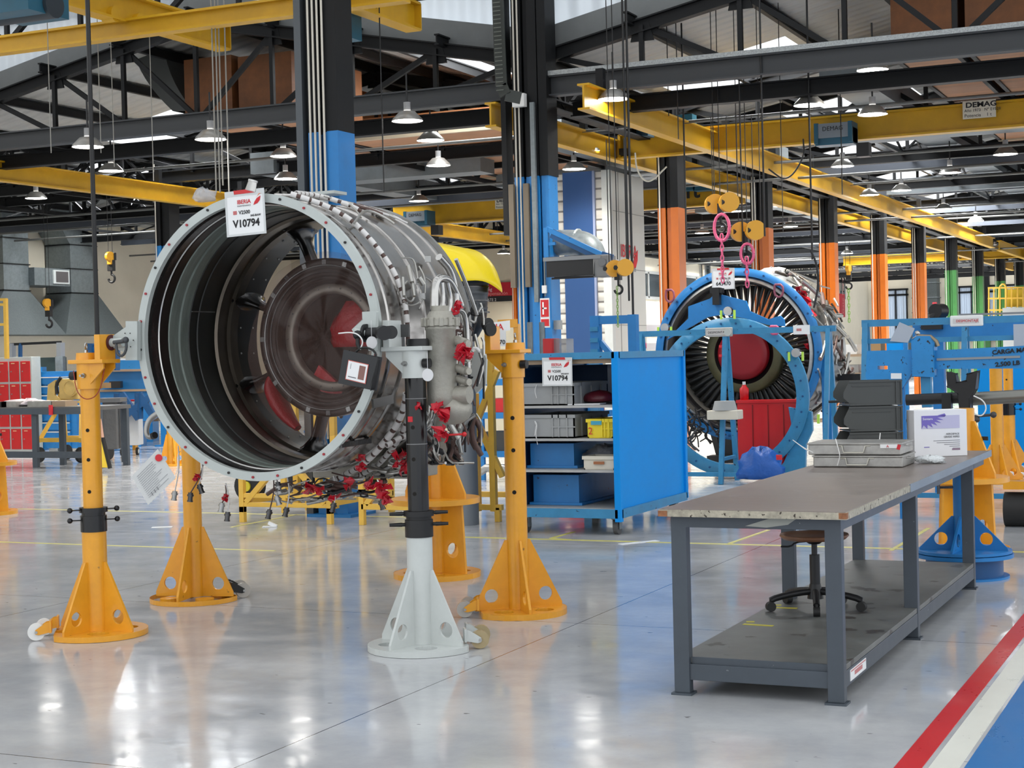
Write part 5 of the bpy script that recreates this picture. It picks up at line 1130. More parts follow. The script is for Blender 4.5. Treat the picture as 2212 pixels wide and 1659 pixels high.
# undersides: dense pipes and red covers
for i in range(95):
    u_ = rr.random(); a = 620+u_*265; yb0 = 1052-(a-620)**2*.0011 if a > 620 else 1050; b = rr.uniform(yb0-5, yb0+38); Z = rr.uniform(9.5, 10.1); P_ = [ond(a, b, Z)]
    for k in range(3): a += rr.uniform(-45, 50); b += rr.uniform(-14, 16); P_.append(ond(min(a, 900), min(b, 1078), Z+rr.uniform(-.08, .08)))
    if i < 60: obj('underside_pipe', M().tube(P_, rr.choice((.005, .006, .009, .013)), 6, smooth_path=1), rr.choice((PIPE, PIPE, STB, HOS, BLK, BLK)), E1)
def red_rag(a, b, Z, s, seed):
    return obj('red_cover', rag(ond(a, b, Z), s*.95, seed), REDP, E1, label='torn red plastic cover')
for i, (a, b, s) in enumerate([(672, 1052, .05), (690, 1058, .035), (718, 1070, .045), (752, 1045, .045), (780, 990, .035), (780, 1008, .035), (802, 1048, .05), (828, 1052, .055), (838, 1068, .05), (835, 1082, .035), (858, 990, .055), (875, 1000, .06), (862, 1005, .04), (885, 985, .045)]): red_rag(a, b, 9.35, s, i+40)
for i, (a, b, s) in enumerate([(990, 660, .03), (985, 672, .03), (1003, 755, .05), (1000, 770, .045), (1010, 762, .035), (950, 880, .05), (962, 900, .045), (940, 880, .035), (945, 938, .045), (960, 935, .04), (905, 880, .025)]): red_rag(a, b, 8.85, s, i+70)
obj('red_handle', M().tube([ond(962, 940, 8.9), ond(1000, 938, 8.9)], .006, 8).sph(ond(1003, 938, 8.9), .014, 10), RED, E1)
# hanging leads with connectors under the rim
for i, (a, b, c_, d_) in enumerate([(385, 975, 378, 1075), (440, 1010, 412, 1078), (435, 1005, 430, 1060), (487, 1060, 480, 1100), (487, 1055, 492, 1120), (575, 1030, 600, 1055), (594, 1040, 597, 1085), (590, 1030, 583, 1115), (620, 1040, 620, 1110), (640, 1050, 600, 1060), (720, 1040, 722, 1100), (830, 1050, 822, 1095)]):
    Z = 9.75 if i < 3 else 9.6; p = ond(a, b-12, Z); q = ond(c_, d_-14, Z); e = ond(c_+rr.uniform(-5, 7), d_+6, Z)
    l = obj('hanging_lead', M().tube([p, (p+q)/2+V((.02, 0, 0)), q], .004, 6, smooth_path=2), HOS if i % 2 else SLV, E1)
    obj('connector', M().cyl(q, e, .015, n=12).cyl(q+(e-q)*.2, q+(e-q)*.4, .02, n=12).cyl(e-(e-q)*.15, e, .018, n=12), STD if i % 3 else STB, l)
    if i in (1, 4): obj('red_cap', rag(p+(q-p)*.5, .025, i), REDP, l)
# small pipes on the far left outside
obj('side_pipe', M().tube([(EX-.86, EY+.35, EZ-.1), (EX-.89, EY+.3, EZ-.35), (EX-.80, EY+.3, EZ-.50), (EX-.72, EY+.3, EZ-.60)], .025, 10, smooth_path=2), BRN, E1)
el = obj('drain_elbow', M().tube([ond(345, 890, 10.4), ond(322, 905, 10.4), ond(315, 930, 10.4), ond(320, 945, 10.4), ond(332, 942, 10.4)], .018, 12, smooth_path=2), STB, E1); obj('elbow_mouth', M().cyl(ond(330, 942, 10.4), ond(335, 940, 10.38), .022, n=14), BLK, el)
obj('top_fitting', M().cyl(ond(541, 412, 8.9), ond(546, 392, 8.9), .03, .024, n=18).cyl(ond(546, 393, 8.9), ond(547, 389, 8.9), .027, n=18), STE, E1)
obj('side_rail', M().bar(hit(735, 962, .82), hit(800, 952, .82), .02, .03), STD, E1, bev=.003)
p = hit(805, 872, .83); q = hit(848, 862, .85); obj('side_bracket', M().bar(p, q, .015, .05), mat('bracket_dull', (.16, .155, .15), .45, .6), E1)
# brackets to the stands
Y_ = 7.77
lb = obj('left_mount', M().plate([pY([(300, 694), (275, 694), (275, 706), (244, 728), (244, 750), (275, 762), (275, 778), (300, 778)], Y_), circ(onY(277, 735, Y_).x, onY(277, 735, Y_).z, .014, 14)], (0, Y_, 0), (1, 0, 0), (0, 0, 1), .03), LGR, E1, bev=.003)
for a, b in ((270, 720), (281, 720), (265, 735), (288, 735), (271, 749), (282, 749)): p = onY(a, b, Y_-.02); obj('bolt_hole', M().cyl(p, p+V((0, -.001, 0)), .004, n=8), BLK, lb)
tz = onY(240, 740, 7.72).z
obj('trunnion', M().cyl((-6.25, 7.74, tz), (-6.08, 7.74, tz), .026, n=20), LGR, lb); obj('trunnion_disc', M().cyl((-6.225, 7.74, tz), (-6.215, 7.74, tz), .047, n=24).cyl((-6.175, 7.74, tz), (-6.165, 7.74, tz), .047, n=24), mat('dark_red_disc', (.09, .012, .012), .3), lb)
c_ = onY(268, 742, 7.69); obj('shackle', M().tube([c_+V((.015, 0, .02)), c_+V((.017, 0, -.03)), c_+V((.0, 0, -.062)), c_+V((-.025, 0, -.075)), c_+V((-.05, 0, -.06)), c_+V((-.055, 0, -.03)), c_+V((-.06, 0, .012))], .0085, 10, smooth_path=1).sph(c_+V((.012, 0, .02)), .02, 12).cyl(c_+V((.012, 0, .015)), c_+V((-.075, 0, .008)), .012), mat('shackle_grey', (.07, .075, .08), .45, .4), lb)
rb = obj('right_mount', M().plate([pY([(815, 673), (786, 675), (786, 690), (764, 712), (770, 722), (795, 738), (800, 757), (812, 757)], Y_-.02)], (0, Y_-.02, 0), (1, 0, 0), (0, 0, 1), .03), LGR, E1, bev=.003)
tz = onY(840, 718, 7.72).z; xa = onY(768, 715, 7.7).x; xb = onY(850, 715, 7.72).x
obj('trunnion', M().cyl((xa+.05, 7.72, tz), (xb-.02, 7.72, tz), .03, n=24).cyl((xb-.03, 7.72, tz), (xb+.0, 7.70, tz), .036, n=24).cyl((xa+.045, 7.72, tz), (xa+.06, 7.72, tz), .05, n=28), BLK, rb)
obj('trunnion_end', M().cyl((xb-.06, 7.70, tz), (xb+.01, 7.60, tz-.005), .039, n=28), BLK, rb)
obj('mount_arm', M().cyl((xa, 7.7, tz+.01), (xa+.06, 7.71, tz), .022, n=18), LGR, rb); obj('shackle', M().tube([(xa+.03, 7.67, tz), (xa+.035, 7.66, tz-.06), (xa+.05, 7.66, tz-.09)], .012, 10).sph((xa+.03, 7.67, tz-.01), .026, 12), BLK, rb)
p = onY(858, 715, 7.95); obj('grey_bracket', M().b2(p.x-.09, p.x+.08, 7.93, 7.95, p.z-.035, p.z+.035).b2(p.x+.0, p.x+.02, 7.93, 8.0, p.z-.1, p.z), mat('bracket_grey', (.09, .09, .09), .4, .5), E1)
# round white tags
for a, b, Z, l in ((803, 740, 8.8, 'round white tag hanging under the black trunnion'), (924, 810, 8.7, 'round white tag hanging at the top of the black tube stand')):
    p = ond(a, b, Z); single('round_tag', M().cyl(p+V((0, -.001, 0)), p+V((0, .001, 0)), .034, n=24).cyl(p+V((0, 0, .034)), p+V((0, 0, .12)), .0015, n=5), mat('satin_tag', (.65, .65, .66), .3, .2), l, 'tag')
# black document box
p = onY(778, 800, 7.6); t = thing('document_box', 'black plastic document box with red-edged card hanging at the right rim of the engine', 'document box', tuple(p))
ux = V((cos(.22), 0, -sin(.22))); uy = V((sin(.22), 0, cos(.22))); nn = ux.cross(uy)
b = M().plate([[(-.10, -.085), (.10, -.085), (.10, .085), (-.10, .085)]], p, ux, uy, .05); obj('box_body', b, mat('dark_case', (.016, .017, .019), .45), t, bev=.008)
obj('card_frame', M().plate([[(-.066, -.062), (.062, -.062), (.062, .045), (-.066, .045)]], p+nn*.028, ux, uy, .002), mat('card_red', (.6, .15, .12), .5), t)
obj('card', M().plate([[(-.062, -.058), (.058, -.058), (.058, .041), (-.062, .041)]], p+nn*.030, ux, uy, .001), PAPER, t)
obj('card_print', M().plate([[(.01, -.045), (.048, -.045), (.048, .03), (.01, .03)]], p+nn*.0312, ux, uy, .001), mat('print_brown', (.25, .12, .10), .5), t)
obj('card_lines', M().plate([[(-.05, -.045), (0, -.045), (0, -.04), (-.05, -.04)]], p+nn*.0312, ux, uy, .001).plate([[(-.045, .0), (-.043, .0), (-.043, .03), (-.045, .03)]], p+nn*.0312, ux, uy, .001), TXG, t)
obj('handle_strap', M().tube([p+ux*-.05+uy*.085, p+ux*-.02+uy*.12, p+ux*.02+uy*.13, p+ux*.07+uy*.12, p+ux*.085+uy*.085], .006, 6, smooth_path=1), RUB, t)
obj('white_cord', M().tube([p+ux*-.02+uy*.11, p+ux*-.01+uy*.16, p+ux*-.05+uy*.19, p+ux*-.10+uy*.19, p+ux*-.17+uy*.17], .004, 6, smooth_path=2), WPL, t)
# record sheet in a sleeve, hanging on a cord at lower left
Z = 9.35; q_ = [ond(a, b, Z) for a, b in ((341, 970), (380, 1032), (320, 1091), (284, 1029))]
ux = (q_[1]-q_[2]).normalized(); t = thing('record_sheet', 'white record sheet with red dot hanging at the lower left of the engine rim', 'paper sheet', tuple(q_[2]))
nrm = (q_[1]-q_[2]).cross(q_[3]-q_[2]).normalized(); b = M(); vs = q_+[p+nrm*.002 for p in q_]; b.add(vs, [(0, 1, 2, 3), (7, 6, 5, 4), (0, 4, 5, 1), (1, 5, 6, 2), (2, 6, 7, 3), (3, 7, 4, 0)]); obj('sheet', b, mat('dull_paper', (.62, .63, .62), .5), t)
o = ond(343, 989, Z-.01); obj('red_dot', M().cyl(o, o+nrm*.002, .021, n=20), TXR, t)
u1 = (q_[3]-q_[2]).normalized(); u2 = (q_[1]-q_[2]).normalized(); ln = M(); L2 = (q_[3]-q_[2]).length; L1 = (q_[1]-q_[2]).length
for i in range(13):
    rx = random.Random(i); a = q_[2]+u1*(L2*(.15+.06*i))+u2*(L1*.12)-nrm*0; b_ = q_[2]+u1*(L2*(.15+.06*i))+u2*(L1*rx.uniform(.5, .88)); o_ = -FW*.004; ln.bar(a+o_, b_+o_, .0035, .0008)
obj('written_lines', ln, mat('pale_ink', (.33, .34, .38), .6), t)
for i in range(3): a = q_[2]+u1*(L2*.10)+u2*(L1*(.25+.1*i))-FW*.004; obj('printed_mark', M().bar(a, a+u1*.022, .009, .0006), TXG, t)
obj('cord', M().tube([ond(378, 1030, Z), ond(384, 1010, Z), ond(383, 985, Z), ond(389, 975, 9.6)], .0025, 6, smooth_path=1), WPL, t)
p = hit(440, 436, .84); single('wrap_film', crumple((p.x, p.y, p.z+.02), (.06, .05, .045), 6, 12, .4), FILM, 'clear crumpled wrap on the top left of the engine rim', 'plastic film')
# ------------------------------------------------------------------ second module with yellow cover
c = ond(996, 640, 15.5); x, y = c.x, c.y; ztop = ond(990, 603, 15.5).z
t = thing('turbine_module', 'dark metal turbine module standing upright under a bright yellow cover', 'engine module', (x, y, 0))
hh = ztop
obj('module_casing', M().lathe([(.10, hh-.62), (.16, hh-.55), (.235, hh-.42), (.25, hh-.30), (.255, hh-.28), (.25, hh-.27), (.26, hh-.15), (.265, hh-.13), (.26, hh-.12), (.27, hh-.02), (.29, hh-.02), (.29, hh+.01), (.26, hh+.01), (.24, hh+.15)], (x, y, 0), (0, 0, 1), 48), mat('module_dark', (.07, .075, .08), .35, .8, var=.3, vs=5), t)
for zz in (hh-.33, hh-.22, hh-.09): obj('casing_band', M().cyl((x, y, zz), (x, y, zz+.012), .272, n=48), STD, t)
for i in range(30): aa = 2*pi*i/30; obj('flange_bolt', M().cyl((x+.28*cos(aa), y+.28*sin(aa), hh+.005), (x+.28*cos(aa), y+.28*sin(aa), hh+.025), .007, n=6), STB, t)
obj('support_post', M().cyl((x, y, 0), (x, y, hh-.6), .12, n=20), mat('post_grey', (.2, .22, .24), .5), t)
cv = M(); n_ = 28; vs = []
prf = [(0, .20), (.14, .205), (.24, .19), (.32, .13), (.37, .04), (.39, -.05), (.38, -.07)]
rr = random.Random(3)
for r_, z_ in prf:
    for i in range(n_): a = 2*pi*i/n_; k = 1+.03*sin(5*a)+rr.uniform(-.012, .012); dz = (.13 if r_ > .2 else .05)*-cos(a-.0)*(r_/.36) ; vs.append((x+r_*k*cos(a)*1.02, y+r_*k*sin(a), hh+.10+z_+dz-(.05*sin(3*a) if r_ > .33 else 0)))
cv.add(vs, [(j*n_+i, (j+1)*n_+i, (j+1)*n_+(i+1) % n_, j*n_+(i+1) % n_) for j in range(len(prf)-1) for i in range(n_)], True)
obj('yellow_cover', cv, YCV, t, sub=1, label='bright yellow fitted cover')
# ------------------------------------------------------------------ yellow cradle frame
t = thing('engine_cradle', 'yellow square-tube transport cradle on the floor behind the engine', 'cradle', (-8, 14.3, 0))
def yb(nm, p, q, w=.055): return obj(nm, M().bar(p, q, w), YPL, t, bev=.003)
ft = onz(513, 1130); x0 = ft.x; x1 = onz(725, 1130).x
for x_ in (x0, x1): yb('foot', (x_, 13.66, 0), (x_, 13.66, .16)); yb('foot', (x_, 14.9, 0), (x_, 14.9, .16))
for z_ in (.18, .27): yb('rail', (x0, 13.66, z_), (x1, 13.66, z_), .045)
yb('rail', (x0, 14.9, .2), (x1, 14.9, .2)); yb('rail', (x0, 13.66, .2), (x0, 14.9, .2)); yb('rail', (x1, 13.66, .2), (x1, 14.9, .2))
xm = x0+.5
for x_, h_ in ((x0, .62), (xm, .62), (x1, .62)): yb('upright', (x_, 13.66, .1), (x_, 13.66, h_)); yb('upright', (x_, 14.9, .1), (x_, 14.9, h_+.1))
yb('diagonal', (x0+.05, 13.66, .2), (xm-.05, 13.66, .6)); yb('diagonal', (x1-.05, 13.66, .2), (xm+.1, 13.66, .6)); yb('rail', (x0, 14.9, .66), (x1, 14.9, .66)); yb('rail', (x0, 13.66, .62), (x1, 13.66, .62))
x2 = onz(788, 1133).x; x3 = x2+2.0
yb('foot', (x2, 13.66, 0), (x2, 13.66, .35)); yb('rail', (x2, 13.66, .18), (x2+.8, 13.66, .18)); yb('diagonal', (x2+.05, 13.66, .2), (x2+.35, 13.66, .55)); yb('rail', (x2, 14.9, .2), (x2+1.55, 14.9, .2)); yb('upright', (x2, 13.66, .3), (x2, 13.66, 1.1))
for px, top in ((640, 870), (688, 860), (722, 850), (1006, 895), (1030, 850), (1065, 745)):
    P_ = onY(px, 1000, 14.2); yb('upright', (P_.x, 14.2, .1), (P_.x, 14.2, onY(px, top, 14.2).z), .06)
P1 = onY(985, 1100, 14.2); P2 = onY(1086, 1100, 14.2); yb('rail', (P1.x-.3, 14.2, .14), (P2.x, 14.2, .14)); yb('foot', (P1.x+.1, 14.2, 0), (P1.x+.1, 14.2, .14)); yb('foot', (P2.x-.05, 14.2, 0), (P2.x-.05, 14.2, .14))
yb('diagonal', onY(1030, 910, 14.2), onY(1086, 1030, 14.2)); yb('diagonal', onY(1075, 800, 14.2), onY(1010, 960, 14.2)); yb('diagonal', onY(1006, 1010, 14.25), onY(985, 1060, 14.25))
yb('rail', onY(630, 872, 14.6), onY(1000, 858, 14.6)); 
single('rubber_pad_strip', M().bar(ond(683, 945, 15), ond(712, 1010, 15), .05, .05), BLK, 'black strap leaning on the yellow cradle, seen through the case', 'strap')
# ------------------------------------------------------------------ second engine in its blue rings
c1 = ond(1592, 765, 21.0); X2, Y2, Z2 = c1.x, c1.y, c1.z
topz = ond(1590, 579, 21.0).z; RB = topz-Z2
E2 = thing('ringed_engine', 'second jet engine with dark fan blades and red centre cover in a blue ring', 'jet engine', (X2, Y2, 0))
def L2_(prof, dy=0, n=72): return M().lathe(prof, (X2, Y2+dy, Z2), AX, n)
obj('blue_ring', L2_([(RB-.10, 0), (RB, 0), (RB, .04), (RB-.10, .04), (RB-.10, 0)]), BLU, E2)
for i in range(26): a = 2*pi*i/26; p = V((X2+(RB-.05)*cos(a), Y2-.012, Z2+(RB-.05)*sin(a))); obj('ring_bolt', M().cyl(p, p+V((0, .012, 0)), .014, n=8), BLD, E2)
obj('fan_case', L2_([(RB-.16, .0), (RB-.12, .02), (RB-.08, .06), (RB-.07, 1.2), (RB-.02, 1.25), (RB-.04, 1.5)]), STB, E2)
obj('inner_case', L2_([(RB-.16, .0), (RB-.18, .1), (RB-.18, .34), (RB-.20, .35), (RB-.20, .75)]), mat('case_taupe', (.15, .14, .12), .5, .3), E2)
obj('dark_liner', L2_([(RB-.185, .12), (RB-.20, .13), (RB-.20, .30)]), BLK, E2)
obj('rear_flow_shell', L2_([(.42, .45), (.40, 1.5)]), BLK, E2)
rh = .52
obj('blade_platform', L2_([(rh-.12, .30), (rh-.02, .30), (rh, .33), (rh, .62), (rh-.12, .62)]), mat('olive_hub', (.12, .115, .055), .45, .3, var=.3), E2)
obj('blade_platform_rim', L2_([(rh-.20, .38), (rh-.12, .30)]), BLK, E2)
obj('red_cover', L2_([(.0, .22), (.25, .22), (.33, .23), (.34, .26), (.34, .34)], n=56), mat('deep_red', (.28, .005, .012), .45), E2, label='round red centre cover')
sr = onY(1590, 660, Y2)
for i in range(56):
    a = 2*pi*i/56; d = V((cos(a), 0, sin(a))); s = V((-d.z, 0, d.x)); o = V((X2, Y2+.5, Z2)); m = M(); rg = []
    for r_, tw, ch in ((rh-.01, .35, .13), (rh+.15, .6, .14), (RB-.21, .95, .16)):
        ax_ = V((0, 1, 0))*cos(tw)+s*sin(tw); nn = d.cross(ax_).normalized(); cc = o+d*r_
        rg.append([cc-ax_*ch/2, cc+nn*.008, cc+ax_*ch/2, cc-nn*.008])
    m.add([p for r_ in rg for p in r_], [(j*4+k, j*4+(k+1) % 4, (j+1)*4+(k+1) % 4, (j+1)*4+k) for j in range(2) for k in range(4)], True)
    obj('fan_blade', m, mat('blade_dark', (.05, .05, .048), .32, .6), E2)
rr = random.Random(8)
for i in range(70):
    a = rr.uniform(-.9, 1.15); b = a+rr.uniform(-.25, .25); r_ = RB+rr.uniform(-.02, .12); t0_ = rr.uniform(.15, 1.3); t1_ = t0_+rr.uniform(-.5, .6); n5 = 5
    P_ = [V((X2+r_*cos(a+(b-a)*k/n5), Y2+t0_+(t1_-t0_)*k/n5, Z2+r_*sin(a+(b-a)*k/n5))) for k in range(n5+1)]
    obj('external_pipe', M().tube(P_, rr.choice((.01, .014, .02, .03)), 7, smooth_path=1), rr.choice((PIPE, PIPE, STB, HOS, BRN)), E2)
for i, (a, b) in enumerate([(1728, 632), (1738, 652), (1748, 672), (1752, 722), (1755, 745)]): obj('red_cap', rag(ond(a, b, 20.8), .09, i), REDP, E2)
for i in range(28):
    a = rr.uniform(1480, 1540); b = rr.uniform(875, 935); Z = rr.uniform(20.6, 21.3); P_ = [ond(a, b, Z)]
    for k in range(3): a += rr.uniform(-22, 22); b += rr.uniform(-8, 24); P_.append(ond(max(a, 1482), b, Z))
    obj('hanging_hose', M().tube(P_, rr.choice((.01, .014)), 6, smooth_path=1), rr.choice((BLK, BLK, STD)), E2)
wr = ond(1665, 592, 21.3); obj('clear_wrap', crumple(tuple(wr), (.2, .15, .08), 7, 14, .35), FILM, E2, label='crumpled clear plastic wrap')
# stand posts carrying the ring
for dx in (-RB-.02, RB+.02): obj('ring_post', M().b2(X2+dx-.06, X2+dx+.06, Y2+.1, Y2+.2, 0, Z2), BLU, E2)
obj('saddle_plate', M().plate([pY([(1488, 688), (1488, 662), (1535, 645), (1540, 640), (1560, 637), (1612, 650), (1620, 672), (1660, 690), (1686, 682), (1694, 690), (1696, 705), (1660, 702), (1612, 688), (1560, 680), (1530, 685), (1495, 705), (1440, 735)], Y2-.3)], (0, Y2-.3, 0), (1, 0, 0), (0, 0, 1), .05), BLU, E2, label='blue stepped saddle plate')
obj('clamp', M().box(onY(1549, 640, Y2-.36), (.09, .12, .22)).box(onY(1549, 628, Y2-.36), (.16, .1, .06)), BLK, E2)
for (a, b) in ((1447, 636), (1682, 625)): p = onY(a, b, Y2-.06); obj('pink_shackle', M().tube([p+V((-.05, 0, .06)), p+V((-.06, 0, -.06)), p+V((0, 0, -.11)), p+V((.06, 0, -.06)), p+V((.05, 0, .06)), p+V((-.05, 0, .06))], .015, 8, smooth_path=1), mat('dull_pink', (.30, .08, .12), .5), E2)
t = sign(onY(1562, 583, Y2-.08), .30, .25, 0, 0, 'CFM56-5B', 'VLG', '643470', 'white engine number sign 643470 at the top of the big blue ring')
# lower blue ring stand, nearer
c2 = ond(1577, 858, 20.2); X3, Y3, Z3 = c2.x, c2.y, c2.z; R3 = ond(1577, 686, 20.2).z-Z3
t = thing('ring_stand', 'nearer pale blue open ring frame with rollers standing low in front of the second engine', 'ring stand', (X3, Y3, 0))
obj('ring_plate', M().lathe([(R3-.15, 0), (R3, 0), (R3, .07), (R3-.15, .07), (R3-.15, 0)], (X3, Y3, Z3), AX, 72), BLP, t)
for i in range(30): a = 2*pi*i/30; p = V((X3+(R3-.07)*cos(a), Y3-.01, Z3+(R3-.07)*sin(a))); obj('bolt', M().cyl(p, p+V((0, .012, 0)), .013, n=8), BLD, t)
for (a, b) in ((1437, 708), (1573, 672), (1720, 762)):
    p = onY(a, b, Y3-.05); obj('roller', M().cyl(p+V((0, -.03, 0)), p+V((0, .04, 0)), .055, n=20), STE, t); 
    for s in (-1, 1): obj('lime_guard', M().bar(p+V((s*.085, -.02, .01)), p+V((s*.085, -.02, -.1)), .025), LIME, t)
for (a, b) in ((1673, 714), (1386, 748)): p = onY(a, b, Y3-.05); obj('pink_shackle', M().tube([p+V((-.05, 0, .05)), p+V((-.05, 0, -.04)), p+V((.05, 0, -.04)), p+V((.05, 0, .05)), p+V((-.05, 0, .05))], .018, 8, smooth_path=1), PINK, t)
obj('side_foot', M().plate([pY([(1700, 880), (1750, 890), (1752, 930), (1738, 960), (1735, 1035), (1650, 1040), (1690, 1000), (1712, 950)], Y3)], (0, Y3+.1, 0), (1, 0, 0), (0, 0, 1), .07), BLP, t)
obj('lime_guard', M().bar(onY(1768, 895, Y3-.05), onY(1768, 915, Y3-.05), .03), LIME, t)
# red box unit, bottle, tray, blue bag, black block
a = onY(1592, 866, Y3+.2); b = onY(1726, 866, Y3+.2)
t = thing('red_cabinet', 'low red panelled chest standing inside the lower blue ring', 'cabinet', ((a.x+b.x)/2, Y3+.3, 0))
obj('body', M().b2(a.x, b.x, Y3+.2, Y3+.35, .05, a.z-.02), RED, t, bev=.004); obj('lid', M().b2(a.x-.01, b.x+.01, Y3+.18, Y3+.36, a.z-.03, a.z+.01), RED, t, bev=.004)
for i in range(1, 4): x = a.x+(b.x-a.x)*i/4; obj('panel_seam', M().b2(x-.006, x+.006, Y3+.194, Y3+.2, .06, a.z-.05), mat('seam_red', (.2, .0, .0), .6), t)
p = onY(1608, 862, Y3+.27); t = thing('red_bottle', 'small red bottle standing on the red chest', 'bottle', (p.x, p.y, a.z+.01)); z_ = a.z+.01
obj('bottle_body', M().lathe([(0, 0), (.055, .0), (.058, .14), (.03, .17), (.025, .19)], (p.x, p.y, z_), (0, 0, 1), 20), RED, t); obj('cap', M().cyl((p.x, p.y, z_+.18), (p.x, p.y, z_+.23), .02, n=12), WPL, t)
p = onY(1643, 1010, Y3-.75); t = thing('blue_bag', 'crumpled blue fabric bag with small red label lying against the lower blue ring', 'bag', (p.x, p.y, 0))
obj('bag_body', crumple((p.x, p.y, .17), (.28, .15, .25), 11, 17, .2), BFAB, t); q = onY(1683, 988, Y3-.9); obj('red_label', M().box(q, (.07, .01, .06), rx=.2), TXR, t)
p = onz(1556, 1000); single('black_block', M().b2(p.x-.2, p.x+.25, p.y, p.y+.3, 0, .10).box((p.x-.02, p.y+.25, .42), (.3, .3, .7), ry=-.25), RUB, 'black rubber chock block in front of the second engine on the floor', 'block')
# trestle with DESMONTAJE plate
def trestle(Y, pxl, pxr, pyrail, legs, label, sx_sign=None, foot=0.):
    t = thing('trestle', label, 'trestle', (onY((pxl+pxr)/2, pyrail, Y).x, Y, foot)); a = onY(pxl, pyrail, Y); b = onY(pxr, pyrail, Y); zr = (a.z+b.z)/2
    obj('top_rail', M().bar((a.x, Y, zr), (b.x, Y, zr), .05, .07), BLP, t)
    for lx in legs:
        p = onY(lx, pyrail, Y)
        for s in (-1, 1):
            obj('leg', M().bar((p.x, Y+s*.02, zr), (p.x+.0, Y+s*.34, foot), .055), BLP, t)
        obj('cross_bar', M().bar((p.x, Y-.27, .30+foot), (p.x, Y+.27, .30+foot), .04), BLP, t)
    obj('lower_rail', M().bar((a.x, Y-.30, .12+foot), (b.x, Y-.30, .12+foot), .04, .05), BLP, t)
    return t, zr
YT1 = onz(1552, 1047).y+.34
t, zr = trestle(YT1, 1366, 1806, 716, (1568, 1790, 1385), 'pale blue steel trestle with grey disassembly plate in front of the second engine')
p = onY(1553, 712, YT1-.05); pl = obj('grey_plate', M().b2(p.x-.17, p.x+.17, YT1-.07, YT1-.03, zr-.06, zr+.05), mat('plate_grey', (.45, .45, .43), .45), t, bev=.01); obj('plate_face', M().b2(p.x-.15, p.x+.08, YT1-.076, YT1-.07, zr-.035, zr+.02), mat('plate_pale', (.62, .60, .58), .5), pl); text('DESMONTAJE', .04, TXT, pl, (p.x-.135, YT1-.078, zr-.02), (1, 0, 0), (0, 0, 1)); obj('plate_cap', M().cyl((p.x+.12, YT1-.09, zr-.01), (p.x+.12, YT1-.03, zr-.01), .045, n=18), LGR, pl)
p = onY(1732, 722, YT1-.05); pl = obj('white_card', M().b2(p.x-.10, p.x+.10, YT1-.06, YT1-.055, zr-.06, zr+.05), PAPER, t); obj('card_print', M().b2(p.x-.06, p.x+.0, YT1-.062, YT1-.06, zr-.02, zr+.01), mat('pale_red_print', (.55, .2, .2), .5), pl)
for zz in (748, 768): p = onY(1563, zz, YT1-.1); obj('red_mark', M().box((p.x-.02, YT1-.16, p.z), (.03, .03, .03)), TXR, t)
p = onY(1566, 895, YT1-.35); t = thing('utility_tray', 'ivory plastic tray with grey caps hung on the pale blue trestle leg', 'tray', (p.x, p.y, p.z-.05)); obj('tray_body', M().b2(p.x-.19, p.x+.19, p.y-.12, p.y+.12, p.z-.06, p.z+.05), IVO, t, bev=.01); obj('grey_cap', M().cyl((p.x, p.y, p.z+.05), (p.x, p.y, p.z+.16), .15, .12, n=24), mat('cap_grey', (.35, .36, .36), .5), t)
# blue notched rack
R0_ = onz(1296, 1064); Yr = R0_.y
t = thing('notched_rack', 'blue steel rack with notched upright and diagonal brace behind the shelf cart', 'rack', (R0_.x, Yr, 0)); hz = onY(1294, 682, Yr).z; xr = onY(1368, 700, Yr).x
obj('notched_upright', M().b2(R0_.x-.055, R0_.x+.055, Yr-.05, Yr+.05, .1, hz), BLU, t)
for i in range(14): z_ = .2+i*(hz-.25)/14; obj('notch_lug', M().b2(R0_.x-.045, R0_.x+.045, Yr-.085, Yr-.05, z_, z_+.05), BLP, t)
obj('upright', M().b2(xr-.05, xr+.05, Yr-.05, Yr+.05, 0, hz), BLU, t); obj('top_bar', M().b2(R0_.x+.05, xr-.05, Yr-.04, Yr+.04, hz-.1, hz-.005), BLU, t); obj('diagonal_brace', M().bar((R0_.x+.05, Yr, hz-.3), (xr, Yr, 1.25), .06), BLU, t)
obj('base_bar', M().b2(R0_.x-.5, xr+.6, Yr-.05, Yr+.05, .05, .12), BLU, t); obj('foot_brace', M().bar((R0_.x, Yr, .1), (xr, Yr, .6), .06), BLU, t)
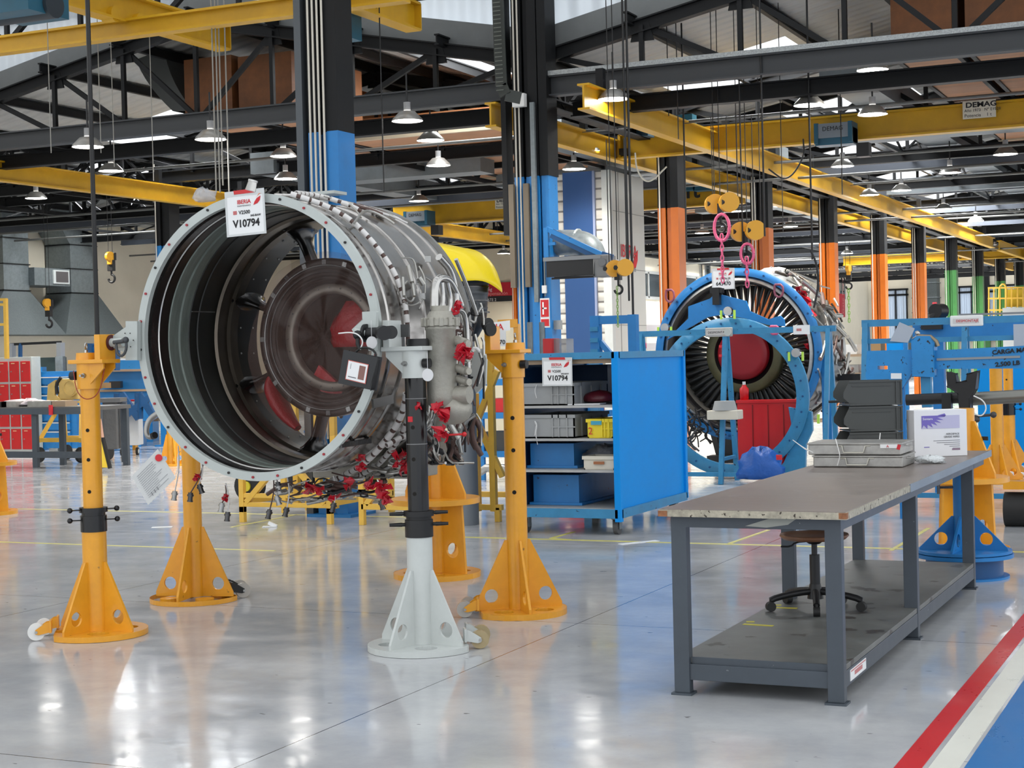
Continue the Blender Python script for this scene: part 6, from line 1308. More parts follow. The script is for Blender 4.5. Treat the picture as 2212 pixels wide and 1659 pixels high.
# shelving unit behind the cart with red boxes and pipes
p = onY(1040, 800, 19.0); q = onY(1290, 800, 19.0)
t = thing('storage_shelf', 'blue storage shelf behind the cart and cradle', 'shelf', ((p.x+q.x)/2, 19.2, 0))
for x_ in (p.x, (p.x+q.x)/2, q.x): obj('upright', M().b2(x_-.03, x_+.03, 18.95, 19.0, 0, 1.5), BLU, t)
for z_ in (.35, .85, 1.28): obj('shelf_beam', M().b2(p.x, q.x, 18.94, 19.5, z_-.05, z_+.03), BLU, t)
for i, (f_, z_, w_, h_, mt, nm, l) in enumerate([(.15, .88, .3, .18, RED, 'red_box', 'red box at the left of the middle level of the blue shelf'), (.33, .88, .24, .2, BLD, 'navy_box', 'navy box on the middle level of the blue shelf'), (.92, .88, .2, .22, RED, 'red_box', 'red box at the right end of the middle shelf level'), (.72, .38, .22, .22, RED, 'red_box', 'red box on the lowest level behind the cart'), (.86, .38, .22, .26, RED, 'red_box', 'second red box on the lowest level behind the cart'), (.1, .38, .3, .25, mat('dark_crate', (.04, .04, .04), .6), 'dark_crate', 'dark crate on the lowest shelf level behind the cradle'), (.3, .38, .28, .16, MGL, 'metal_tin', 'dull metal tin on the lowest shelf level'), (.12, 1.31, .34, .18, mat('clear_tub', (.5, .52, .53), .3), 'pale_tub', 'pale translucent tub on the top shelf level behind the engine'), (.6, 1.31, .3, .14, MGL, 'aluminium_tray', 'aluminium tray on the top shelf level seen through the cart'), (.85, 1.31, .3, .14, MGL, 'aluminium_tray', 'aluminium tray at the right end of the top shelf level')]):
    x_ = p.x+(q.x-p.x)*f_; single(nm, M().b2(x_-w_/2, x_+w_/2, 18.98, 19.3, z_, z_+h_), mt, l, 'box', bev=.004)
for i in range(9):
    x_ = p.x+(q.x-p.x)*(.04+.1*i); single('pipe_segment', M().tube([(x_, 18.75, .12), (x_+.15, 18.7, .2), (x_+.32, 18.75, .12)], .05, 10, smooth_path=1), rnd.choice((PIPE, STB, STD)), 'bent metal pipe segment lying on the floor by the blue shelf', 'pipe segment', 'pipe segments on the floor')
# metal posts and red box, acrylic case behind the cart top
for i, px in enumerate((1146, 1172)):
    a = ond(px, 765, 17.5); b = ond(px-3, 696, 17.5); single('steel_tube', M().cyl((a.x, a.y, .02), (a.x, a.y, b.z), .03, n=16), GALV, 'bright steel tube standing upright behind the cart, %s one' % ('left' if i == 0 else 'right'), 'tube')
a = ond(1191, 757, 16.8); 
single('red_case', M().b2(a.x-.05, a.x+.05, a.y-.1, a.y+.1, 1.62, 1.62+.155), RED, 'narrow red case standing above the cart top frame', 'case')
a = ond(1217, 757, 16.8); single('acrylic_case', M().b2(a.x-.075, a.x+.075, a.y-.1, a.y+.1, 1.62, 1.62+.15), mat('acrylic', (.3, .3, .3), .1, alpha=.6), 'clear acrylic case beside the red case above the cart', 'case')
single('frame_table', M().b2(ond(1120, 760, 16.8).x, ond(1290, 760, 16.8).x, a.y-.2, a.y+.2, 1.55, 1.61).b2(ond(1120, 760, 16.8).x, ond(1120, 760, 16.8).x+.05, a.y-.2, a.y+.2, 0, 1.55).b2(ond(1290, 760, 16.8).x-.05, ond(1290, 760, 16.8).x, a.y-.2, a.y+.2, 0, 1.55), BLP, 'pale blue frame table standing right behind the shelf cart', 'table')
# small things near the amber stand
p = ond(1078, 742, 11.2); t = thing('number_card', 'white card ending in 3470 half hidden behind the amber stand head', 'sign', tuple(p)); ux = r0; b_ = M().plate([[(-.07, -.02), (.05, -.02), (.05, .09), (-.07, .09)]], p, ux, (0, 0, 1), .003); obj('card', b_, PAPER, t); text('3470', .042, TXT, t, p-ux*.04-FW*.003-V((0, 0, .005)), ux, (0, 0, 1), bold=.0008)
p = ond(1075, 706, 13); t = thing('brand_card', 'white card with red lettering peeking above the amber stand head', 'sign', tuple(p)); obj('card', M().plate([[(-.1, -.06), (.1, -.03), (.1, .05), (-.1, .03)]], p, ux, (0, 0, 1), .003), PAPER, t); text('RIA', .07, TXR, t, p-ux*.06-FW*.004-V((0, 0, .025)), ux, (0, 0, 1), bold=.001)
a = ond(1100, 700, 15.6); single('yellow_bracket_frame', M().bar(ond(1075, 700, 15.6), ond(1118, 698, 15.6), .06, .08).bar(ond(1116, 700, 15.6), ond(1118, 745, 15.6), .05), YEL, 'yellow bracket frame peeking out beyond the amber stand head', 'bracket')
# ------------------------------------------------------------------ tower cabinet
YW = 26.4; a = onY(1195, 372, YW); b = onY(1316, 367, YW); XT = b.x; zt = b.z; X_l = onY(1150, 372, YW).x; Yend = onX(1389, 384, XT).y
t = thing('tower_cabinet', 'tall white and blue louvred tower cabinet behind the central column', 'tower', ((X_l+XT)/2, YW, 0))
obj('front_louvres', M().b2(X_l, XT-.12, YW, Yend, 0, zt-.02), LOUV, t)
bl0 = onY(1217, 372, YW).x; bl1 = onY(1281, 372, YW).x
obj('blue_door', M().b2(bl0, bl1, YW-.05, YW+.05, 0, zt), NAVY if False else mat('door_blue', (.012, .06, .19), .5), t); obj('door_trim', M().b2(bl1, bl1+.04, YW-.06, YW, 0, zt), mat('trim_lilac', (.25, .30, .45), .5), t)
obj('corner_post', M().b2(XT-.14, XT+.01, YW-.04, YW+.1, 0, zt), WHT, t); obj('white_side', M().b2(XT-.1, XT, YW+.05, Yend, 0, zt), mat('side_white', (.62, .62, .58), .5), t)
for z_ in (1.1, 2.1, 3.1, 4.1): obj('panel_seam', M().b2(XT-.0, XT+.005, YW+.1, Yend, z_, z_+.012), mat('seam_grey', (.3, .3, .28), .6), t)
yv = onX(1334, 400, XT).y; obj('panel_seam', M().b2(XT, XT+.005, yv, yv+.03, 0, zt), mat('seam_grey', (.3, .3, .28), .6), t)
p = onX(1344, 545, XT+.01); q = onX(1377, 545, XT+.01); w_ = (q.y-p.y)
text('IBERIA', w_*.42, TXR, t, (XT+.012, p.y-w_*.1, p.z-.08), (0, 1, 0), (0, 0, 1), sx=.9); text('MAINTENANCE', w_*.14, TXG, t, (XT+.012, p.y-w_*.1, p.z-.32), (0, 1, 0), (0, 0, 1))
obj('leaf_emblem', M().plate([[(0, 0), (.14, .03), (.24, .17), (.26, .36), (.12, .25), (.02, .12)]], (XT+.008, onX(1366, 545, XT).y, p.z-.28), (0, 1, 0), (0, 0, 1), .004), TXR, t)
# jib bracket, elbow duct and black hood on the central column
p0 = onY(1180, 495, YT-.5)
t = thing('wall_jib', 'blue triangular jib arm with curved grey duct and black hood fixed to the central column', 'jib arm', (p0.x, YT-.5, p0.z))
YJ = YT-.55
def J(px, py, dy=0): return onY(px, py, YJ+dy)
obj('jib_strut', M().bar(J(1180, 494), J(1318, 558), .05, .06), BLU, t); obj('jib_web', M().bar(J(1192, 504), J(1300, 556), .03, .12), BLD, t); obj('jib_post', M().bar(J(1180, 492), J(1182, 562), .06), BLU, t); obj('jib_bracket', M().bar(J(1180, 528), J(1200, 526), .04), BLU, t); obj('jib_end', M().bar(J(1300, 553), J(1322, 560), .06, .12), BLD, t)
el_ = M(); pts = [J(1200, 525, .4), J(1235, 524, .4), J(1262, 527, .35), J(1278, 540, .3), J(1284, 562, .3)]; el_.tube(pts, .17, 16, smooth_path=2); obj('elbow_duct', el_, GALV, t); obj('duct_strap', M().pipe(J(1247, 524, .4), J(1251, 524, .4), .182, .168), LGR, t)
A = J(1192, 560); B = J(1292, 554)
obj('black_hood', M().plate([[(A.x, A.z-.22), (B.x, B.z-.24), (B.x, B.z), (A.x, A.z)]], (0, YJ-.02, 0), (1, 0, 0), (0, 0, 1), .25), BLK, t, bev=.02)
obj('hood_top_rail', M().bar(J(1174, 561, -.14), J(1298, 554, -.14), .03, .05), mat('rail_grey', (.22, .23, .24), .4, .4), t); obj('hood_bottom_rail', M().bar(J(1192, 602, -.1), J(1310, 596, -.1), .02, .025), BLK, t)
obj('end_gear', M().box(J(1306, 575), (.2, .3, .28)).cyl(J(1300, 566, -.2), J(1300, 566), .05), mat('gear_grey', (.2, .2, .2), .5, .4), t, bev=.01)
# fire sign, switch boxes on the column
p = onY(1177, 676, YT-.60); t = thing('fire_sign', 'small red and white fire point sign on the blue column', 'sign', tuple(p)); obj('sign_board', M().b2(p.x-.065, p.x+.065, YT-.60, YT-.59, p.z-.19, p.z+.19), PAPER, t)
obj('red_pictogram', M().b2(p.x-.055, p.x+.055, YT-.606, YT-.60, p.z-.05, p.z+.17), RED, t); obj('white_symbol', M().b2(p.x-.03, p.x-.01, YT-.608, YT-.606, p.z-.02, p.z+.14).b2(p.x-.03, p.x+.03, YT-.608, YT-.606, p.z+.05, p.z+.07), PAPER, t); obj('red_caption', M().b2(p.x-.055, p.x+.055, YT-.606, YT-.60, p.z-.17, p.z-.08), RED, t)
single('thin_conduit', M().cyl(onY(1176, 562, YT-.58), onY(1178, 640, YT-.58), .012, n=8), GALV, 'thin steel conduit coming down the blue column under the jib', 'conduit')
p = onY(1176, 625, YT-.6); single('switch_box', M().box(p, (.06, .03, .1)), WPL, 'small white switch on the blue column above the fire sign', 'switch')
p = onY(1201, 702, YT-.3); single('socket_box', M().box(p, (.14, .1, .12)), GRYP, 'grey socket box on the right of the blue column low down', 'socket')
# red gate sign on the middle wall
p = onY(1000, 614, 47.95); q = onY(1109, 607, 47.95)
t = thing('gate_sign', 'red and black wall sign reading Kitting and GATE 2 beside the orange column', 'sign', tuple(p)); z1_, z0_ = p.z, onY(1060, 640, 47.95).z; zb_ = onY(1060, 652, 47.95).z
obj('red_panel', M().b2(p.x, q.x, 47.9, 47.97, z0_, z1_), REDB, t); obj('black_panel', M().b2(p.x, q.x, 47.9, 47.97, zb_, z0_), BLK, t)
o = onY(1040, 628, 47.88); text('Kitting', .16, TXW, t, (o.x-.05, 47.89, o.z-.02), (1, 0, 0), (0, 0, 1)); o = onY(1046, 637, 47.88); text('Compensación', .16, mat('salmon_letter', (.7, .3, .28), .6), t, (o.x-.12, 47.89, z0_+.03), (1, 0, 0), (0, 0, 1)); text('GATE 2', .13, TXW, t, (o.x-.0, 47.89, zb_+.02), (1, 0, 0), (0, 0, 1))
single('wall_joint', M().b2(-30, XS, 47.94, 48, 1.55, 1.6), mat('joint_grey', (.3, .27, .2), .7), 'horizontal joint line in the cream block wall behind the orange column', 'wall joint')
p = ond(1072, 692, 30); single('cabinet_pair', M().b2(p.x-1.2, p.x+.6, p.y, p.y+.5, 0, p.z-.1), mat('beige_cabinet', (.6, .55, .42), .6), 'low beige cabinet beside the orange column at the back', 'cabinet')
# N sign and vertical banners on the right side wall
p = onX(1557, 522, XS+.1); q = onX(1595, 562, XS+.1)
t = thing('letter_sign', 'square dark red wall sign with white letter N', 'sign', tuple(q)); obj('red_panel', M().b2(XS+.02, XS+.1, p.y, q.y, q.z, p.z), REDB, t); w_ = q.y-p.y
text('N', (p.z-q.z)*1.05, TXW, t, (XS+.105, p.y+w_*.27, q.z+(p.z-q.z)*.14), (0, 1, 0), (0, 0, 1), bold=.05)
p = onX(1814, 634, XS+.4); q = onX(1826, 685, XS+.4); t = thing('vertical_banner', 'red vertical banner beside the orange column', 'banner', tuple(q)); obj('banner', M().b2(XS+.3, XS+.4, p.y, q.y, q.z, p.z), REDB, t); text('Gate Inspección', .42, mat('salmon_letter', (.7, .3, .28), .6), t, (XS+.41, p.y+(q.y-p.y)*.7, q.z+.15), (0, 0, 1), (0, -1, 0))
p = onY(2014, 653, 80); q = onY(2024, 680, 80); single('vertical_banner', M().b2(p.x, q.x, 80, 80.1, q.z, p.z), REDB, 'small red banner by the last orange column', 'banner')
for i, y in enumerate((60, 70, 80)): single('wall_pipe', M().cyl((XS+.15, y, 1), (XS+.15, y, 6), .05, n=8), CREAM, 'thin vertical pipe on the right side wall', 'pipe', 'side wall pipes')
# roller windows low on the side wall right of the tower
single('wall_vent_band', M().b2(XS, XS+.05, 50.5, 58, 1.7, 1.95).b2(XS, XS+.05, 50.5, 58, 2.2, 2.6), mat('mauve_grey', (.33, .30, .30), .6), 'grey ventilation bands low on the cream wall right of the tower', 'vent')
# ------------------------------------------------------------------ hooks and chains
def hook_block(px, py, Z, label, kind, top=380, s=1.):
    c = ond(px, py, Z); t = thing('hook_block', label, 'crane hook', (c.x, c.y, c.z-.3)); x, y, z = c
    zt_ = ond(px, top, Z).z
    if kind == 'pulley':
        for k in (-1, 1): obj('sheave', M().cyl((x+k*.11*s-.02+.03, y-.05*k, z), (x+k*.11*s+.06, y-.05*k-.1, z), .125*s, n=28), mat('sheave_amber', (.75, .36, .02), .4), t, bev=.01); obj('hub', M().cyl((x+k*.11*s-.04, y-.14-.05*k, z), (x+k*.11*s-.02, y-.1-.05*k, z), .035*s, n=12), BLK, t)
        for k in (-1, 1): obj('rope', M().cyl((x+k*.1, y, z), (x+k*.1, y, zt_), .006, n=5), BLK, t)
        obj('yoke', M().b2(x-.03, x+.03, y-.04, y+.04, z-.17*s, z), BLK, t)
    else:
        obj('sheave', M().cyl((x-.02, y-.05, z+.05), (x+.05, y-.07, z+.05), .075*s, n=22).box((x+.01, y-.05, z-.02), (.08*s, .06, .14*s)), mat('sheave_amber', (.75, .36, .02), .4), t, bev=.008); obj('body', M().box((x, y, z-.10*s), (.11*s, .09, .18*s)).box((x+.05*s, y+.02, z+.05), (.05*s, .06, .12*s)), BLK, t, bev=.008)
        for k in (-.06, .03): obj('rope', M().cyl((x+k, y, z), (x+k, y, zt_), .005, n=5), BLK, t)
    hz_ = z-.19*s; hk = M().cyl((x, y, hz_+.03), (x, y, hz_-.05*s), .016*s, n=10); pts = [V((x+.0, y, hz_-.04*s))]+[V((x+.062*s*cos(a), y, hz_-.12*s+.062*s*sin(a))) for a in [pi*.5-i*.42 for i in range(0, 12)]]
    hk.tube(pts, .019*s, 8); obj('hook', hk, BLK, t); return t, hz_-.17*s
hook_block(240, 560, 30, 'orange and black crane hook hanging against the cream wall, higher one', 'block', 400, 1.15)
hook_block(105, 660, 33, 'orange and black crane hook hanging low between the wall ducts', 'block', 440, 1.2)
t, z_ = hook_block(1833, 585, 33, 'orange crane hook with green sling hanging right of the tall orange column', 'block', 520, 1.0)
def chain(name, px, py, Z, n, mt, label, s=.05, z0=None):
    c = ond(px, py, Z); z = z0 if z0 is not None else c.z; t = thing(name, label, 'chain', (c.x, c.y, z-n*s*1.5))
    for i in range(n):
        zz = z-i*s*1.5; a = pi/2 if i % 2 else 0; ux = V((cos(a), sin(a), 0)); o = V((c.x, c.y, zz)); P_ = [o+ux*(s*.42*cos(b))+V((0, 0, s*sin(b))) for b in [2*pi*j/10 for j in range(11)]]
        obj('link', M().tube(P_, s*.2, 6), mt, t)
    return t
t, z_ = hook_block(1335, 580, 17.2, 'double amber pulley hook in front of the white tower', 'pulley', 300, .72)
chain('lifting_chain', 1333, 622, 17.2, 13, mat('green_chain', (.25, .42, .10), .5), 'thin green lifting chain hanging from the pulley in front of the tower', .022)
t, z_ = hook_block(1556, 440, 20.6, 'double amber pulley hook above the second engine, left and higher one', 'pulley', 250)
c = ond(1559, 488, 20.5); t = chain('lifting_chain', 1559, 512, 20.5, 9, PINK, 'pink lifting chain under the left pulley above the second engine', .045); P_ = [V((c.x+.1*cos(b), c.y, c.z+.17*sin(b)-.02)) for b in [2*pi*j/16 for j in range(17)]]; obj('master_link', M().tube(P_, .02, 8), PINK, t)
t, z_ = hook_block(1612, 500, 20.6, 'double amber pulley hook above the second engine, right and lower one', 'pulley', 250)
c = ond(1614, 545, 20.5); t = chain('lifting_chain', 1613, 562, 20.5, 5, PINK, 'pink lifting chain under the right pulley above the second engine', .05); P_ = [V((c.x+.085*cos(b), c.y, c.z+.13*sin(b)-.02)) for b in [2*pi*j/16 for j in range(17)]]; obj('master_link', M().tube(P_, .018, 8), PINK, t)
chain('lifting_chain', 1833, 628, 33, 9, mat('green_chain', (.25, .42, .10), .5), 'green sling chain under the orange hook by the side wall', .05)
# ------------------------------------------------------------------ lifting beam stand at right
YB = onY(2000, 800, 15.2).y
def Q(px, py, dy=0.): return onY(px, py, YB+dy)
t = thing('lifting_beam', 'scuffed bright blue lifting beam marked CARGA MAXIMA 2.500 LB at the right', 'lifting beam', (Q(2000, 840).x, YB, Q(2000, 840).z))
def qp(pts): return [(p.x, p.z) for p in (Q(a, b) for a, b in pts)]
SCF = mat('scuffed_blue', (.016, .24, .58), .4, var=.1, vs=5, dirt=((.008, .02, .04), 26, .64))
obj('end_plate', M().plate([qp([(1875, 758), (1974, 755), (1976, 800), (1950, 840), (1885, 832), (1872, 815)]), qp([(1898, 790), (1898, 798), (1920, 798), (1920, 790)])], (0, YB, 0), (1, 0, 0), (0, 0, 1), .1), SCF, t)
obj('saddle_block', M().plate([qp([(1973, 735), (1985, 728), (2012, 728), (2022, 740), (2021, 812), (1975, 812)])], (0, YB-.02, 0), (1, 0, 0), (0, 0, 1), .16), SCF, t, bev=.01)
obj('saddle_cap', M().tube([Q(1972, 745, -.05), Q(1975, 733, -.05), Q(1985, 727, -.05), Q(2010, 728, -.05), Q(2022, 738, -.05), Q(2026, 748, -.05)], .022, 8), mat('cap_bronze', (.3, .24, .16), .4, .6), t)
obj('beam_web', M().plate([qp([(2020, 757), (2300, 742), (2300, 795), (2020, 797)])], (0, YB, 0), (1, 0, 0), (0, 0, 1), .07), SCF, t)
obj('scale_strip', M().plate([qp([(2025, 774), (2205, 768), (2205, 773), (2025, 779)])], (0, YB-.04, 0), (1, 0, 0), (0, 0, 1), .006), mat('scale_grey', (.25, .28, .3), .4), t)
o = Q(2143, 766, -.045); uxx = (Q(2200, 761)-Q(2143, 766)).normalized(); text('CARGA MAXIMA', .055, TXT, t, o, uxx, (0, 0, 1), sx=1.05, bold=.002); o = Q(2150, 792, -.045); text('2.500 LB', .055, TXT, t, o, uxx, (0, 0, 1), sx=1.1, bold=.002)
obj('white_label', M().plate([qp([(1927, 806), (1950, 806), (1950, 818), (1927, 818)])], (0, YB-.053, 0), (1, 0, 0), (0, 0, 1), .004), PAPER, t)
for a, b in ((1980, 804), (2014, 803)): p = Q(a, b, -.1); obj('bolt', M().cyl(p, p+V((0, .03, 0)), .02, n=10), STB, t)
obj('top_ball', M().sph(Q(1982, 720, 0), .025, 12), STE, t)
obj('drop_strut', M().bar(Q(2000, 800), Q(2004, 880), .09, .09), BLP, t); obj('drop_strut', M().bar(Q(1948, 830), Q(1952, 975), .05, .05), BLU, t)
obj('support_leg', M().b2(Q(1948, 900).x-.03, Q(1948, 900).x+.03, YB-.03, YB+.03, 0, Q(1948, 840).z), BLU, t)
# trestle behind with second plate
Y5 = onY(2000, 800, 16.6).y
t, zr = trestle(Y5, 1862, 2330, 692, (1870, 2085), 'pale blue steel trestle with white DESMONTAJE plate at the right behind the lifting beam')
a = onY(1862, 738, Y5); obj('middle_rail', M().bar((a.x, Y5, a.z-.0), (a.x+2.5, Y5, a.z), .04, .05), BLP, t)
p = onY(2088, 685, Y5-.05); pl = obj('white_plate', M().b2(p.x-.16, p.x+.16, Y5-.07, Y5-.03, zr-.06, zr+.05), WPL, t, bev=.012); obj('plate_face', M().b2(p.x-.13, p.x+.12, Y5-.076, Y5-.07, zr-.028, zr+.02), mat('plate_pale', (.62, .60, .58), .5), pl); text('DESMONTAJE', .036, TXR, pl, (p.x-.10, Y5-.078, zr-.017), (1, 0, 0), (0, 0, 1))
p = onY(1948, 715, Y5-.08); single('grey_folder', M().plate([[(-.12, -.10), (.06, -.12), (.13, .02), (-.02, .09)]], p, (1, 0, 0), (0, 0, 1), .02), mat('folder_grey', (.42, .46, .52), .5), 'grey plastic folder hung from the right trestle rail', 'folder')
p = onY(2208, 722, Y5-.08); single('clear_pouch', M().plate([[(-.08, -.2), (.1, -.2), (.1, .1), (-.08, .1)]], p, (1, 0, 0), (0, 0, 1), .02), mat('folder_grey', (.42, .46, .52), .5), 'grey clear pouch at the right edge of the trestle rail', 'pouch')
Y6 = onY(2050, 690, 18).y
t = thing('gantry_beam', 'dark blue machine beam with black crank behind the white plate trestle', 'machine', (onY(2100, 700, Y6).x, Y6, 0))
a = onY(1975, 715, Y6); b = onY(2400, 700, Y6); obj('beam', M().b2(a.x, b.x, Y6-.1, Y6+.1, a.z-.08, a.z+.10), BLU, t); obj('upper_rail', M().b2(a.x+.5, b.x, Y6-.08, Y6+.04, a.z+.15, a.z+.17), mat('rail_grey', (.22, .23, .24), .4, .4), t); obj('beam_leg', M().b2(a.x+.2, a.x+.32, Y6-.06, Y6+.06, 0, a.z), BLU, t)
obj('crank', M().cyl(onY(2012, 688, Y6-.2), onY(2030, 672, Y6-.2), .05, n=16).cyl(onY(2020, 672, Y6-.25), onY(2036, 672, Y6-.1), .08, n=20).box(onY(2015, 700, Y6-.1), (.22, .2, .12)), BLK, t)
# clamps and bars below
Y7 = onY(2080, 840, 14.4).y
t = thing('tube_clamp', 'black forked tube clamp with tommy bars holding a long grey tube at right', 'clamp', tuple(onY(2085, 950, Y7)))
def K(px, py, dy=0.): return onY(px, py, Y7+dy)
obj('fork_head', M().plate([[(p.x, p.z) for p in (K(a, b) for a, b in [(2050, 805), (2065, 808), (2070, 825), (2090, 822), (2092, 808), (2112, 803), (2110, 840), (2098, 860), (2098, 925), (2080, 925), (2072, 850), (2050, 835)])]], (0, Y7, 0), (1, 0, 0), (0, 0, 1), .16), BLK, t, bev=.01)
obj('clamp_post', M().cyl(K(2092, 920), K(2094, 985), .05, n=16), BLK, t)
for a, b, c_, d_ in ((2098, 900, 2146, 896), (2098, 903, 2110, 906)): obj('tommy_bar', M().cyl(K(a, b, -.15), K(c_, d_, -.15), .012, n=8).sph(K(c_, d_, -.15), .028, 12), mat('bar_dark', (.06, .06, .06), .4, .4), t)
obj('white_cord', M().tube([K(2103, 855, -.2), K(2125, 865, -.2), K(2132, 885, -.2), K(2118, 902, -.2), K(2095, 885, -.2)], .006, 6, smooth_path=2), WPL, t)
single('grey_tube', M().cyl(K(2095, 862, .2), K(2400, 845, .2), .058, n=24), mat('tube_grey', (.22, .22, .20), .35, .7), 'long grey metal tube lying across the black clamp at right', 'tube')
single('black_shaft', M().cyl(K(1958, 864, .3), K(2100, 858, .3), .05, n=20).b2(K(2044, 870, .2).x-.04, K(2044, 870, .2).x+.04, Y7+.2, Y7+.3, K(2044, 885).z, K(2044, 852).z), BLK, 'black horizontal shaft left of the tube clamp', 'shaft')
p = ond(1829, 866, 12.2); single('knurled_knob', M().cyl(ond(1822, 866, 12.2), ond(1838, 866, 12.2), .055, n=24).cyl(ond(1790, 868, 12.2), ond(1822, 867, 12.2), .01, n=8), BLK, 'black knurled knob beside the dark bins', 'knob')
# blue post with red tape
a = onz(1795, 1012); t = thing('pipe_post', 'blue round post with red tape and black clamps left of the dark bins', 'post', (a.x, a.y, 0)); zt_ = onY(1790, 733, a.y).z
obj('post', M().cyl((a.x, a.y, 0), (a.x, a.y, zt_), .07, n=20), BLU, t); obj('top_block', M().b2(a.x-.18, a.x+.08, a.y-.08, a.y+.08, zt_-.1, zt_+.02), BLU, t); obj('red_tape', M().cyl((a.x, a.y, onY(1790, 812, a.y).z), (a.x, a.y, onY(1790, 802, a.y).z), .073, n=20), TXR, t); obj('black_arm', M().box(onY(1835, 815, a.y-.1), (.3, .08, .09)), BLK, t)
obj('red_rag', crumple(tuple(onY(1802, 905, a.y-.1)), (.05, .04, .09), 5, 77, .4), REDP, t)
# amber stands at the far right and blue cabinet behind
t5 = pt = None
for i, (px, py, l) in enumerate(((2156, 1042, 'amber tube stand at far right, left one of two in front of the blue cabinet'), (2182, 1028, 'amber tube stand at far right, right one with black collar'))):
    p = onz(px, py); stand(p.x, p.y, l, YEL, .4, 2.5, 'white', YEL, onY(px, 742, p.y).z, i == 1, collar=.8, R=.32)
a = onz(2090, 1032); single('blue_cabinet', M().b2(a.x, a.x+3, a.y+.9, a.y+1.5, 0, onY(2100, 790, a.y).z), BLL, 'large plain blue cabinet filling the right background', 'cabinet', bev=.006)
a = onz(2165, 1141); t = thing('tractor_tyre', 'big black tyre partly visible at the right edge of the photo', 'tyre', (a.x+.35, a.y+.2, 0)); obj('tyre', M().cyl((a.x, a.y+.2, .15), (a.x+.34, a.y+.2, .15), .15, n=28), RUB, t, bev=.03)
obj('axle_beam', M().b2(a.x-.0, a.x+1, a.y+.1, a.y+.25, .33, .40), YEL, t)
p = onY(2190, 660, 30); 
# yellow guard cage
Y8 = 62.; t = thing('guard_cage', 'yellow railed guard cage with ladder hoop near the green columns', 'cage', (onY(2170, 660, Y8).x, Y8, 0))
for px in (2136, 2147, 2160, 2172, 2185, 2198, 2210): a = onY(px, 700, Y8); b = onY(px, 622, Y8); obj('bar', M().bar(a, b, .05), YPL, t)
for py in (622, 645, 670, 690): obj('rail', M().bar(onY(2134, py, Y8), onY(2215, py-1, Y8), .06), YPL, t)
obj('hoop', M().tube([onY(2158, 645, Y8), onY(2159, 620, Y8), onY(2167, 612, Y8), onY(2174, 620, Y8), onY(2174, 645, Y8)], .04, 6, smooth_path=1), YPL, t)
single('yellow_guard_box', M().b2(onY(2174, 650, Y8+.3).x, onY(2209, 650, Y8+.3).x, Y8+.3, Y8+1, onY(2190, 662, Y8).z, onY(2190, 624, Y8).z), mat('guard_yellow', (.75, .5, .03), .5), 'solid yellow guard box behind the cage rails', 'guard')
single('white_machine', M().b2(onY(2170, 690, Y8).x, onY(2260, 690, Y8).x, Y8-.5, Y8+.5, 0, onY(2190, 665, Y8).z), mat('machine_white', (.62, .63, .62), .5), 'white machine body under the yellow guard cage', 'machine')
# bits on benches seen between the second engine and the lifting beam
rb_ = random.Random(4)
a = onz(1812, 905); b = onz(1865, 900)
t = thing('cluttered_bench', 'cluttered wooden bench behind the blue post', 'workbench', (ond(1835, 800, 26).x, ond(1835, 800, 26).y, 0)); p = ond(1835, 790, 26)
for z_ in (.45, .8, 1.2, 1.5): obj('bench_shelf', M().b2(p.x-.9, p.x+.9, p.y, p.y+.6, z_-.04, z_), mat('board_edge', (.36, .26, .17), .6), t)
for dx in (-.9, .9): obj('bench_leg', M().b2(p.x+dx-.03, p.x+dx+.03, p.y, p.y+.05, 0, 1.7), BLU, t)
cl_ = [(RED, 'red box'), (WPL, 'white carton'), (BLD, 'navy bin'), (mat('card_brown', (.35, .22, .10), .7), 'cardboard box'), (MGL, 'metal tray'), (BLL, 'blue bin')]
k = 0
for z_ in (.45, .8, 1.2, 1.5):
    for j in range(5):
        mt, nm = cl_[(j*2+int(z_*10)) % 6]; w_ = rb_.uniform(.15, .28); h_ = rb_.uniform(.12, .24); x_ = p.x-.72+j*.36
        o = single(nm.replace(' ', '_'), M().b2(x_-w_/2, x_+w_/2, p.y+.05, p.y+.4, z_, z_+h_), mt, '%s on the cluttered bench behind the blue post' % nm, 'box', nm+' clutter on the back bench'); k += 1
# ------------------------------------------------------------------ left background
Yk = onz(65, 982).y
a = onz(-60, 985); b = onz(74, 982); zt_ = onY(50, 771, Yk).z
t = thing('locker_block', 'block of red lockers with light grey frame at the left edge', 'lockers', ((a.x+b.x)/2, Yk, 0)); xl = b.x-1.6
obj('frame', M().b2(xl, b.x, Yk, Yk+.25, .0, zt_), LGR, t, bev=.004); cw = .265
for r_ in range(4):
    for c_ in range(6):
        x_ = b.x-.03-c_*cw; z_ = .1+r_*(zt_-.14)/4; hh_ = (zt_-.14)/4-.04
        d = obj('door', M().b2(x_-cw+.045, x_, Yk-.02, Yk, z_, z_+hh_), RED, t, bev=.003); obj('name_slot', M().b2(x_-.17, x_-.09, Yk-.024, Yk-.02, z_+hh_-.045, z_+hh_-.03), mat('slot_cream', (.7, .55, .3), .5), d); obj('lock', M().cyl((x_-.17, Yk-.03, z_+hh_*.5), (x_-.17, Yk-.02, z_+hh_*.5), .012, n=8), STB, d)
# ladder frame, yellow
t = thing('yellow_ladder_frame', 'yellow tube ladder frame cut off at the left edge above the lockers', 'frame', tuple(onY(8, 775, 22)))
obj('upright', M().bar(onY(15, 775, 22), onY(12, 645, 22), .06), YPL, t)
for py in (647, 658, 701): obj('rung', M().bar(onY(-30, py, 22), onY(14, py, 22), .045), YPL, t)
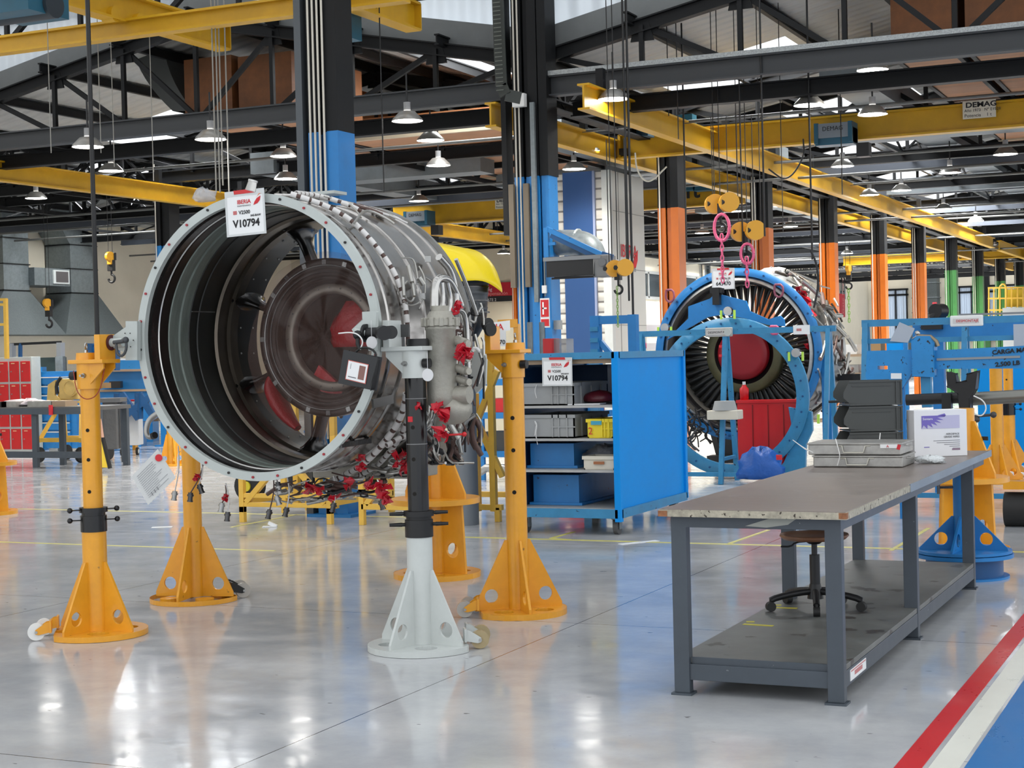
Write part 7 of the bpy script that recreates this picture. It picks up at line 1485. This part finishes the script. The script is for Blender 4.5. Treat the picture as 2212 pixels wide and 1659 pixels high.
# grey bench with bits on it
YB1 = onz(72, 1010).y; a = onz(-90, 1015); Lz = onY(100, 893, YB1+.3).z
xa_, xb_ = onY(-80, 900, YB1).x, onY(245, 880, YB1).x
p1 = onz(68, 1010); p2 = onz(250, 1000)
t = thing('grey_workbench', 'long dark grey workbench in the left background in front of the red lockers', 'workbench', ((p1.x), p1.y, 0))
q1 = onX(0, 900, 0) if False else None
xb_ = onY(222, 880, YB1+.0).x; h_ = .98
obj('bench_top', M().b2(xb_-4.0, xb_, YB1-.1, YB1+.7, h_-.06, h_), mat('bench_dull', (.12, .12, .12), .4, .3), t)
for x_ in (xb_-3.0, xb_-1.35, xb_-.06):
    for y_ in (YB1-.05, YB1+.6): obj('leg', M().b2(x_-.05, x_+.05, y_, y_+.06, 0, h_-.06), BGR, t)
obj('lower_rail', M().b2(xb_-4, xb_, YB1-.06, YB1, .16, .26), BGR, t); obj('front_rail', M().b2(xb_-4, xb_, YB1-.11, YB1-.06, h_-.12, h_-.02), BGR, t); obj('red_tape', M().box((onY(110, 895, YB1-.13).x, YB1-.13, h_-.05), (.06, .03, .16)), TXR, t)
p = onY(60, 882, YB1+.3); single('plastic_heap', crumple((p.x, p.y, h_+.05), (.42, .2, .07), 9, 23, .35), mat('pale_film', (.7, .62, .64), .35, bump=.6, bs=20), 'heap of crumpled pale plastic on the left grey workbench', 'plastic film', loc=(p.x, p.y, h_))
for i, (px, w_, l, mt) in enumerate(((12, .22, 'dark parts box on the left bench end', BLK), (28, .3, 'grey metal tray on the left bench', MGL), (95, .5, 'flat steel tray on the left bench', STB), (135, .28, 'brown wooden tray on the left bench', mat('board_edge', (.36, .26, .17), .6)))): p = onY(px, 885, YB1+.1); single('bench_tray', M().b2(p.x-w_/2, p.x+w_/2, YB1, YB1+.3, h_, h_+.09), mt, l, 'tray')
# gold gearbox on trestle
p = onY(155, 840, YB1+1.5); g0_ = onY(150, 900, YB1+1.5)
t = thing('gold_gearbox', 'tan-gold gearbox casting on a pale yellow wheeled trestle behind the left bench', 'gearbox', (p.x, YB1+1.5, 0)); x, y = p.x, YB1+1.5; z = p.z
obj('casting', M().box((x+.05, y, z+.0), (.42, .3, .36)).cyl((x+.12, y-.2, z+.02), (x+.12, y-.14, z+.02), .15, n=24).cyl((x-.12, y-.1, z-.12), (x-.12, y+.1, z-.12), .1, n=18), GOLD, t, bev=.02)
obj('face_ring', M().pipe((x+.12, y-.21, z+.02), (x+.12, y-.2, z+.02), .13, .11), GOLD, t); obj('black_arc', M().tube([(x-.1, y-.15, z+.2), (x-.2, y-.16, z+.08), (x-.18, y-.16, z-.08)], .03, 8, smooth_path=1), BLK, t)
obj('cradle', M().plate([[(-.42, -.42), (-.36, .08), (-.2, .16), (-.22, -.1), (-.1, -.18), (.3, -.2), (.3, -.24), (-.1, -.26), (-.22, -.42)]], (x, y-.16, z), (1, 0, 0), (0, 0, 1), .04), GOLD, t)
for s in (-1, 1):
    for s2 in (-1, 1): obj('trestle_leg', M().bar((x+s*.2, y, z-.2), (x+s*.45, y+s2*.35, .35), .06), YPL, t); w_ = V((x+s*.45, y+s2*.35, .13)); obj('wheel', M().cyl(w_-V((.03, 0, 0)), w_+V((.03, 0, 0)), .13, n=20), RUB, t)
for yo in (-.35, .35): obj('trestle_rail', M().bar((x-.5, y+yo, .38), (x+.5, y+yo, .38), .07), YPL, t)
# blue tool chest
p = onY(88, 803, Yk+.3); q = onY(163, 803, Yk+.3); zt2 = p.z; t = thing('tool_chest', 'blue tool chest with seven silver-edged drawers behind the gold gearbox', 'tool chest', ((p.x+q.x)/2, Yk+.3, 0))
obj('body', M().b2(p.x, q.x, Yk+.3, Yk+.8, .1, zt2), BLU, t, bev=.004)
for i in range(8): z_ = zt2-.1-i*.17; d = obj('drawer', M().b2(p.x+.03, q.x-.14, Yk+.27, Yk+.3, z_-.14, z_), BLU, t); obj('silver_edge', M().b2(p.x+.03, q.x-.14, Yk+.25, Yk+.28, z_-.02, z_), WHT, d)
# further blue furniture and frames
Z_ = 31
def lbox(name, px0, px1, py0, py1, Z, dp, mt, label, cat, floor=False):
    a = ond(px0, py0, Z); b = ond(px1, py1, Z); m = M(); c_ = (a+b)/2; w_ = abs((b-a).dot(r0)); z0_ = 0 if floor else b.z
    m.box((c_.x-FW.x*-dp/2, c_.y-FW.y*-dp/2, (a.z+z0_)/2), (w_, dp, a.z-z0_), rz=PHI); return single(name, m, mt, label, cat)
lbox('blue_locker', 76, 92, 793, 835, 31.5, .3, BLU, 'small blue cupboard beside the red lockers', 'cupboard', True)
lbox('dark_shelf', 70, 130, 773, 793, 34, .5, mat('dark_teal', (.04, .07, .07), .5), 'dark green machine behind the red lockers', 'machine', True)
t = thing('striped_gantry', 'grey portal frame with black striped top bar behind the lockers', 'frame', tuple(ond(80, 770, 33)))
obj('upright', M().bar(ond(25, 742, 33), ond(27, 940, 33), .12), mat('upright_grey', (.35, .38, .42), .4, .4), t); obj('upright', M().bar(ond(131, 740, 33), ond(132, 940, 33), .12), mat('upright_grey', (.35, .38, .42), .4, .4), t); obj('upright', M().bar(ond(44, 742, 33), ond(44, 780, 33), .06), BLD, t); obj('striped_bar', M().bar(ond(22, 744, 33), ond(133, 739, 33), .05), TRS, t)
lbox('steel_cylinder', 119, 136, 770, 793, 31, .2, GALV, 'tall galvanised cabinet behind the blue tool chest', 'cabinet', True)
t = thing('blue_frame_shelf', 'blue two-level frame shelf seen between the left stand and the engine', 'shelf', tuple(onz(240, 960))); Zs = 30.
for px in (217, 300, 400): obj('upright', M().bar(ond(px, 800, Zs), ond(px+2, 945, Zs), .09), BLU, t)
for py in (806, 848, 875, 880): obj('beam', M().bar(ond(213, py+2, Zs), ond(330, py, Zs), .12, .5), BLU, t)
for py in (800, 843): obj('board', M().bar(ond(213, py+1, Zs), ond(330, py-1, Zs), .5, .04), mat('board_edge', (.36, .26, .17), .6), t)
lbox('blue_cabinet', 222, 330, 803, 940, 34, .6, BLU, 'blue cabinet behind the frame shelf at left', 'cabinet', True)
lbox('brown_box', 219, 240, 827, 838, 29.6, .2, mat('card_brown', (.35, .22, .10), .7), 'brown box on the blue frame shelf', 'box'); lbox('black_box', 236, 260, 824, 838, 29.6, .2, BLK, 'black box on the blue frame shelf', 'box')
t = thing('dark_blue_trestle', 'dark blue braced trestle frame behind the white bin', 'trestle', tuple(onz(310, 950))); 
for a_, b_ in (((255, 850), (255, 905)), ((262, 850), (300, 905)), ((300, 850), (335, 905)), ((335, 850), (262, 905)), ((300, 848), (300, 905)), ((210, 745), (210, 800)), ((197, 742), (197, 800)), ((250, 755), (250, 800))): obj('frame_bar', M().bar(ond(*a_, 28.8), ond(*b_, 28.8), .11), BLD, t)
obj('frame_bar', M().bar(ond(190, 755, 28.8), ond(235, 752, 28.8), .07), BLU, t)
lbox('white_car_cover', 240, 282, 775, 797, 33, .3, mat('pale_cover', (.62, .65, .68), .5), 'pale covered part lying on a blue table behind the frame shelf', 'cover'); lbox('blue_table', 232, 300, 788, 800, 32, .5, BLU, 'blue table under the pale covered part', 'table', True)
p = onz(265, 985); t = thing('wheeled_bin', 'white wheeled bin with red lid line left of the engine', 'bin', tuple(p)); u = r0; rz = PHI
obj('bin_body', M().box(p+V((0, .3, .58)), (.30, .36, .80), rz=rz), mat('bin_grey', (.58, .60, .62), .4), t, bev=.01); obj('rim', M().box(p+V((0, .3, .90)), (.33, .38, .12), rz=rz), WHT, t, bev=.008); obj('red_lid', M().box(p+V((0, .3, .975)), (.31, .36, .035), rz=rz), RED, t)
for s in (-1, 1): w_ = p+r0*(s*.14)+V((0, .2, .07)); obj('caster', M().cyl(w_-r0*.02, w_+r0*.02, .07, n=18), RUB, t); obj('caster_hub', M().cyl(w_-r0*.024, w_+r0*.024, .04, n=14), WHT, t); obj('wire_leg', M().cyl(w_, w_+V((0, .05, .2)), .01, n=6), STE, t)
p = onz(228, 1000); t = thing('grey_bag_frame', 'dark grey waste bag in a frame beside the white bin', 'waste bag', tuple(p)); obj('bag', M().box(p+V((0, .2, .62)), (.24, .3, .8), rz=rz), mat('bag_grey', (.12, .12, .12), .5, bump=.5, bs=12), t, bev=.02); obj('frame_post', M().box(p+r0*.2+V((0, .2, .5)), (.1, .1, 1.0), rz=rz), BGR, t); obj('rim_board', M().box(p+V((0, .2, 1.04)), (.4, .5, .07), rz=rz), mat('bench_dull', (.12, .12, .12), .4, .3), t)
p = onz(226, 1012); t = thing('wheel_chock', 'yellow wedge plate with black edge standing behind the left amber stand', 'chock', tuple(p)); q_ = [ond(a, b, 24.6) for a, b in ((205, 912), (214, 912), (236, 1010), (205, 1010))]
m = M(); vs = q_+[v-FW*-.05 for v in q_]; m.add(vs, [(0, 1, 2, 3), (7, 6, 5, 4), (0, 4, 5, 1), (1, 5, 6, 2), (2, 6, 7, 3), (3, 7, 4, 0)]); obj('yellow_plate', m, mat('chock_yellow', (.85, .58, .03), .4), t); obj('black_edge', M().bar(ond(214, 912, 24.6), ond(238, 1012, 24.6), .045), BLK, t); obj('paper_tag', M().bar(ond(216, 905, 24.5), ond(222, 945, 24.5), .06, .005), mat('tag_pink', (.5, .28, .2), .6), t)
p = onz(372, 1006); stand(p.x, p.y, 'small amber stand far behind at the left under the engine rim', YEL, .3, 1.7, 'clear', YEL, 1.3, False, R=.21, gz=.5)
for i, (px, l) in enumerate(((292, 'small amber trestle behind the white bin'),)):
    p = onz(px, 972); t = thing('small_trestle', l, 'trestle', tuple(p)); o = p
    for s in (0, 1): obj('leg', M().bar(o+r0*(s*-.45), o+r0*(s*-.45)+V((0, 0, .5)), .07), YEL, t)
    obj('rail', M().bar(o+V((0, 0, .5)), o-r0*.5+V((0, 0, .5)), .07), YEL, t); obj('brace', M().bar(o+V((0, 0, .3)), o-r0*.3+V((0, 0, .5)), .06), YEL, t); obj('board', M().bar(o+V((0, 0, .58))+r0*.5, o-r0*.6+V((0, 0, .58)), .5, .07), mat('board_dark', (.12, .08, .05), .6), t)
# tug vehicle seen under the engine, between cradle and floor
p = onz(480, 1088); t = thing('tow_tractor', 'low yellow tug with black wheels glimpsed beneath the engine', 'tug', (p.x+.8, p.y+.6, 0))
obj('body', M().box((p.x+.9, p.y+.7, .34), (2.0, .6, .16)), mat('tug_yellow', (.7, .55, .02), .45), t, bev=.03)
for dx in (.1, .75, 1.6): obj('wheel', M().cyl((p.x+dx, p.y+.35, .17), (p.x+dx, p.y+.5, .17), .17, n=22), RUB, t)
obj('hub', M().cyl((p.x+.1, p.y+.33, .17), (p.x+.1, p.y+.36, .17), .06, n=14), mat('tug_yellow', (.7, .55, .02), .45), t)
p = onz(583, 1138); single('dark_paper', M().box(p+V((0, 0, .004)), (.14, .1, .006), rz=.5).box(p+V((.02, .02, .02)), (.09, .03, .03), rz=.2, ry=.4), PAPER, 'torn scrap of paper on the floor under the engine', 'paper scrap')
p = onz(350, 1139); single('floor_paper', M().box(p+V((0, 0, .002)), (.2, .08, .003), rz=.5), PAPER, 'small white strip stuck on the floor left of the engine', 'floor strip')
